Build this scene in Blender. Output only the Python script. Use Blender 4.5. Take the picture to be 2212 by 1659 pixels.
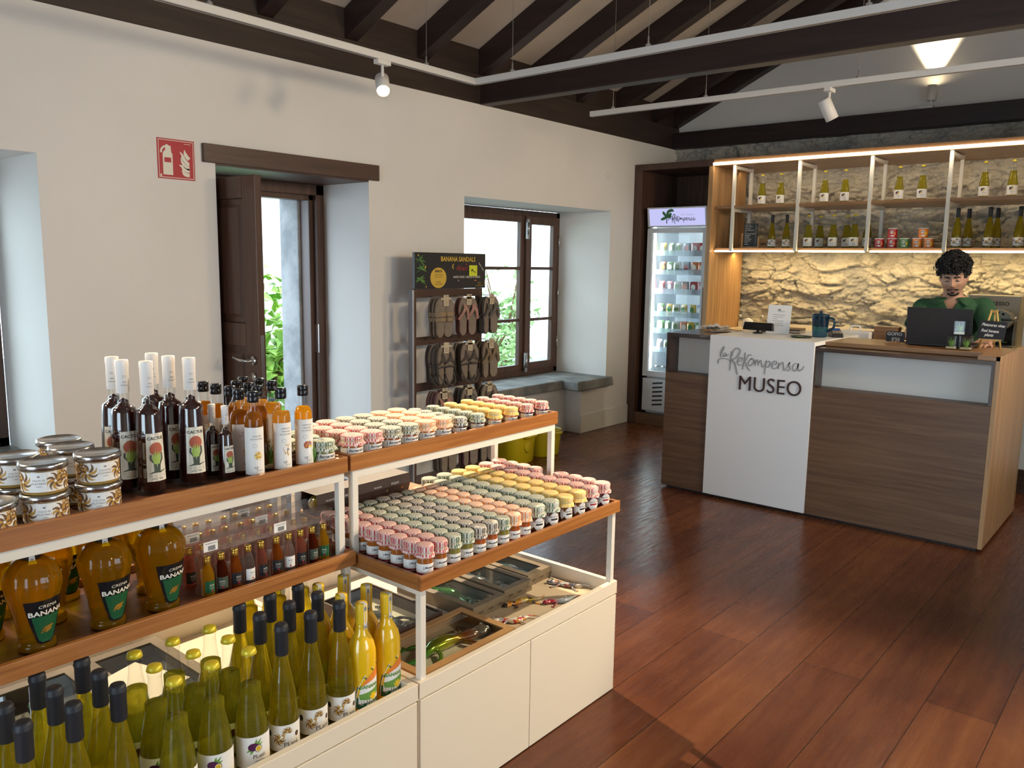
import bpy, bmesh, math, random
from math import sin, cos, pi, radians
from mathutils import Vector, Matrix, noise
random.seed(7)
for o in list(bpy.data.objects): bpy.data.objects.remove(o, do_unlink=True)
SC = bpy.context.scene
COL = SC.collection

# ------------------------------------------------------------ camera
cam = bpy.data.cameras.new('camera'); cam.sensor_width = 36.0; cam.lens = 28.80; cam.clip_start = 0.05
camo = bpy.data.objects.new('camera', cam); COL.objects.link(camo)
_r, _u, _f = (Vector(v) for v in ((0.76574988, 0.64296517, 0.01493021), (-0.10543498, 0.10260132, 0.98911902), (-0.63443722, 0.75899194, -0.14635797)))
camo.matrix_world = Matrix(((_r.x, _u.x, -_f.x, 0), (_r.y, _u.y, -_f.y, 0), (_r.z, _u.z, -_f.z, 1.55), (0, 0, 0, 1)))
SC.camera = camo
# ------------------------------------------------------------ exposure
SC.view_settings.view_transform = 'Standard'; SC.view_settings.look = 'None'
SC.view_settings.gamma = 1.0; SC.view_settings.exposure = 0.0; SC.view_settings.use_curve_mapping = False
SC.cycles.use_denoising = True
SC.cycles.max_bounces = 12; SC.cycles.transparent_max_bounces = 24; SC.cycles.transmission_bounces = 10
SC.cycles.sample_clamp_indirect = 6.0
# ------------------------------------------------------------ sky
W = bpy.data.worlds.new('sky'); SC.world = W; W.use_nodes = True
_n = W.node_tree.nodes; _b = _n['Background']
_b.inputs[0].default_value = (0.68, 0.85, 1.0, 1); _b.inputs[1].default_value = 6.6

def lamp(name, kind, loc, energy, color=(1, 1, 1), aim=None, **kw):
    d = bpy.data.lights.new(name, kind); d.energy = energy; d.color = color
    for k, v in kw.items(): setattr(d, k, v)
    o = bpy.data.objects.new(name, d); COL.objects.link(o); o.location = loc
    if aim is not None:
        o.rotation_euler = (Vector(aim) - Vector(loc)).to_track_quat('-Z', 'Y').to_euler()
    return o
WARM = (1.0, 0.80, 0.55); WARM2 = (1.0, 0.72, 0.42); DAY = (0.80, 0.90, 1.0)
# daylight entering at each opening of the room (the door, the window, the window nearer the camera, and the openings of the unseen walls)
def daylight(name, loc, aim, sx, sy, e, col=DAY):
    return lamp(name, 'AREA', loc, e, col, aim, shape='RECTANGLE', size=sx, size_y=sy)
for n_, l_, a_, sx_, sy_ in (('door_opening', (-5.0, 3.07, 1.05), (-3, 3.07, 1.05), 1.1, 2.1), ('window_opening', (-4.95, 5.53, 1.25), (-3, 5.53, 1.25), 1.95, 1.55),
        ('near_window_opening', (-4.95, .62, 1.25), (-3, .62, 1.25), 1.95, 1.55), ('shop_front_opening', (-.7, -3.4, 1.3), (-.7, 0, 1.3), 2.4, 2.6), ('far_windows_opening', (3.5, 2.0, 1.5), (0, 2.0, 1.5), 2.0, 2.0)):
    daylight(n_, l_, a_, sx_, sy_, 1).data.cycles.is_portal = True
# ------------------------------------------------------------ node materials
def mat(name, col=(.5, .5, .5), rough=.5, metal=0, **kw):
    m = bpy.data.materials.new(name); m.use_nodes = True
    p = m.node_tree.nodes['Principled BSDF']
    p.inputs['Base Color'].default_value = (*col, 1); p.inputs['Roughness'].default_value = rough; p.inputs['Metallic'].default_value = metal
    for k, v in kw.items():
        i = p.inputs[k.replace('_', ' ')]
        i.default_value = (*v, 1) if isinstance(v, tuple) and len(v) == 3 else v
    return m
def nd(m, t, **kw):
    n = m.node_tree.nodes.new(t)
    for k, v in kw.items():
        if k.startswith('i_'):
            k = k[2:]; k = int(k) if k.isdigit() else k.replace('_', ' ')
            n.inputs[k].default_value = v
        else: setattr(n, k, v)
    return n
def lk(m, a, b): m.node_tree.links.new(a, b)
def P(m): return m.node_tree.nodes['Principled BSDF']
def coord(m, scale=(1, 1, 1), kind='Object', rot=(0, 0, 0)):
    t = nd(m, 'ShaderNodeTexCoord'); mp = nd(m, 'ShaderNodeMapping'); lk(m, t.outputs[kind], mp.inputs[0])
    mp.inputs['Scale'].default_value = scale; mp.inputs['Rotation'].default_value = rot
    return mp.outputs[0]
def ramp(m, src, stops):
    r = nd(m, 'ShaderNodeValToRGB'); lk(m, src, r.inputs[0]); e = r.color_ramp.elements
    while len(e) < len(stops): e.new(0.5)
    for el, (p, c) in zip(e, stops): el.position = p; el.color = (*c, 1) if len(c) == 3 else c
    return r.outputs[0]
def bump(m, src, strength=.3, dist=.01, inp=None):
    b = nd(m, 'ShaderNodeBump', i_Strength=strength, i_Distance=dist); lk(m, src, b.inputs['Height'])
    if inp is not None: lk(m, inp, b.inputs['Normal'])
    lk(m, b.outputs[0], P(m).inputs['Normal']); return b.outputs[0]
def noisy(m, v, scale=5, detail=4, rough=.55, dist=0):
    n = nd(m, 'ShaderNodeTexNoise', i_Scale=scale, i_Detail=detail, i_Roughness=rough, i_Distortion=dist); lk(m, v, n.inputs['Vector']); return n.outputs['Fac']

def wood(name, c0, c1, c2, grain=(1.2, 22, 22), rough=.4, axis=None, coat=0, bmp=.08):
    m = mat(name, c1, rough)
    v = coord(m, grain)
    f = noisy(m, v, 1.6, 6, .62, .5)
    lk(m, ramp(m, f, [(.30, c0), (.5, c1), (.72, c2)]), P(m).inputs['Base Color'])
    P(m).inputs['Coat Weight'].default_value = coat
    bump(m, f, bmp, .004); return m
def speck(name, c0, c1, scale=4, rough=.8, b=.15, bscale=60):
    m = mat(name, c0, rough); v = coord(m)
    lk(m, ramp(m, noisy(m, v, scale, 5), [(.35, c0), (.65, c1)]), P(m).inputs['Base Color'])
    bump(m, noisy(m, v, bscale, 3), b, .003); return m
M = {}
M['plaster'] = speck('plaster', (.73, .69, .635), (.77, .73, .675), 1.2, .9, .12, 14)
M['plaster_skirt'] = speck('plaster_skirt', (.72, .69, .62), (.76, .73, .66), 1.5, .7, .06, 20)
M['darkwood'] = wood('darkwood', (.018, .009, .006), (.030, .016, .010), (.045, .025, .016), (14, 1.0, 14), .55)
M['darkwood_x'] = wood('darkwood_x', (.014, .006, .005), (.024, .011, .009), (.036, .017, .013), (1.0, 14, 14), .5)
M['brown_frame'] = wood('brown_frame', (.055, .026, .015), (.085, .042, .026), (.12, .06, .038), (20, 20, 1.2), .42)
M['brown_y'] = wood('brown_y', (.045, .022, .014), (.072, .036, .024), (.10, .052, .034), (20, 1.2, 20), .45)
M['door_wood'] = wood('door_wood', (.045, .018, .010), (.07, .030, .018), (.10, .045, .027), (24, 24, 1.0), .35, coat=.15)
M['walnut'] = wood('walnut', (.095, .045, .022), (.14, .072, .036), (.19, .105, .056), (1.1, 16, 26), .42)
M['walnut_dark'] = wood('walnut_dark', (.03, .015, .010), (.055, .03, .02), (.08, .045, .03), (1.0, 16, 22), .3, coat=.3)
M['oak_v'] = wood('oak_v', (.30, .16, .065), (.42, .235, .10), (.55, .33, .16), (18, 18, .8), .4)
M['oak_x'] = wood('oak_x', (.20, .10, .040), (.30, .155, .065), (.40, .22, .10), (1.0, 18, 24), .35, coat=.15)
M['teak_y'] = wood('teak_y', (.23, .075, .016), (.34, .125, .028), (.46, .19, .05), (26, 1.1, 34), .38, coat=.12)
M['teak_x'] = wood('teak_x', (.20, .065, .014), (.30, .11, .025), (.40, .165, .045), (1.1, 26, 34), .38, coat=.12)
M['tray_floor'] = wood('tray_floor', (.07, .024, .012), (.10, .036, .018), (.14, .05, .025), (20, 1.2, 20), .4)
M['cream'] = mat('cream', (.78, .68, .53), .45)
M['white_metal'] = mat('white_metal', (.76, .70, .60), .4)
M['white_paint'] = mat('white_paint', (.87, .86, .85), .45)
M['track_white'] = mat('track_white', (.70, .66, .60), .45)
M['grey_metal'] = mat('grey_metal', (.52, .50, .48), .38, .6)
M['chrome'] = mat('chrome', (.72, .71, .70), .16, 1)
M['steel'] = mat('steel', (.55, .54, .52), .3, 1)
M['black'] = mat('black', (.012, .012, .014), .4)
M['black_gloss'] = mat('black_gloss', (.010, .010, .012), .12)
M['black_rubber'] = mat('black_rubber', (.014, .015, .02), .55)
M['white_label'] = mat('white_label', (.82, .79, .74), .55)
M['cream_label'] = mat('cream_label', (.78, .72, .60), .6)
M['ink'] = mat('ink', (.03, .025, .03), .6)
M['grey_ink'] = mat('grey_ink', (.22, .21, .21), .6)
M['gold'] = mat('gold', (.75, .50, .10), .28, .9)
M['red'] = mat('red', (.42, .012, .022), .5)
M['green'] = mat('green', (.03, .16, .04), .5)
M['yellow'] = mat('yellow', (.85, .55, .02), .4)
M['orange'] = mat('orange', (.80, .22, .03), .5)
M['purple'] = mat('purple', (.08, .008, .06), .45)
M['banana'] = mat('banana', (.50, .27, .04), .5)
M['banana_dark'] = mat('banana_dark', (.16, .075, .022), .55)
M['leafgreen'] = mat('leafgreen', (.14, .30, .05), .5)
M['wire'] = mat('wire', (.25, .23, .21), .4, .5)
M['stone'] = speck('stone', (.13, .13, .12), (.26, .25, .23), 6, .75, .5, 40)
M['linen'] = None

def emit(name, col, s):
    m = bpy.data.materials.new(name); m.use_nodes = True; t = m.node_tree
    t.nodes.remove(t.nodes['Principled BSDF']); e = t.nodes.new('ShaderNodeEmission')
    e.inputs[0].default_value = (*col, 1); e.inputs[1].default_value = s
    t.links.new(e.outputs[0], t.nodes['Material Output'].inputs[0]); return m
M['led'] = emit('led', (1.0, .86, .66), 9)
M['led_low'] = emit('led_low', (1.0, .80, .45), 11)
M['bulb'] = emit('bulb', (1.0, .80, .50), 60)
def linen():
    m = mat('linen', (.60, .59, .55), .85); a = coord(m, (1, 1, 1))
    w1 = nd(m, 'ShaderNodeTexWave', bands_direction='X', i_Scale=160, i_Distortion=2.5); lk(m, a, w1.inputs[0])
    w2 = nd(m, 'ShaderNodeTexWave', bands_direction='Z', i_Scale=160, i_Distortion=2.5); lk(m, a, w2.inputs[0])
    ad = nd(m, 'ShaderNodeMath', operation='ADD'); lk(m, w1.outputs['Fac'], ad.inputs[0]); lk(m, w2.outputs['Fac'], ad.inputs[1])
    md = nd(m, 'ShaderNodeMath', operation='MULTIPLY', i_1=.5); lk(m, ad.outputs[0], md.inputs[0])
    lk(m, ramp(m, md.outputs[0], [(.2, (.62, .61, .57)), (.8, (.77, .76, .72))]), P(m).inputs['Base Color'])
    bump(m, md.outputs[0], .2, .002); return m
M['linen'] = linen()
def glassy(name, tint=(1, 1, 1), gloss=.02, edge=.55, body=None, body_fac=0.0):
    """thin clear glass: tinted transparency, fresnel reflection, darker towards its silhouette"""
    m = bpy.data.materials.new(name); m.use_nodes = True; t = m.node_tree; t.nodes.remove(t.nodes['Principled BSDF'])
    tr = nd(m, 'ShaderNodeBsdfTransparent'); lw = nd(m, 'ShaderNodeLayerWeight', i_Blend=.35)
    c = ramp(m, lw.outputs['Facing'], [(.0, tint), (.72, tuple(.92 * x for x in tint)), (1.0, tuple(edge * x for x in tint))]); lk(m, c, tr.inputs[0])
    gl = nd(m, 'ShaderNodeBsdfGlossy', i_Roughness=gloss); fr = nd(m, 'ShaderNodeFresnel', i_IOR=1.45)
    src = tr.outputs[0]
    if body:
        bd = nd(m, 'ShaderNodeBsdfTranslucent'); bd.inputs[0].default_value = (*body, 1); bf = nd(m, 'ShaderNodeBsdfDiffuse'); bf.inputs[0].default_value = (*body, 1)
        m1 = nd(m, 'ShaderNodeMixShader', i_0=.5); lk(m, bd.outputs[0], m1.inputs[1]); lk(m, bf.outputs[0], m1.inputs[2])
        m2 = nd(m, 'ShaderNodeMixShader', i_0=body_fac); lk(m, src, m2.inputs[1]); lk(m, m1.outputs[0], m2.inputs[2]); src = m2.outputs[0]
    gm = nd(m, 'ShaderNodeNewGeometry'); om = nd(m, 'ShaderNodeMath', operation='SUBTRACT', i_0=1.0); lk(m, gm.outputs['Backfacing'], om.inputs[1])
    ff = nd(m, 'ShaderNodeMath', operation='MULTIPLY'); lk(m, om.outputs[0], ff.inputs[0]); lk(m, fr.outputs[0], ff.inputs[1])   # one reflection per sheet
    mx = nd(m, 'ShaderNodeMixShader'); lk(m, ff.outputs[0], mx.inputs[0]); lk(m, src, mx.inputs[1]); lk(m, gl.outputs[0], mx.inputs[2])
    lk(m, mx.outputs[0], t.nodes['Material Output'].inputs[0]); return m
M['glass'] = glassy('glass', (.97, .98, .97))
M['pane'] = glassy('pane', (.96, .98, .97), 0, .9)

# ------------------------------------------------------------ mesh building
class MB:
    def __init__(s): s.v = []; s.f = []; s.m = []; s.sm = []
    def add(s, vs, fs, mi=0, smooth=False):
        b = len(s.v); s.v += [tuple(p) for p in vs]; s.f += [tuple(b + i for i in f) for f in fs]
        s.m += [mi] * len(fs); s.sm += [smooth] * len(fs); return s
    def box(s, a, b, mi=0):
        (x0, y0, z0), (x1, y1, z1) = a, b
        x0, x1 = min(x0, x1), max(x0, x1); y0, y1 = min(y0, y1), max(y0, y1); z0, z1 = min(z0, z1), max(z0, z1)
        return s.add([(x0, y0, z0), (x1, y0, z0), (x1, y1, z0), (x0, y1, z0), (x0, y0, z1), (x1, y0, z1), (x1, y1, z1), (x0, y1, z1)],
                     [(0, 3, 2, 1), (4, 5, 6, 7), (0, 1, 5, 4), (1, 2, 6, 5), (2, 3, 7, 6), (3, 0, 4, 7)], mi)
    def tbox(s, a, b, T, mi=0):
        n = len(s.v); s.box(a, b, mi)
        s.v[n:] = [tuple(T @ Vector(p)) for p in s.v[n:]]; return s
    def hexa(s, bot, top, mi=0):
        return s.add(list(bot) + list(top), [(3, 2, 1, 0), (4, 5, 6, 7), (0, 1, 5, 4), (1, 2, 6, 5), (2, 3, 7, 6), (3, 0, 4, 7)], mi)
    def tube(s, pts, r, n=8, mi=0, caps=True, smooth=True):
        pts = [Vector(p) for p in pts]; rs = r if isinstance(r, (list, tuple)) else [r] * len(pts); vs = []; up = None
        for i, p in enumerate(pts):
            d = (pts[min(i + 1, len(pts) - 1)] - pts[max(i - 1, 0)])
            d = d.normalized() if d.length > 1e-9 else Vector((0, 0, 1))
            if up is None: up = Vector((0, 0, 1)) if abs(d.z) < .9 else Vector((1, 0, 0))
            a = up - d * up.dot(d); a = a.normalized() if a.length > 1e-6 else d.orthogonal().normalized(); up = a; b = d.cross(a)
            for k in range(n): t = 2 * pi * k / n; vs.append(p + (a * cos(t) + b * sin(t)) * rs[i])
        fs = [(i * n + k, i * n + (k + 1) % n, (i + 1) * n + (k + 1) % n, (i + 1) * n + k) for i in range(len(pts) - 1) for k in range(n)]
        if caps: fs += [tuple(range(n - 1, -1, -1)), tuple(range((len(pts) - 1) * n, len(pts) * n))]
        return s.add(vs, fs, mi, smooth)
    def lathe(s, prof, n=24, mi=0, c=(0, 0, 0), smooth=True, rf=None, arc=None):
        """prof: (r, z[, material]) pairs from bottom to top"""
        a0, a1 = arc or (0, 2 * pi); full = arc is None; cols = n if full else n + 1; vs = []
        for q in prof:
            for k in range(cols):
                t = a0 + (a1 - a0) * k / n; r = q[0] * (rf(t, q[1]) if rf else 1); vs.append((c[0] + r * cos(t), c[1] + r * sin(t), c[2] + q[1]))
        b = len(s.v); s.v += vs
        for i in range(len(prof) - 1):
            mm = prof[i][2] if len(prof[i]) > 2 else mi
            for k in range(n):
                k2 = (k + 1) % cols if full else k + 1
                s.f.append((b + i * cols + k, b + i * cols + k2, b + (i + 1) * cols + k2, b + (i + 1) * cols + k)); s.m.append(mm); s.sm.append(smooth)
        return s
    def sphere(s, c, r, nu=16, nv=10, mi=0, sc=(1, 1, 1)):
        vs = [(c[0] + r * sc[0] * sin(pi * j / nv) * cos(2 * pi * i / nu), c[1] + r * sc[1] * sin(pi * j / nv) * sin(2 * pi * i / nu), c[2] + r * sc[2] * cos(pi * j / nv)) for j in range(nv + 1) for i in range(nu)]
        fs = [(j * nu + i, (j + 1) * nu + i, (j + 1) * nu + (i + 1) % nu, j * nu + (i + 1) % nu) for j in range(nv) for i in range(nu)]
        return s.add(vs, fs, mi, True)
    def ribbon(s, pts, w, fn, mi=0):
        """tapered stroke in 2-D, placed in space by fn(u, v)"""
        n = len(pts); ws = w if isinstance(w, (list, tuple)) else [w] * n; vs = []
        for i, (u, v) in enumerate(pts):
            a = pts[max(i - 1, 0)]; b = pts[min(i + 1, n - 1)]; dx, dy = b[0] - a[0], b[1] - a[1]; l = math.hypot(dx, dy) or 1
            nx, ny = -dy / l * ws[i] / 2, dx / l * ws[i] / 2; vs += [fn(u + nx, v + ny), fn(u - nx, v - ny)]
        return s.add(vs, [(2 * i, 2 * i + 1, 2 * i + 3, 2 * i + 2) for i in range(n - 1)], mi)
    def poly(s, pts, fn, mi=0, k=None):
        """filled outline, cut into upright strips so that it hugs a curved surface"""
        u0, u1 = min(p[0] for p in pts), max(p[0] for p in pts); cuts = {u0, u1, *(p[0] for p in pts)}
        k = k or max(2, min(12, int((u1 - u0) / .004)))
        cuts |= {u0 + (u1 - u0) * i / k for i in range(k + 1)}; cuts = sorted(cuts); us = [cuts[0]]
        for c in cuts[1:]:
            if c - us[-1] > (u1 - u0) * .004: us.append(c)
        n = len(pts); vs = []
        def span(u):
            h = []
            for i in range(n):
                (a, b), (c, d) = pts[i], pts[(i + 1) % n]
                if min(a, c) - 1e-9 <= u <= max(a, c) + 1e-9: h += [b, d] if abs(c - a) < 1e-9 else [b + (d - b) * (u - a) / (c - a)]
            return (min(h), max(h)) if h else (pts[0][1], pts[0][1])
        e = (u1 - u0) * 1e-4
        for i, u in enumerate(us):
            lo, hi = span(u + (e if i == 0 else -e if i == len(us) - 1 else 0)); vs += [fn(u, lo), fn(u, hi)]
        return s.add(vs, [(2 * i, 2 * i + 2, 2 * i + 3, 2 * i + 1) for i in range(len(us) - 1)], mi)
    def ell(s, cu, cv, ru, rv, fn, mi=0, n=20, rot=0):
        return s.poly([(cu + ru * cos(t) * cos(rot) - rv * sin(t) * sin(rot), cv + ru * cos(t) * sin(rot) + rv * sin(t) * cos(rot)) for t in (2 * pi * k / n for k in range(n))], fn, mi)
    def rect(s, u0, v0, u1, v1, fn, mi=0, n=1):
        us = [u0 + (u1 - u0) * k / n for k in range(n + 1)]
        return s.add([fn(u, v) for u in us for v in (v0, v1)], [(2 * k, 2 * k + 2, 2 * k + 3, 2 * k + 1) for k in range(n)], mi)
    def text(s, body, size, fn, mi=0, at=(0, 0), shear=0, res=2, bold=0, align='CENTER', sx=1, spacing=1):
        vs, fs = glyphs(body, shear, res, bold / size if size else 0, align, spacing)
        return s.add([fn(at[0] + x * size * sx, at[1] + y * size) for x, y in vs], fs, mi)
    def build(s, name, mats, parent=None, loc=None, rz=0, bevel=0, recalc=False, seg=2):
        me = bpy.data.meshes.new(name); me.from_pydata(s.v, [], s.f)
        mats = mats if isinstance(mats, (list, tuple)) else [mats]
        for m in mats: me.materials.append(M[m] if isinstance(m, str) else m)
        for p, mi, sm in zip(me.polygons, s.m, s.sm): p.material_index = mi; p.use_smooth = sm
        if recalc or bevel:
            bm = bmesh.new(); bm.from_mesh(me)
            if recalc: bmesh.ops.remove_doubles(bm, verts=bm.verts, dist=1e-5); bmesh.ops.recalc_face_normals(bm, faces=bm.faces)
            if bevel:
                es = [e for e in bm.edges if len(e.link_faces) == 2 and e.calc_face_angle(0) > .6]
                bmesh.ops.bevel(bm, geom=es, offset=bevel, segments=seg, affect='EDGES', profile=.5, clamp_overlap=True)
            bm.to_mesh(me); bm.free()
        me.update()
        o = bpy.data.objects.new(name, me); COL.objects.link(o)
        if parent is not None: o.parent = parent
        if loc is not None: o.location = loc
        if rz: o.rotation_euler.z = rz
        return o
_gl = {}
def glyphs(body, shear=0, res=2, bold=0, align='CENTER', spacing=1):
    k = (body, shear, res, round(bold, 4), align, spacing)
    if k not in _gl:
        cu = bpy.data.curves.new('lettering', 'FONT'); cu.body = body; cu.size = 1; cu.shear = shear; cu.resolution_u = res; cu.align_x = align; cu.offset = bold; cu.space_character = spacing; cu.fill_mode = 'FRONT'
        o = bpy.data.objects.new('lettering', cu); me = bpy.data.meshes.new_from_object(o)
        _gl[k] = ([(v.co.x, v.co.y) for v in me.vertices], [tuple(p.vertices) for p in me.polygons])
        bpy.data.objects.remove(o); bpy.data.curves.remove(cu); bpy.data.meshes.remove(me)
    return _gl[k]
def cyl(r, a0=0, z=0, c=(0, 0)):
    return (lambda u, v: (c[0] + r * cos(a0 + u / r), c[1] + r * sin(a0 + u / r), z + v))
def planeX(x, y0, z0): return lambda u, v: (x, y0 + u, z0 + v)       # faces +x
def planeY(y, x0, z0): return lambda u, v: (x0 + u, y, z0 + v)       # faces -y
def flat(x0, y0, z, a=0): return lambda u, v: (x0 + u * cos(a) - v * sin(a), y0 + u * sin(a) + v * cos(a), z)
def smooth2(pts, n=6):
    """Catmull-Rom through points of any dimension"""
    out = []
    for i in range(len(pts) - 1):
        p0, p1, p2, p3 = pts[max(i - 1, 0)], pts[i], pts[i + 1], pts[min(i + 2, len(pts) - 1)]
        for k in range(n):
            t = k / n
            out.append(tuple(.5 * (2 * b + (c - a) * t + (2 * a - 5 * b + 4 * c - d) * t * t + (3 * b - a - 3 * c + d) * t ** 3) for a, b, c, d in zip(p0, p1, p2, p3)))
    out.append(tuple(pts[-1])); return out

def tag(o, label=None, cat=None, group=None, kind=None):
    for k, v in (('label', label), ('category', cat), ('group', group), ('kind', kind)):
        if v: o[k] = v
    return o
def thing(name, label, cat, loc=(0, 0, 0), rz=0, group=None):
    o = bpy.data.objects.new(name, None); COL.objects.link(o); o.location = loc; o.rotation_euler.z = rz; o.empty_display_size = .05
    return tag(o, label, cat, group)
def dup(root, loc, rz=None, label=None, group=None, scale=None):
    def cp(o, par):
        c = o.copy(); COL.objects.link(c)
        if par is not None: c.parent = par
        for ch in KIDS(o): cp(ch, c)
        return c
    r = cp(root, None); r.location = loc
    if rz is not None: r.rotation_euler.z = rz
    if label: r['label'] = label
    if group: r['group'] = group
    if scale: r.scale = scale
    return r
_kid = {}
def KIDS(o):
    if o.name not in _kid: _kid[o.name] = list(o.children)
    return _kid[o.name]
ORD = 'first second third fourth fifth sixth seventh eighth ninth tenth eleventh twelfth'.split()
def struct(o): o['kind'] = 'structure'; return o
class Kit:
    """one of a kind is built once; every further one is a copy of it and of its parts"""
    def __init__(s, make): s.make = make; s.first = None
    def put(s, loc, rz, label, group=None, scale=None):
        if s.first is None: s.first = s.make(); o = s.first; o.location = loc; o.rotation_euler.z = rz; tag(o, label, None, group); KIDS(o); o.scale = scale or (1, 1, 1); [KIDS(c) for c in o.children]
        else: o = dup(s.first, loc, rz, label, group, scale)
        return o
# ============================================================ THE ROOM
XW, YB, XR, YF = -4.28, 7.72, 3.1, -3.0
def floor_mat():
    m = mat('floor_boards', (.16, .05, .02), .25)
    t = nd(m, 'ShaderNodeTexCoord'); s = nd(m, 'ShaderNodeSeparateXYZ'); lk(m, t.outputs['Object'], s.inputs[0])
    ax = nd(m, 'ShaderNodeMath', operation='ADD', i_1=1.29 + 22.5); lk(m, s.outputs[0], ax.inputs[0])
    c = nd(m, 'ShaderNodeCombineXYZ'); lk(m, s.outputs[1], c.inputs[0]); lk(m, ax.outputs[0], c.inputs[1])
    b = nd(m, 'ShaderNodeTexBrick', offset=.37, offset_frequency=2)
    for k, v in (('Scale', 1), ('Brick Width', 3.1), ('Row Height', .225), ('Mortar Size', .0014), ('Mortar Smooth', .1), ('Bias', 0.0)): b.inputs[k].default_value = v
    b.inputs['Color1'].default_value = (.10, .10, .10, 1); b.inputs['Color2'].default_value = (.9, .9, .9, 1); b.inputs['Mortar'].default_value = (.5, .5, .5, 1)
    lk(m, c.outputs[0], b.inputs['Vector'])
    g = noisy(m, coord(m, (13, .9, 13)), 1.5, 6, .62, .6); g2 = noisy(m, coord(m), 2.3, 4)
    a1 = nd(m, 'ShaderNodeMath', operation='MULTIPLY_ADD', i_1=.30, i_2=.0); lk(m, b.outputs['Color'], a1.inputs[0])
    a2 = nd(m, 'ShaderNodeMath', operation='MULTIPLY_ADD', i_1=.50); lk(m, g, a2.inputs[0]); lk(m, a1.outputs[0], a2.inputs[2])
    a3 = nd(m, 'ShaderNodeMath', operation='MULTIPLY_ADD', i_1=.35); lk(m, g2, a3.inputs[0]); lk(m, a2.outputs[0], a3.inputs[2])
    col = ramp(m, a3.outputs[0], [(.30, (.042, .013, .008)), (.50, (.095, .029, .013)), (.68, (.15, .050, .019)), (.85, (.215, .082, .030))])
    mx = nd(m, 'ShaderNodeMix', data_type='RGBA'); lk(m, b.outputs['Fac'], mx.inputs[0]); lk(m, col, mx.inputs[6]); mx.inputs[7].default_value = (.012, .005, .003, 1)
    lk(m, mx.outputs[2], P(m).inputs['Base Color'])
    sc = noisy(m, coord(m, (30, 3, 1)), 2, 3)
    lk(m, ramp(m, sc, [(.3, (.20,) * 3), (.7, (.34,) * 3)]), P(m).inputs['Roughness'])
    h = nd(m, 'ShaderNodeMath', operation='SUBTRACT'); lk(m, g, h.inputs[0]); lk(m, b.outputs['Fac'], h.inputs[1])
    bump(m, h.outputs[0], .06, .003); P(m).inputs['Specular IOR Level'].default_value = .25; return m
M['floor'] = floor_mat()
struct(MB().box((-4.72, YF, -.12), (XR, YB, 0)).build('floor', 'floor'))
# wall with the door and the two windows (0.6 m of masonry)
WX = -4.90
w = MB()
def seg(y0, y1, z0, z1, x1=XW, x0=WX): w.box((x0, y0, z0), (x1, y1, z1))
ZT = 2.715
seg(YF, -.35, 0, ZT); seg(-.35, 1.60, 2.03, ZT); seg(-.35, 1.60, 0, .46); seg(1.60, 2.52, 0, ZT)
seg(2.52, 3.62, 2.16, ZT); seg(3.62, 4.536, 0, ZT); seg(4.536, 6.51, 2.035, ZT)
seg(4.536, 4.94, 0, .41); seg(4.94, 6.11, 0, .41, -4.45); seg(6.11, 6.51, 0, .41); seg(6.51, YB, 0, ZT)
w.box((WX, YF, ZT), (XW - .03, YB, 3.1))
struct(w.build('wall_left', 'plaster'))
b = MB()
for y0, y1 in ((YF, 2.52), (3.62, 4.94), (6.11, 6.898)): b.box((XW, y0, 0), (XW + .018, y1, .177))
b.box((-4.45, 4.94, 0), (-4.432, 6.11, .177)); b.box((-4.45, 6.11, 0), (-4.26, 6.092, .177))
struct(b.build('baseboard_left', 'plaster_skirt', bevel=.004))
# stone window seat, stepping out over the pier
s = MB()
s.hexa([(-4.90, 4.536, .41), (-4.395, 4.536, .41), (-4.395, 6.0, .41), (-4.90, 6.0, .41)], [(-4.90, 4.536, .49), (-4.40, 4.536, .495), (-4.40, 6.0, .495), (-4.90, 6.0, .49)])
s.hexa([(-4.90, 6.0, .408), (-4.215, 5.975, .408), (-4.215, 6.56, .408), (-4.90, 6.52, .408)], [(-4.90, 6.0, .49), (-4.225, 5.985, .495), (-4.225, 6.55, .495), (-4.90, 6.51, .49)])
struct(s.build('trim_1', 'stone', bevel=.012))
struct(MB().box((WX, -.35, .46), (XW + .03, 1.60, .53)).build('trim_2', 'stone', bevel=.01))
# lintel board over the door
struct(MB().box((-4.80, 2.50, 2.062), (XW - .001, 3.64, 2.16)).box((XW, 2.44, 2.072), (XW + .025, 3.692, 2.172)).build('trim_3', 'brown_y', bevel=.003))
# wall plate and blocking under the roof
struct(MB().box((-4.62, YF, ZT), (XW + .006, YB, 2.925)).box((-4.62, YF, 2.925), (XW - .012, YB, 3.12)).build('trim_4', 'darkwood', bevel=.004))
# roof boards
SL = .466; XA = -.59
def zc(x): return 3.115 + SL * (x - XW) if x < XA else 3.115 + SL * (XA - XW) - SL * (x - XA)
M['roof_board'] = speck('roof_board', (.42, .36, .30), (.50, .43, .36), 2.2, .85, .12, 30)
r = MB()
for x0, x1 in ((-4.9, XA), (XA, XR + .3)):
    r.hexa([(x0, YF - .2, zc(x0)), (x1, YF - .2, zc(x1)), (x1, YB + .2, zc(x1)), (x0, YB + .2, zc(x0))], [(x0, YF - .2, zc(x0) + .08), (x1, YF - .2, zc(x1) + .08), (x1, YB + .2, zc(x1) + .08), (x0, YB + .2, zc(x0) + .08)])
for k in range(1, 4):                                                     # board joints along the slope
    x = XW + .95 * k; r.box((x - .003, YF, zc(x) - .002), (x + .003, YB, zc(x) + .01))
struct(r.build('ceiling', 'roof_board'))
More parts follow.
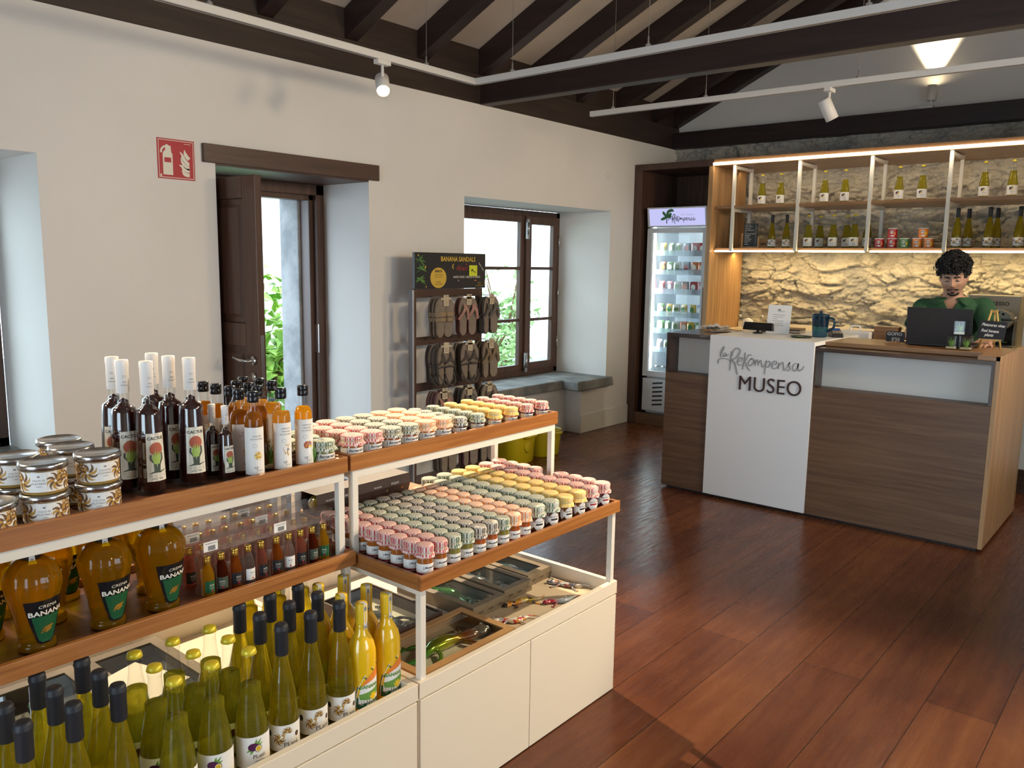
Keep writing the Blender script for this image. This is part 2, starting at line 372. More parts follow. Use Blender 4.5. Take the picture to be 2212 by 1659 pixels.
# rafters: one timber each
def rafter(y, side):
    m = MB(); x0, x1 = (-4.42, XA) if side < 0 else (XA, XR)
    d = .185
    m.hexa([(x0, y, zc(x0) - d), (x1, y, zc(x1) - d), (x1, y + .10, zc(x1) - d), (x0, y + .10, zc(x0) - d)], [(x0, y, zc(x0)), (x1, y, zc(x1)), (x1, y + .10, zc(x1)), (x0, y + .10, zc(x0))])
    return m.build('rafter', 'darkwood_x', bevel=.004)
ys = [2.826 - .622 * k for k in range(9, 0, -1)] + [2.826 + .622 * k for k in range(0, 8)] + [7.62]
for i, y in enumerate(sorted(ys)):
    n = len(ys) - 1 - i
    for side in (-1, 1):
        if side > 0 and y < 3.3: continue
        o = rafter(y, side)
        where = ('lying along the stone gable wall' if n == 0 else '%s one out from the gable wall' % ORD[n - 1] if n <= 12 else 'high over the aisle, past the twelfth one from the gable, spot %s' % ORD[n - 13])
        tag(o, ('dark timber rafter rising from the window wall, ' if side < 0 else 'dark timber rafter on the far roof slope, ') + where, 'rafter', 'roof rafters', 'structure')
# gable wall: rubble below, plaster above the tie beam
g = MB(); T = .3
xs = [XW - .6, XA, XR + .3]
g.add([(x, YB + d, z) for d in (0, T) for x, z in ((xs[0], 2.70), (xs[2], 2.70), (xs[2], zc(xs[2]) + .05), (XA, zc(XA) + .05), (xs[0], zc(xs[0]) + .05))], [(0, 1, 2, 3, 4), (9, 8, 7, 6, 5)] + [(i, 5 + i, 5 + (i + 1) % 5, (i + 1) % 5) for i in range(5)])
struct(g.build('wall_gable', 'plaster'))
def stone_mat():
    m = mat('rubble', (.40, .35, .27), .92)
    v = coord(m); n1 = noisy(m, v, 2.6, 4); n2 = noisy(m, v, 34, 5, .65)
    ad = nd(m, 'ShaderNodeMath', operation='MULTIPLY_ADD', i_1=.45); lk(m, n2, ad.inputs[0]); lk(m, n1, ad.inputs[2])
    lk(m, ramp(m, ad.outputs[0], [(.45, (.24, .215, .18)), (.62, (.40, .355, .285)), (.72, (.52, .47, .385)), (.85, (.33, .31, .28))]), P(m).inputs['Base Color'])
    bump(m, n2, .75, .012); return m
M['rubble'] = stone_mat()
def rubble():
    m = MB(); st = .0090; nx = int(3.75 / st); nz = int(1.80 / st); vs = []
    for j in range(nz + 1):
        for i in range(nx + 1):
            x = -4.30 + i * st; z = .92 + j * st
            wx = noise.noise(Vector((x * 2.2, z * 2.2, 3.1))) * .14; wz = noise.noise(Vector((x * 2.2, z * 2.2, 9.7))) * .075
            q = Vector((x * 4.4 + wx * 5, z * 12.0 + wz * 11, 0)); d, pts = noise.voronoi(q)
            q2 = Vector((x * 10 + wx * 7, z * 27 + wz * 14, 4.0)); d2, pts2 = noise.voronoi(q2)
            e = d[1] - d[0]; e2 = d2[1] - d2[0]; c = noise.cell(pts[0] * 7.31); c2 = noise.cell(pts2[0] * 5.7)
            top = max(0, min(1, (z - 1.62) / .12))                       # pointed up with mortar behind the shelves
            mor = max(0, min(1, .5 + 2.2 * noise.noise(Vector((x * 1.7, z * 2.6, 33)))))   # mortar smeared over the joints here and there
            tilt = (pts[0].y - q.y)       # every stone leans out at its foot
            k = min(1, e / .16); k2 = min(1, e2 / .25)
            h = (.042 * c + 0.016 * max(-.6, min(.6, tilt)) + .012 * k) * (1 - .55 * top) * (1 - .35 * mor) + (.020 * c2 + .008 * k2) * (1 - .3 * top)
            h += noise.noise(Vector((x * 14, z * 20, 1))) * .0065 + noise.noise(Vector((x * 37, z * 52, 5))) * .007 + noise.noise(Vector((x * 5, z * 7, 2))) * .006
            crack = noise.noise(Vector((x * 4.2, z * 10.5, 21)))
            if e < .07 and crack > (-.12 + .25 * top): h -= .055 * (1 - e / .07)
            if e2 < .08 and crack < -.12: h -= .018 * (1 - e2 / .08)
            vs.append((x, YB - .03 - max(-.02, h), z))
    W_ = nx + 1
    m.add(vs, [(j * W_ + i, j * W_ + i + 1, (j + 1) * W_ + i + 1, (j + 1) * W_ + i) for j in range(nz) for i in range(nx)], 0, True)
    m.box((-4.9, YB, 0), (XR + .3, YB + .3, 2.70)); return m
struct(rubble().build('wall_back', 'rubble'))
tag(struct(MB().box((-4.28, 7.585, 2.712), (XR, 7.716, 2.868)).build('tie_beam', 'darkwood_x', bevel=.006)), 'dark timber wall beam lying against the gable above the bottle shelves', 'beam', None, 'structure')
tag(struct(MB().box((-4.28, 4.694, 2.712), (XR, 4.80, 2.875)).build('tie_beam', 'darkwood_x', bevel=.006)), 'dark timber tie beam crossing the shop in mid air above the till counter', 'beam', None, 'structure')
# unseen sides of the shop: wall with wide windows opposite, glazed front behind the camera
w = MB()
w.box((XR, YF, 0), (XR + .3, YB, .5)); w.box((XR, YF, 2.5), (XR + .3, YB, 3.1)); w.box((XR, YF, .5), (XR + .3, 1.0, 2.5)); w.box((XR, 3.0, .5), (XR + .3, YB, 2.5))
struct(w.build('wall_right', 'plaster'))
w = MB()
w.box((-4.9, YF - .3, 2.6), (XR, YF, 4.7)); w.box((-4.9, YF - .3, 0), (-1.9, YF, 2.6)); w.box((.5, YF - .3, 0), (XR, YF, 2.6))
struct(w.build('wall_front', 'plaster'))
# short white partition past the coffee machine
struct(MB().box((-.925, 6.60, .17), (XR, 6.72, 2.70)).build('wall_partition', 'linen'))
struct(MB().box((-.935, 6.585, 0), (XR, 6.73, .17)).build('baseboard_partition', 'walnut_dark'))

# ------------------------------------------------------------ window_1 in the deep reveal
def window(name, y0, y1, ym, z0, z1, x=-4.86, detail=True):
    root = struct(thing(name, None, None, (0, 0, 0)))
    f = MB(); t = .05; d = .07
    f.box((x - d, y0, z0), (x, y0 + t, z1)).box((x - d, y1 - t, z0), (x, y1, z1)).box((x - d, y0, z1 - t), (x, y1, z1)).box((x - d, y0, z0), (x, y1, z0 + t))
    fr = f.build('window_frame', 'brown_frame', root, bevel=.003)
    def sash(a, b_, xs, tt):
        s = MB(); e = .045
        s.box((xs - e, a, z0 + t), (xs, a + tt, z1 - t)).box((xs - e, b_ - tt, z0 + t), (xs, b_, z1 - t))
        s.box((xs - e, a + tt, z1 - t - tt), (xs, b_ - tt, z1 - t)).box((xs - e, a + tt, z0 + t), (xs, b_ - tt, z0 + t + tt))
        hh = (z1 - z0 - 2 * t) / 3
        for k in (1, 2): s.box((xs - e + .008, a + tt, z0 + t + hh * k - .014), (xs - .008, b_ - tt, z0 + t + hh * k + .014))
        o = s.build('sash', 'brown_frame', root, bevel=.003)
        for k in range(3): MB().box((xs - e / 2 - .003, a + tt, z0 + t + hh * k + .012), (xs - e / 2 + .003, b_ - tt, z0 + t + hh * (k + 1) - .012)).build('pane', 'pane', o)
        return o
    sash(y0 + t, ym, x + .002, .06); s2 = sash(ym + .004, y1 - t, x + .022, .075)
    if detail:
        for z in (z0 + .13, z1 - .17):
            MB().box((x + .02, ym - .012, z - .09), (x + .04, ym + .022, z + .09)).tube([(x + .045, ym + .005, z - .05), (x + .045, ym + .005, z + .06)], .006).build('window_bolt', 'steel', root)
        for z in (z0 + .30, (z0 + z1) / 2, z1 - .28):
            MB().tube([(x + .03, y1 - t + .005, z - .055), (x + .03, y1 - t + .005, z + .055)], .009).build('hinge', 'steel', root)
    return root
window('window_1', 4.56, 6.50, 5.965, .492, 2.03)
window('window_2', -.33, 1.585, .62, .53, 2.02, detail=False)
# ------------------------------------------------------------ door_1, open into the reveal
root = struct(thing('door_1', None, None))
f = MB()
for y0, y1, x1 in ((3.555, 3.62, -4.76), (3.52, 3.56, -4.80), (2.52, 2.575, -4.76)): f.box((-4.90, y0, 0), (x1, y1, 2.06))
f.box((-4.90, 2.52, 1.99), (-4.76, 3.62, 2.062)).box((-4.90, 2.56, 1.955), (-4.80, 3.56, 2.0))
f.build('door_frame', 'brown_frame', root, bevel=.003)
MB().box((-4.755, 3.553, .90), (-4.83, 3.5535, 1.10)).build('strike_plate', 'chrome', root)
lf = bpy.data.objects.new('door_leaf', None)
def leaf(L=.78, H=2.0, t=.045):
    m = MB(); st = .115
    m.box((0, -t, .02), (st, 0, H)).box((L - st, -t, .02), (L, 0, H))
    for z0, z1 in ((.02, .20), (1.06, 1.19), (H - .12, H)): m.box((st, -t, z0), (L - st, 0, z1))
    for z0, z1 in ((.20, 1.06), (1.19, H - .12)):
        m.box((st, -t + .012, z0), (L - st, -.012, z1)); m.hexa([(st + .05, -t + .004, z0 + .05), (L - st - .05, -t + .004, z0 + .05), (L - st - .05, -t + .004, z1 - .05), (st + .05, -t + .004, z1 - .05)][::-1], [(st + .03, -t + .013, z0 + .03), (L - st - .03, -t + .013, z0 + .03), (L - st - .03, -t + .013, z1 - .03), (st + .03, -t + .013, z1 - .03)][::-1])
    return m
o = leaf().build('door_leaf', 'door_wood', root, bevel=.003); DL = o
o.location = (-4.765, 2.575, 0); o.rotation_euler.z = radians(3)
MB().tube([(.725, -.046, .985), (.725, -.085, .985)], .010).tube([(.725, -.085, .985), (.66, -.092, .987), (.60, -.088, .998)], .0085).lathe([(0, 0), (.026, 0), (.026, .008), (0, .010)], 16, c=(0, 0, 0)).build('door_handle', 'steel', o)
MB().tube([(.725, -.045, .985), (.725, -.053, .985)], .026, 18).tube([(.725, -.045, .895), (.725, -.053, .895)], .022, 18).build('rose', 'steel', o)
MB().box((.7805, -.034, .86), (.7815, -.011, 1.13)).build('lock_plate', 'chrome', o)

# ------------------------------------------------------------ outside the door and the window
M['paving'] = speck('paving', (.20, .21, .22), (.30, .31, .32), 3, .9, .2, 30)
M['pale_wall'] = speck('pale_wall', (.70, .69, .66), (.86, .85, .82), 3.5, .95, .9, 9)
M['masonry'] = speck('masonry', (.26, .27, .27), (.42, .42, .41), 7, .95, .6, 40)
struct(MB().box((-14, -6, -.14), (-4.72, 12, -.02)).build('pavement', 'paving'))
j = MB(); j.box((-5.12, 3.50, 0), (-4.90, 3.72, 2.12)).box((-5.12, 2.30, 2.0), (-4.90, 3.9, 2.14)).box((-5.12, 2.40, 0), (-4.90, 2.52, 2.0))
struct(j.build('trim_5', 'masonry', bevel=.01))
tag(MB().box((-9.2, 5.6, 0), (-9.0, 10.5, 2.6)).box((-9.25, 5.55, 2.6), (-8.95, 10.5, 2.68)).build('garden_wall', 'pale_wall'), 'pale rubble garden wall standing in bright sun beyond the open door', 'wall', None, 'structure')
tag(MB().box((-5.9, 2.0, 2.05), (-5.7, 6.0, 2.22)).build('eaves_beam', 'darkwood'), 'dark beam of the porch roof seen over the open door', 'beam', None, 'structure')
tag(MB().tube([(-6.3, 6.55, 0), (-6.3, 6.55, 2.4)], .05, 12).build('porch_post', 'pale_wall'), 'slim pale porch post seen through the casement window', 'post', None, 'structure')
def leafmat(n, a, b_):
    m = mat(n, a, .45); lk(m, ramp(m, noisy(m, coord(m), 5, 3), [(.35, a), (.65, b_)]), P(m).inputs['Base Color'])
    P(m).inputs['Transmission Weight'].default_value = 0.0; return m
M['leaf_a'] = leafmat('leaf_a', (.16, .36, .04), (.42, .62, .10)); M['leaf_b'] = leafmat('leaf_b', (.20, .36, .10), (.45, .60, .26))
def shrub(name, label, c, rx, ry, h, n, m, ls, seed):
    rnd = random.Random(seed); root = thing(name, label, 'shrub', c); st = MB(); fo = MB(); tips = []
    for k in range(14):
        a = rnd.uniform(0, 2 * pi); rr = rnd.uniform(.1, 1) ** .6; p1 = (rx * rr * cos(a), ry * rr * sin(a), h * rnd.uniform(.45, 1)); st.tube(smooth2([(0.03 * cos(a), .03 * sin(a), 0), (p1[0] * .4, p1[1] * .4, p1[2] * .5), p1], 4), [.012] * 8 + [.004], 5); tips.append(p1)
    for k in range(n):
        p = rnd.choice(tips); f_ = rnd.uniform(.25, 1.05); b0 = Vector((p[0] * f_, p[1] * f_, p[2] * f_)) + Vector((rnd.gauss(0, .09), rnd.gauss(0, .09), rnd.gauss(0, .07)))
        if b0.z < .02: b0.z = .05
        d = Vector((rnd.gauss(0, 1), rnd.gauss(0, 1), rnd.uniform(-.4, .9))).normalized(); s_ = d.cross(Vector((rnd.gauss(0, 1), rnd.gauss(0, 1), 1))).normalized(); L = ls * rnd.uniform(.6, 1.3); u_ = d.cross(s_) * L * .12
        fo.add([b0, b0 + d * L * .5 + s_ * L * .28 + u_, b0 + d * L, b0 + d * L * .5 - s_ * L * .28 + u_], [(0, 1, 2), (0, 2, 3)])
    st.build('stem', 'banana_dark', root); fo.build('foliage', m, root); return root
shrub('leafy_shrub', 'bright green leafy shrub growing outside the open door', (-6.7, 4.25, -.02), .75, .7, 1.45, 1500, 'leaf_a', .15, 3)
shrub('leafy_shrub', 'sunlit green shrub outside, low behind the casement window', (-6.4, 7.0, -.02), .6, .5, .80, 700, 'leaf_b', .11, 5)
shrub('leafy_shrub', 'hazy green bush further off, at mid height in the window', (-8.2, 9.6, -.02), .5, .5, 1.55, 500, 'leaf_b', .13, 8)
# terrace chair and table
ch = thing('terrace_chair', 'black wire terrace chair standing outside the open door', 'chair', (-5.85, 3.55, -.02), radians(200))
m = MB(); r_ = .009
for k in range(9): x = -.2 + .05 * k; m.tube([(x, .22, .46), (x, .27, .86)], .004, 5)
for z in (.5, .58, .66, .74, .82): m.tube([(-.21, .225 + (z - .46) * .125, z), (.21, .225 + (z - .46) * .125, z)], .004, 5)
m.tube([(-.22, .22, .44), (-.22, .275, .87), (.22, .275, .87), (.22, .22, .44)], r_, 6); m.build('backrest', 'black', ch)
MB().box((-.22, -.22, .43), (.22, .22, .45)).build('seat', 'black', ch)
for sx in (-1, 1):
    for sy in (-1, 1): MB().tube([(.2 * sx, .2 * sy, .44), (.24 * sx, .24 * sy, 0)], r_, 6).build('leg', 'black', ch)
tb = thing('terrace_table', 'small white square terrace table outside the open door', 'table', (-5.75, 2.85, -.02))
MB().box((-.30, -.30, .70), (.30, .30, .72)).build('tabletop', 'white_paint', tb)
MB().tube([(0, 0, .02), (0, 0, .70)], .025, 10).build('leg', 'black', tb); MB().lathe([(0, 0), (.2, 0), (.2, .015), (.03, .03)], 20).build('base', 'black', tb)

# ------------------------------------------------------------ things on the wall
sg = thing('fire_extinguisher_sign', 'red square sign with white fire extinguisher and flames beside the door lintel', 'sign', (XW, 2.292, 2.069))
MB().box((0, -.104, -.104), (.003, .104, .104)).build('sign_plate', 'red', sg)
m = MB(); F = planeX(.0036, -.104, -.104); q = .208
def S(pts): return [(a * q, b_ * q) for a, b_ in pts]
for a, b_, c, d in ((.03, .03, .97, .045), (.03, .955, .97, .97), (.03, .045, .043, .955), (.957, .045, .97, .955)): m.rect(a * q, b_ * q, c * q, d * q, F)
m.poly(S([(.14, .10), (.40, .10), (.40, .41), (.14, .41)]), F); m.poly(S([(.14, .53), (.40, .53), (.40, .62), (.37, .67), (.32, .71), (.32, .76), (.36, .77), (.36, .82), (.30, .83), (.28, .85), (.22, .85), (.21, .71), (.17, .68), (.14, .62)]), F)
m.rect(.14 * q, .41 * q, .18 * q, .53 * q, F); m.rect(.36 * q, .41 * q, .40 * q, .53 * q, F)
m.ribbon(S([(.22, .80), (.16, .78), (.11, .72), (.10, .64)]), .05 * q, F)
for P4 in ([(.60, .70), (.66, .63), (.70, .52), (.80, .42), (.85, .41)], [(.73, .76), (.74, .68), (.78, .60), (.85, .53)], [(.63, .56), (.65, .47), (.71, .38), (.80, .31), (.85, .30)], [(.57, .37), (.64, .34), (.70, .28), (.78, .24), (.85, .26)], [(.65, .26), (.68, .19), (.74, .14), (.85, .13)]):
    n = 5 * (len(P4) - 1) + 1; m.ribbon(smooth2(S(P4), 5), [q * (.012 + .085 * min(1, 2.2 * i / n)) for i in range(n)], F)
m.rect(.06 * q, .05 * q, .10 * q, .11 * q, F); m.rect(.72 * q, .90 * q, .90 * q, .91 * q, F)
m.build('pictogram', 'cream_label', sg)
tag(MB().lathe([(0, .012), (.03, .012), (.036, .008), (.036, 0)], 24).build('wall_sensor', 'plaster_skirt'), 'small round pale cover plate high on the wall above the window', 'cover plate')
bpy.data.objects['wall_sensor'].rotation_euler = (0, radians(90), 0); bpy.data.objects['wall_sensor'].location = (XW, 6.441, 2.348)

# ------------------------------------------------------------ lighting tracks and spotlights
ZK = 2.60
def track(label, pts, wires):
    t = thing('lighting_track', label, 'lighting track', (0, 0, 0)); m = MB()
    for a, b_ in zip(pts[:-1], pts[1:]):
        d = (Vector(b_) - Vector(a)).normalized(); n = Vector((-d.y, d.x, 0)) * .018; e = d * .018
        A = Vector(a) - e; B = Vector(b_) + e
        m.hexa([A - n, B - n, B + n, A + n], [p + Vector((0, 0, .036)) for p in (A - n, B - n, B + n, A + n)])
    m.build('rail', 'track_white', t, bevel=.003)
    g_ = MB()
    for a, b_ in zip(pts[:-1], pts[1:]):
        d = (Vector(b_) - Vector(a)).normalized(); n = Vector((-d.y, d.x, 0)) * .005; z = Vector((0, 0, -.0008))
        g_.add([Vector(a) - n + z, Vector(b_) - n + z, Vector(b_) + n + z, Vector(a) + n + z], [(0, 1, 2, 3)])
    g_.build('groove', 'black', t)
    for (x, y) in wires:
        MB().tube([(x, y, ZK + .036), (x, y, zc(x) - .0)], .0016, 5, smooth=False).build('suspension_wire', 'wire', t)
        MB().lathe([(.014, 0), (.014, .012), (.005, .016), (.004, .05), (0, .05)], 10, c=(x, y, ZK + .036)).build('wire_clip', 'grey_metal', t)
    return t
track('long white lighting track turning a corner below the tie beam', [(-3.35, -1.6, ZK), (-3.475, 3.77, ZK), (2.6, 3.66, ZK)], [(-3.41, 1.0), (-3.43, 2.02), (-3.47, 3.36), (-3.18, 3.765), (-2.27, 3.745), (-1.2, 3.73)])
track('straight white lighting track hanging nearer the gable wall', [(-3.50, 5.05, ZK), (2.6, 5.09, ZK)], [(-3.33, 5.05), (-2.62, 5.06), (-1.66, 5.07)])
def spot(label, loc, aim, on, e=0, ang=70, blend=.5, r=.035):
    """a lamp head hung under the track, turned towards its target; the light itself sits at its mouth"""
    t = thing('track_spotlight', label, 'spotlight', loc)
    MB().box((-.018, -.045, -.022), (.018, .045, 0)).tube([(0, 0, -.02), (0, 0, -.085)], .008, 10).build('track_adapter', 'track_white', t)
    d = (Vector(aim) - Vector(loc)).normalized(); h = MB().lathe([(0, -.07), (.030, -.07), (.037, -.064), (.037, .058), (.034, .06), (.033, .045), (0, .045)], 24).build('lamp_head', 'track_white', t)
    h.location = (0, 0, -.125); h.rotation_euler = d.to_track_quat('Z', 'Y').to_euler()
    MB().lathe([(.033, .047), (.012, .049), (0, .050)], 20).build('lens', 'bulb' if on else 'chrome', h)
    if on:
        lp = Vector(loc) + Vector((0, 0, -.125)) + d * .075
        lamp('spotlight_beam', 'SPOT', lp, e, WARM, aim, spot_size=radians(ang), spot_blend=blend, shadow_soft_size=r)
    return t
spot('lit white spotlight under the track, glowing above the door', (-3.462, 3.03, ZK), (-1.75, 1.75, .7), True, 520, 84, .55, .02)
spot('unlit white spotlight angled down from the track nearer the gable', (-1.82, 5.07, ZK), (-1.2, 5.7, 1.0), False)
# the same track goes on past the picture: its first two lamps there light the jar display and the aisle
spot('white track spotlight just past the view edge, aimed at the jar display', (-.50, 3.69, ZK), (-1.72, 1.86, .85), True, 300, 48, .5, .02)
spot('white track spotlight over the aisle, past the edge of the view', (1.6, 3.68, ZK), (.45, 1.7, 0), True, 240, 84, .8)
spot('added unseen white track spotlight for warm fill, camera end of the corner track', (-3.38, .2, ZK), (-1.9, .55, .9), True, 120, 80, .8)  # unseen lamp, added as warm fill from the camera end
spot('white track spotlight aimed at the bottle end of the display', (-3.36, -.9, ZK), (-1.6, .9, .6), True, 110, 70, .8)  # added out of view for more warm fill on the bottles
spot('added white track spotlight for warm fill over the till counter, past the view edge', (.2, 5.08, ZK), (-1.1, 5.4, 1.0), True, 60, 80, .8)  # added fill lamp out of view, warms the counter
spot('added unseen white spotlight far along the corner track, washing the window wall', (1.9, 3.68, ZK), (-4.28, 3.3, 1.9), True, 310, 78, .7, .3)  # added out of view as a soft warm wash on the window wall
spot('added unseen white spotlight far along the second track, washing the window wall', (2.2, 5.09, ZK), (-4.28, 4.6, 2.0), True, 230, 78, .7, .3)  # second added wash lamp for the window wall, also unseen
# gable uplight
ul = thing('gable_uplight', 'small cylindrical wall lamp throwing light up the gable plaster', 'wall lamp', (-1.90, 7.60, 2.868))
MB().box((-.09, .03, 0), (.02, .10, .03)).tube([(-.005, .06, .03), (0, .05, .07)], .010, 10).build('bracket', 'track_white', ul)
MB().lathe([(0, .065), (.034, .065), (.036, .07), (.036, .19), (.031, .19), (.031, .18), (0, .18)], 24, c=(0, .045, 0)).build('lamp_body', 'track_white', ul)
MB().lathe([(.030, .183), (0, .184)], 20, c=(0, .045, 0)).build('lens', 'bulb', ul)
lamp('uplight_beam', 'SPOT', (-1.90, 7.63, 3.075), 230, (1, .84, .58), (-1.93, 7.70, 4.2), spot_size=radians(62), spot_blend=.6, shadow_soft_size=.03)
# ============================================================ THE TWO DISPLAY UNITS
def gingham(name, c, base=(.82, .78, .70), k=150, plain=False):
    m = mat(name, c, .9); o = coord(m); s = nd(m, 'ShaderNodeSeparateXYZ'); lk(m, o, s.inputs[0]); tot = None
    for a in (0, 1, 2):
        w1 = nd(m, 'ShaderNodeMath', operation='MULTIPLY_ADD', i_1=k * (1 if a < 2 else 1.2), i_2=.3 * a); lk(m, s.outputs[a], w1.inputs[0])
        fr = nd(m, 'ShaderNodeMath', operation='FRACT'); lk(m, w1.outputs[0], fr.inputs[0])
        st = nd(m, 'ShaderNodeMath', operation='GREATER_THAN', i_1=.5); lk(m, fr.outputs[0], st.inputs[0])
        if a == 2:
            h = nd(m, 'ShaderNodeMath', operation='MULTIPLY', i_1=.35); lk(m, st.outputs[0], h.inputs[0]); st = h
        if tot is None: tot = st
        else:
            ad = nd(m, 'ShaderNodeMath', operation='ADD'); lk(m, tot.outputs[0], ad.inputs[0]); lk(m, st.outputs[0], ad.inputs[1]); tot = ad
    q = nd(m, 'ShaderNodeMath', operation='MULTIPLY', i_1=1 / 2.35); lk(m, tot.outputs[0], q.inputs[0])
    hi = tuple(.46 * x + .54 * y for x, y in zip(c, base)) if not plain else tuple(.6 * x + .4 * y for x, y in zip(c, base))
    lk(m, ramp(m, q.outputs[0], [(.05, base if not plain else hi), (.42, hi), (.9, c)]), P(m).inputs['Base Color'])
    bump(m, noisy(m, o, 400, 2), .2, .001); return m
CLOTH = dict(red=gingham('cloth_red', (.50, .035, .045)), green=gingham('cloth_green', (.055, .13, .05)), brown=gingham('cloth_brown', (.075, .04, .025)),
             olive=gingham('cloth_olive', (.06, .075, .035)), orange=gingham('cloth_orange', (.80, .26, .04)), yellow=gingham('cloth_yellow', (.80, .50, .03), plain=True), teal=gingham('cloth_teal', (.02, .045, .04)))
def filled(name, c, rough=.16): return mat(name, c, rough, Coat_Weight=1.0, Coat_Roughness=.03, Specular_IOR_Level=.6)
FILL = dict(mojo=filled('fill_mojo', (.36, .10, .012)), olive=filled('fill_olive', (.24, .20, .035)), rust=filled('fill_rust', (.40, .085, .012)), dark=filled('fill_dark', (.10, .03, .010)),
            amber=filled('fill_amber', (.20, .065, .010)), berry=filled('fill_berry', (.09, .006, .010)), orange=filled('fill_orange', (.55, .17, .015)))
M['band_red'] = mat('band_red', (.34, .02, .035), .5); M['band_black'] = mat('band_black', (.02, .018, .018), .5)
M['twine'] = mat('twine', (.50, .44, .26), .9)

def tray(m, x0, x1, y0, y1, z0, z1, zf, t=.014):
    m.box((x0, y0, z0), (x0 + t, y1, z1)).box((x1 - t, y0, z0), (x1, y1, z1))
    m.box((x0 + t, y0, z0), (x1 - t, y0 + t, z1), 1).box((x0 + t, y1 - t, z0), (x1 - t, y1, z1), 1)
    m.box((x0 + t, y0 + t, z0 + .002), (x1 - t, y1 - t, zf), 2); return m
TM = ['teak_y', 'teak_x', 'tray_floor']
def unit(name, label, y0, y1, xf, doors, tray_x):
    u = thing(name, label, 'display unit', (0, 0, 0)); XB = -2.36
    c = MB(); t = .020
    c.box((XB, y0, .0), (XB + t, y1, .42)).box((-1.513 - t, y0, .372), (-1.513, y1, .42)).box((XB + t, y0, 0), (-1.513 - .02, y0 + t, .42)).box((XB + t, y1 - t, 0), (-1.513 - .02, y1, .42))
    c.box((XB + t, y0 + t, .34), (-1.533, y1 - t, .366)).box((-1.535, y0, 0), (-1.52, y1, .372))
    c.build('carcass', 'cream', u, bevel=.0015)
    for a, b_ in zip(doors[:-1], doors[1:]): MB().box((-1.534, a + .0015, .004), (-1.513, b_ - .0015, .368)).build('cabinet_door', 'cream', u, bevel=.0015)
    tz = .003 if tray_x > -1.6 else .018
    tray(MB(), -2.13, tray_x, y0 + .002, y1 - .002, .676 + tz, .716 + tz, .698 + tz).build('tray', TM, u, bevel=.0015)
    tray(MB(), -2.105, xf, y0 + .002, y1 - .002, .958, 1.004, .985).build('top_shelf', TM, u, bevel=.0015)
    f = MB(); e = .020; ya, yb = y0 + .012, y1 - .012
    for x0 in (-2.10, xf - .005 - e):
        f.box((x0, ya, .934), (x0 + e, yb, .958))
        for y in (ya, yb - e): f.box((x0, y, .698 + tz), (x0 + e, y + e, .934))
    for y in (ya, yb - e): f.box((-2.10 + e, y, .934), (xf - .005 - e, y + e, .958))
    f.build('upper_frame', 'white_metal', u, bevel=.001)
    for y in (ya, yb - e):
        f = MB(); f.box((-2.12, y, .658 + tz), (tray_x - .012, y + e, .676 + tz))
        for x0 in (-2.12, tray_x - .012 - e): f.box((x0, y, .366), (x0 + e, y + e, .658 + tz))
        f.build('lower_frame', 'white_metal', u, bevel=.001)
    return u
unit('display_unit', 'cream display unit with jars in its wide teak tray, next to the aisle', 1.440, 2.420, -1.795, (1.442, 1.923, 2.418), -1.510)
unit('display_unit', 'cream display unit carrying bottles on three levels, nearer the camera', .30, 1.434, -1.795, (.302, .868, 1.432), -1.765)

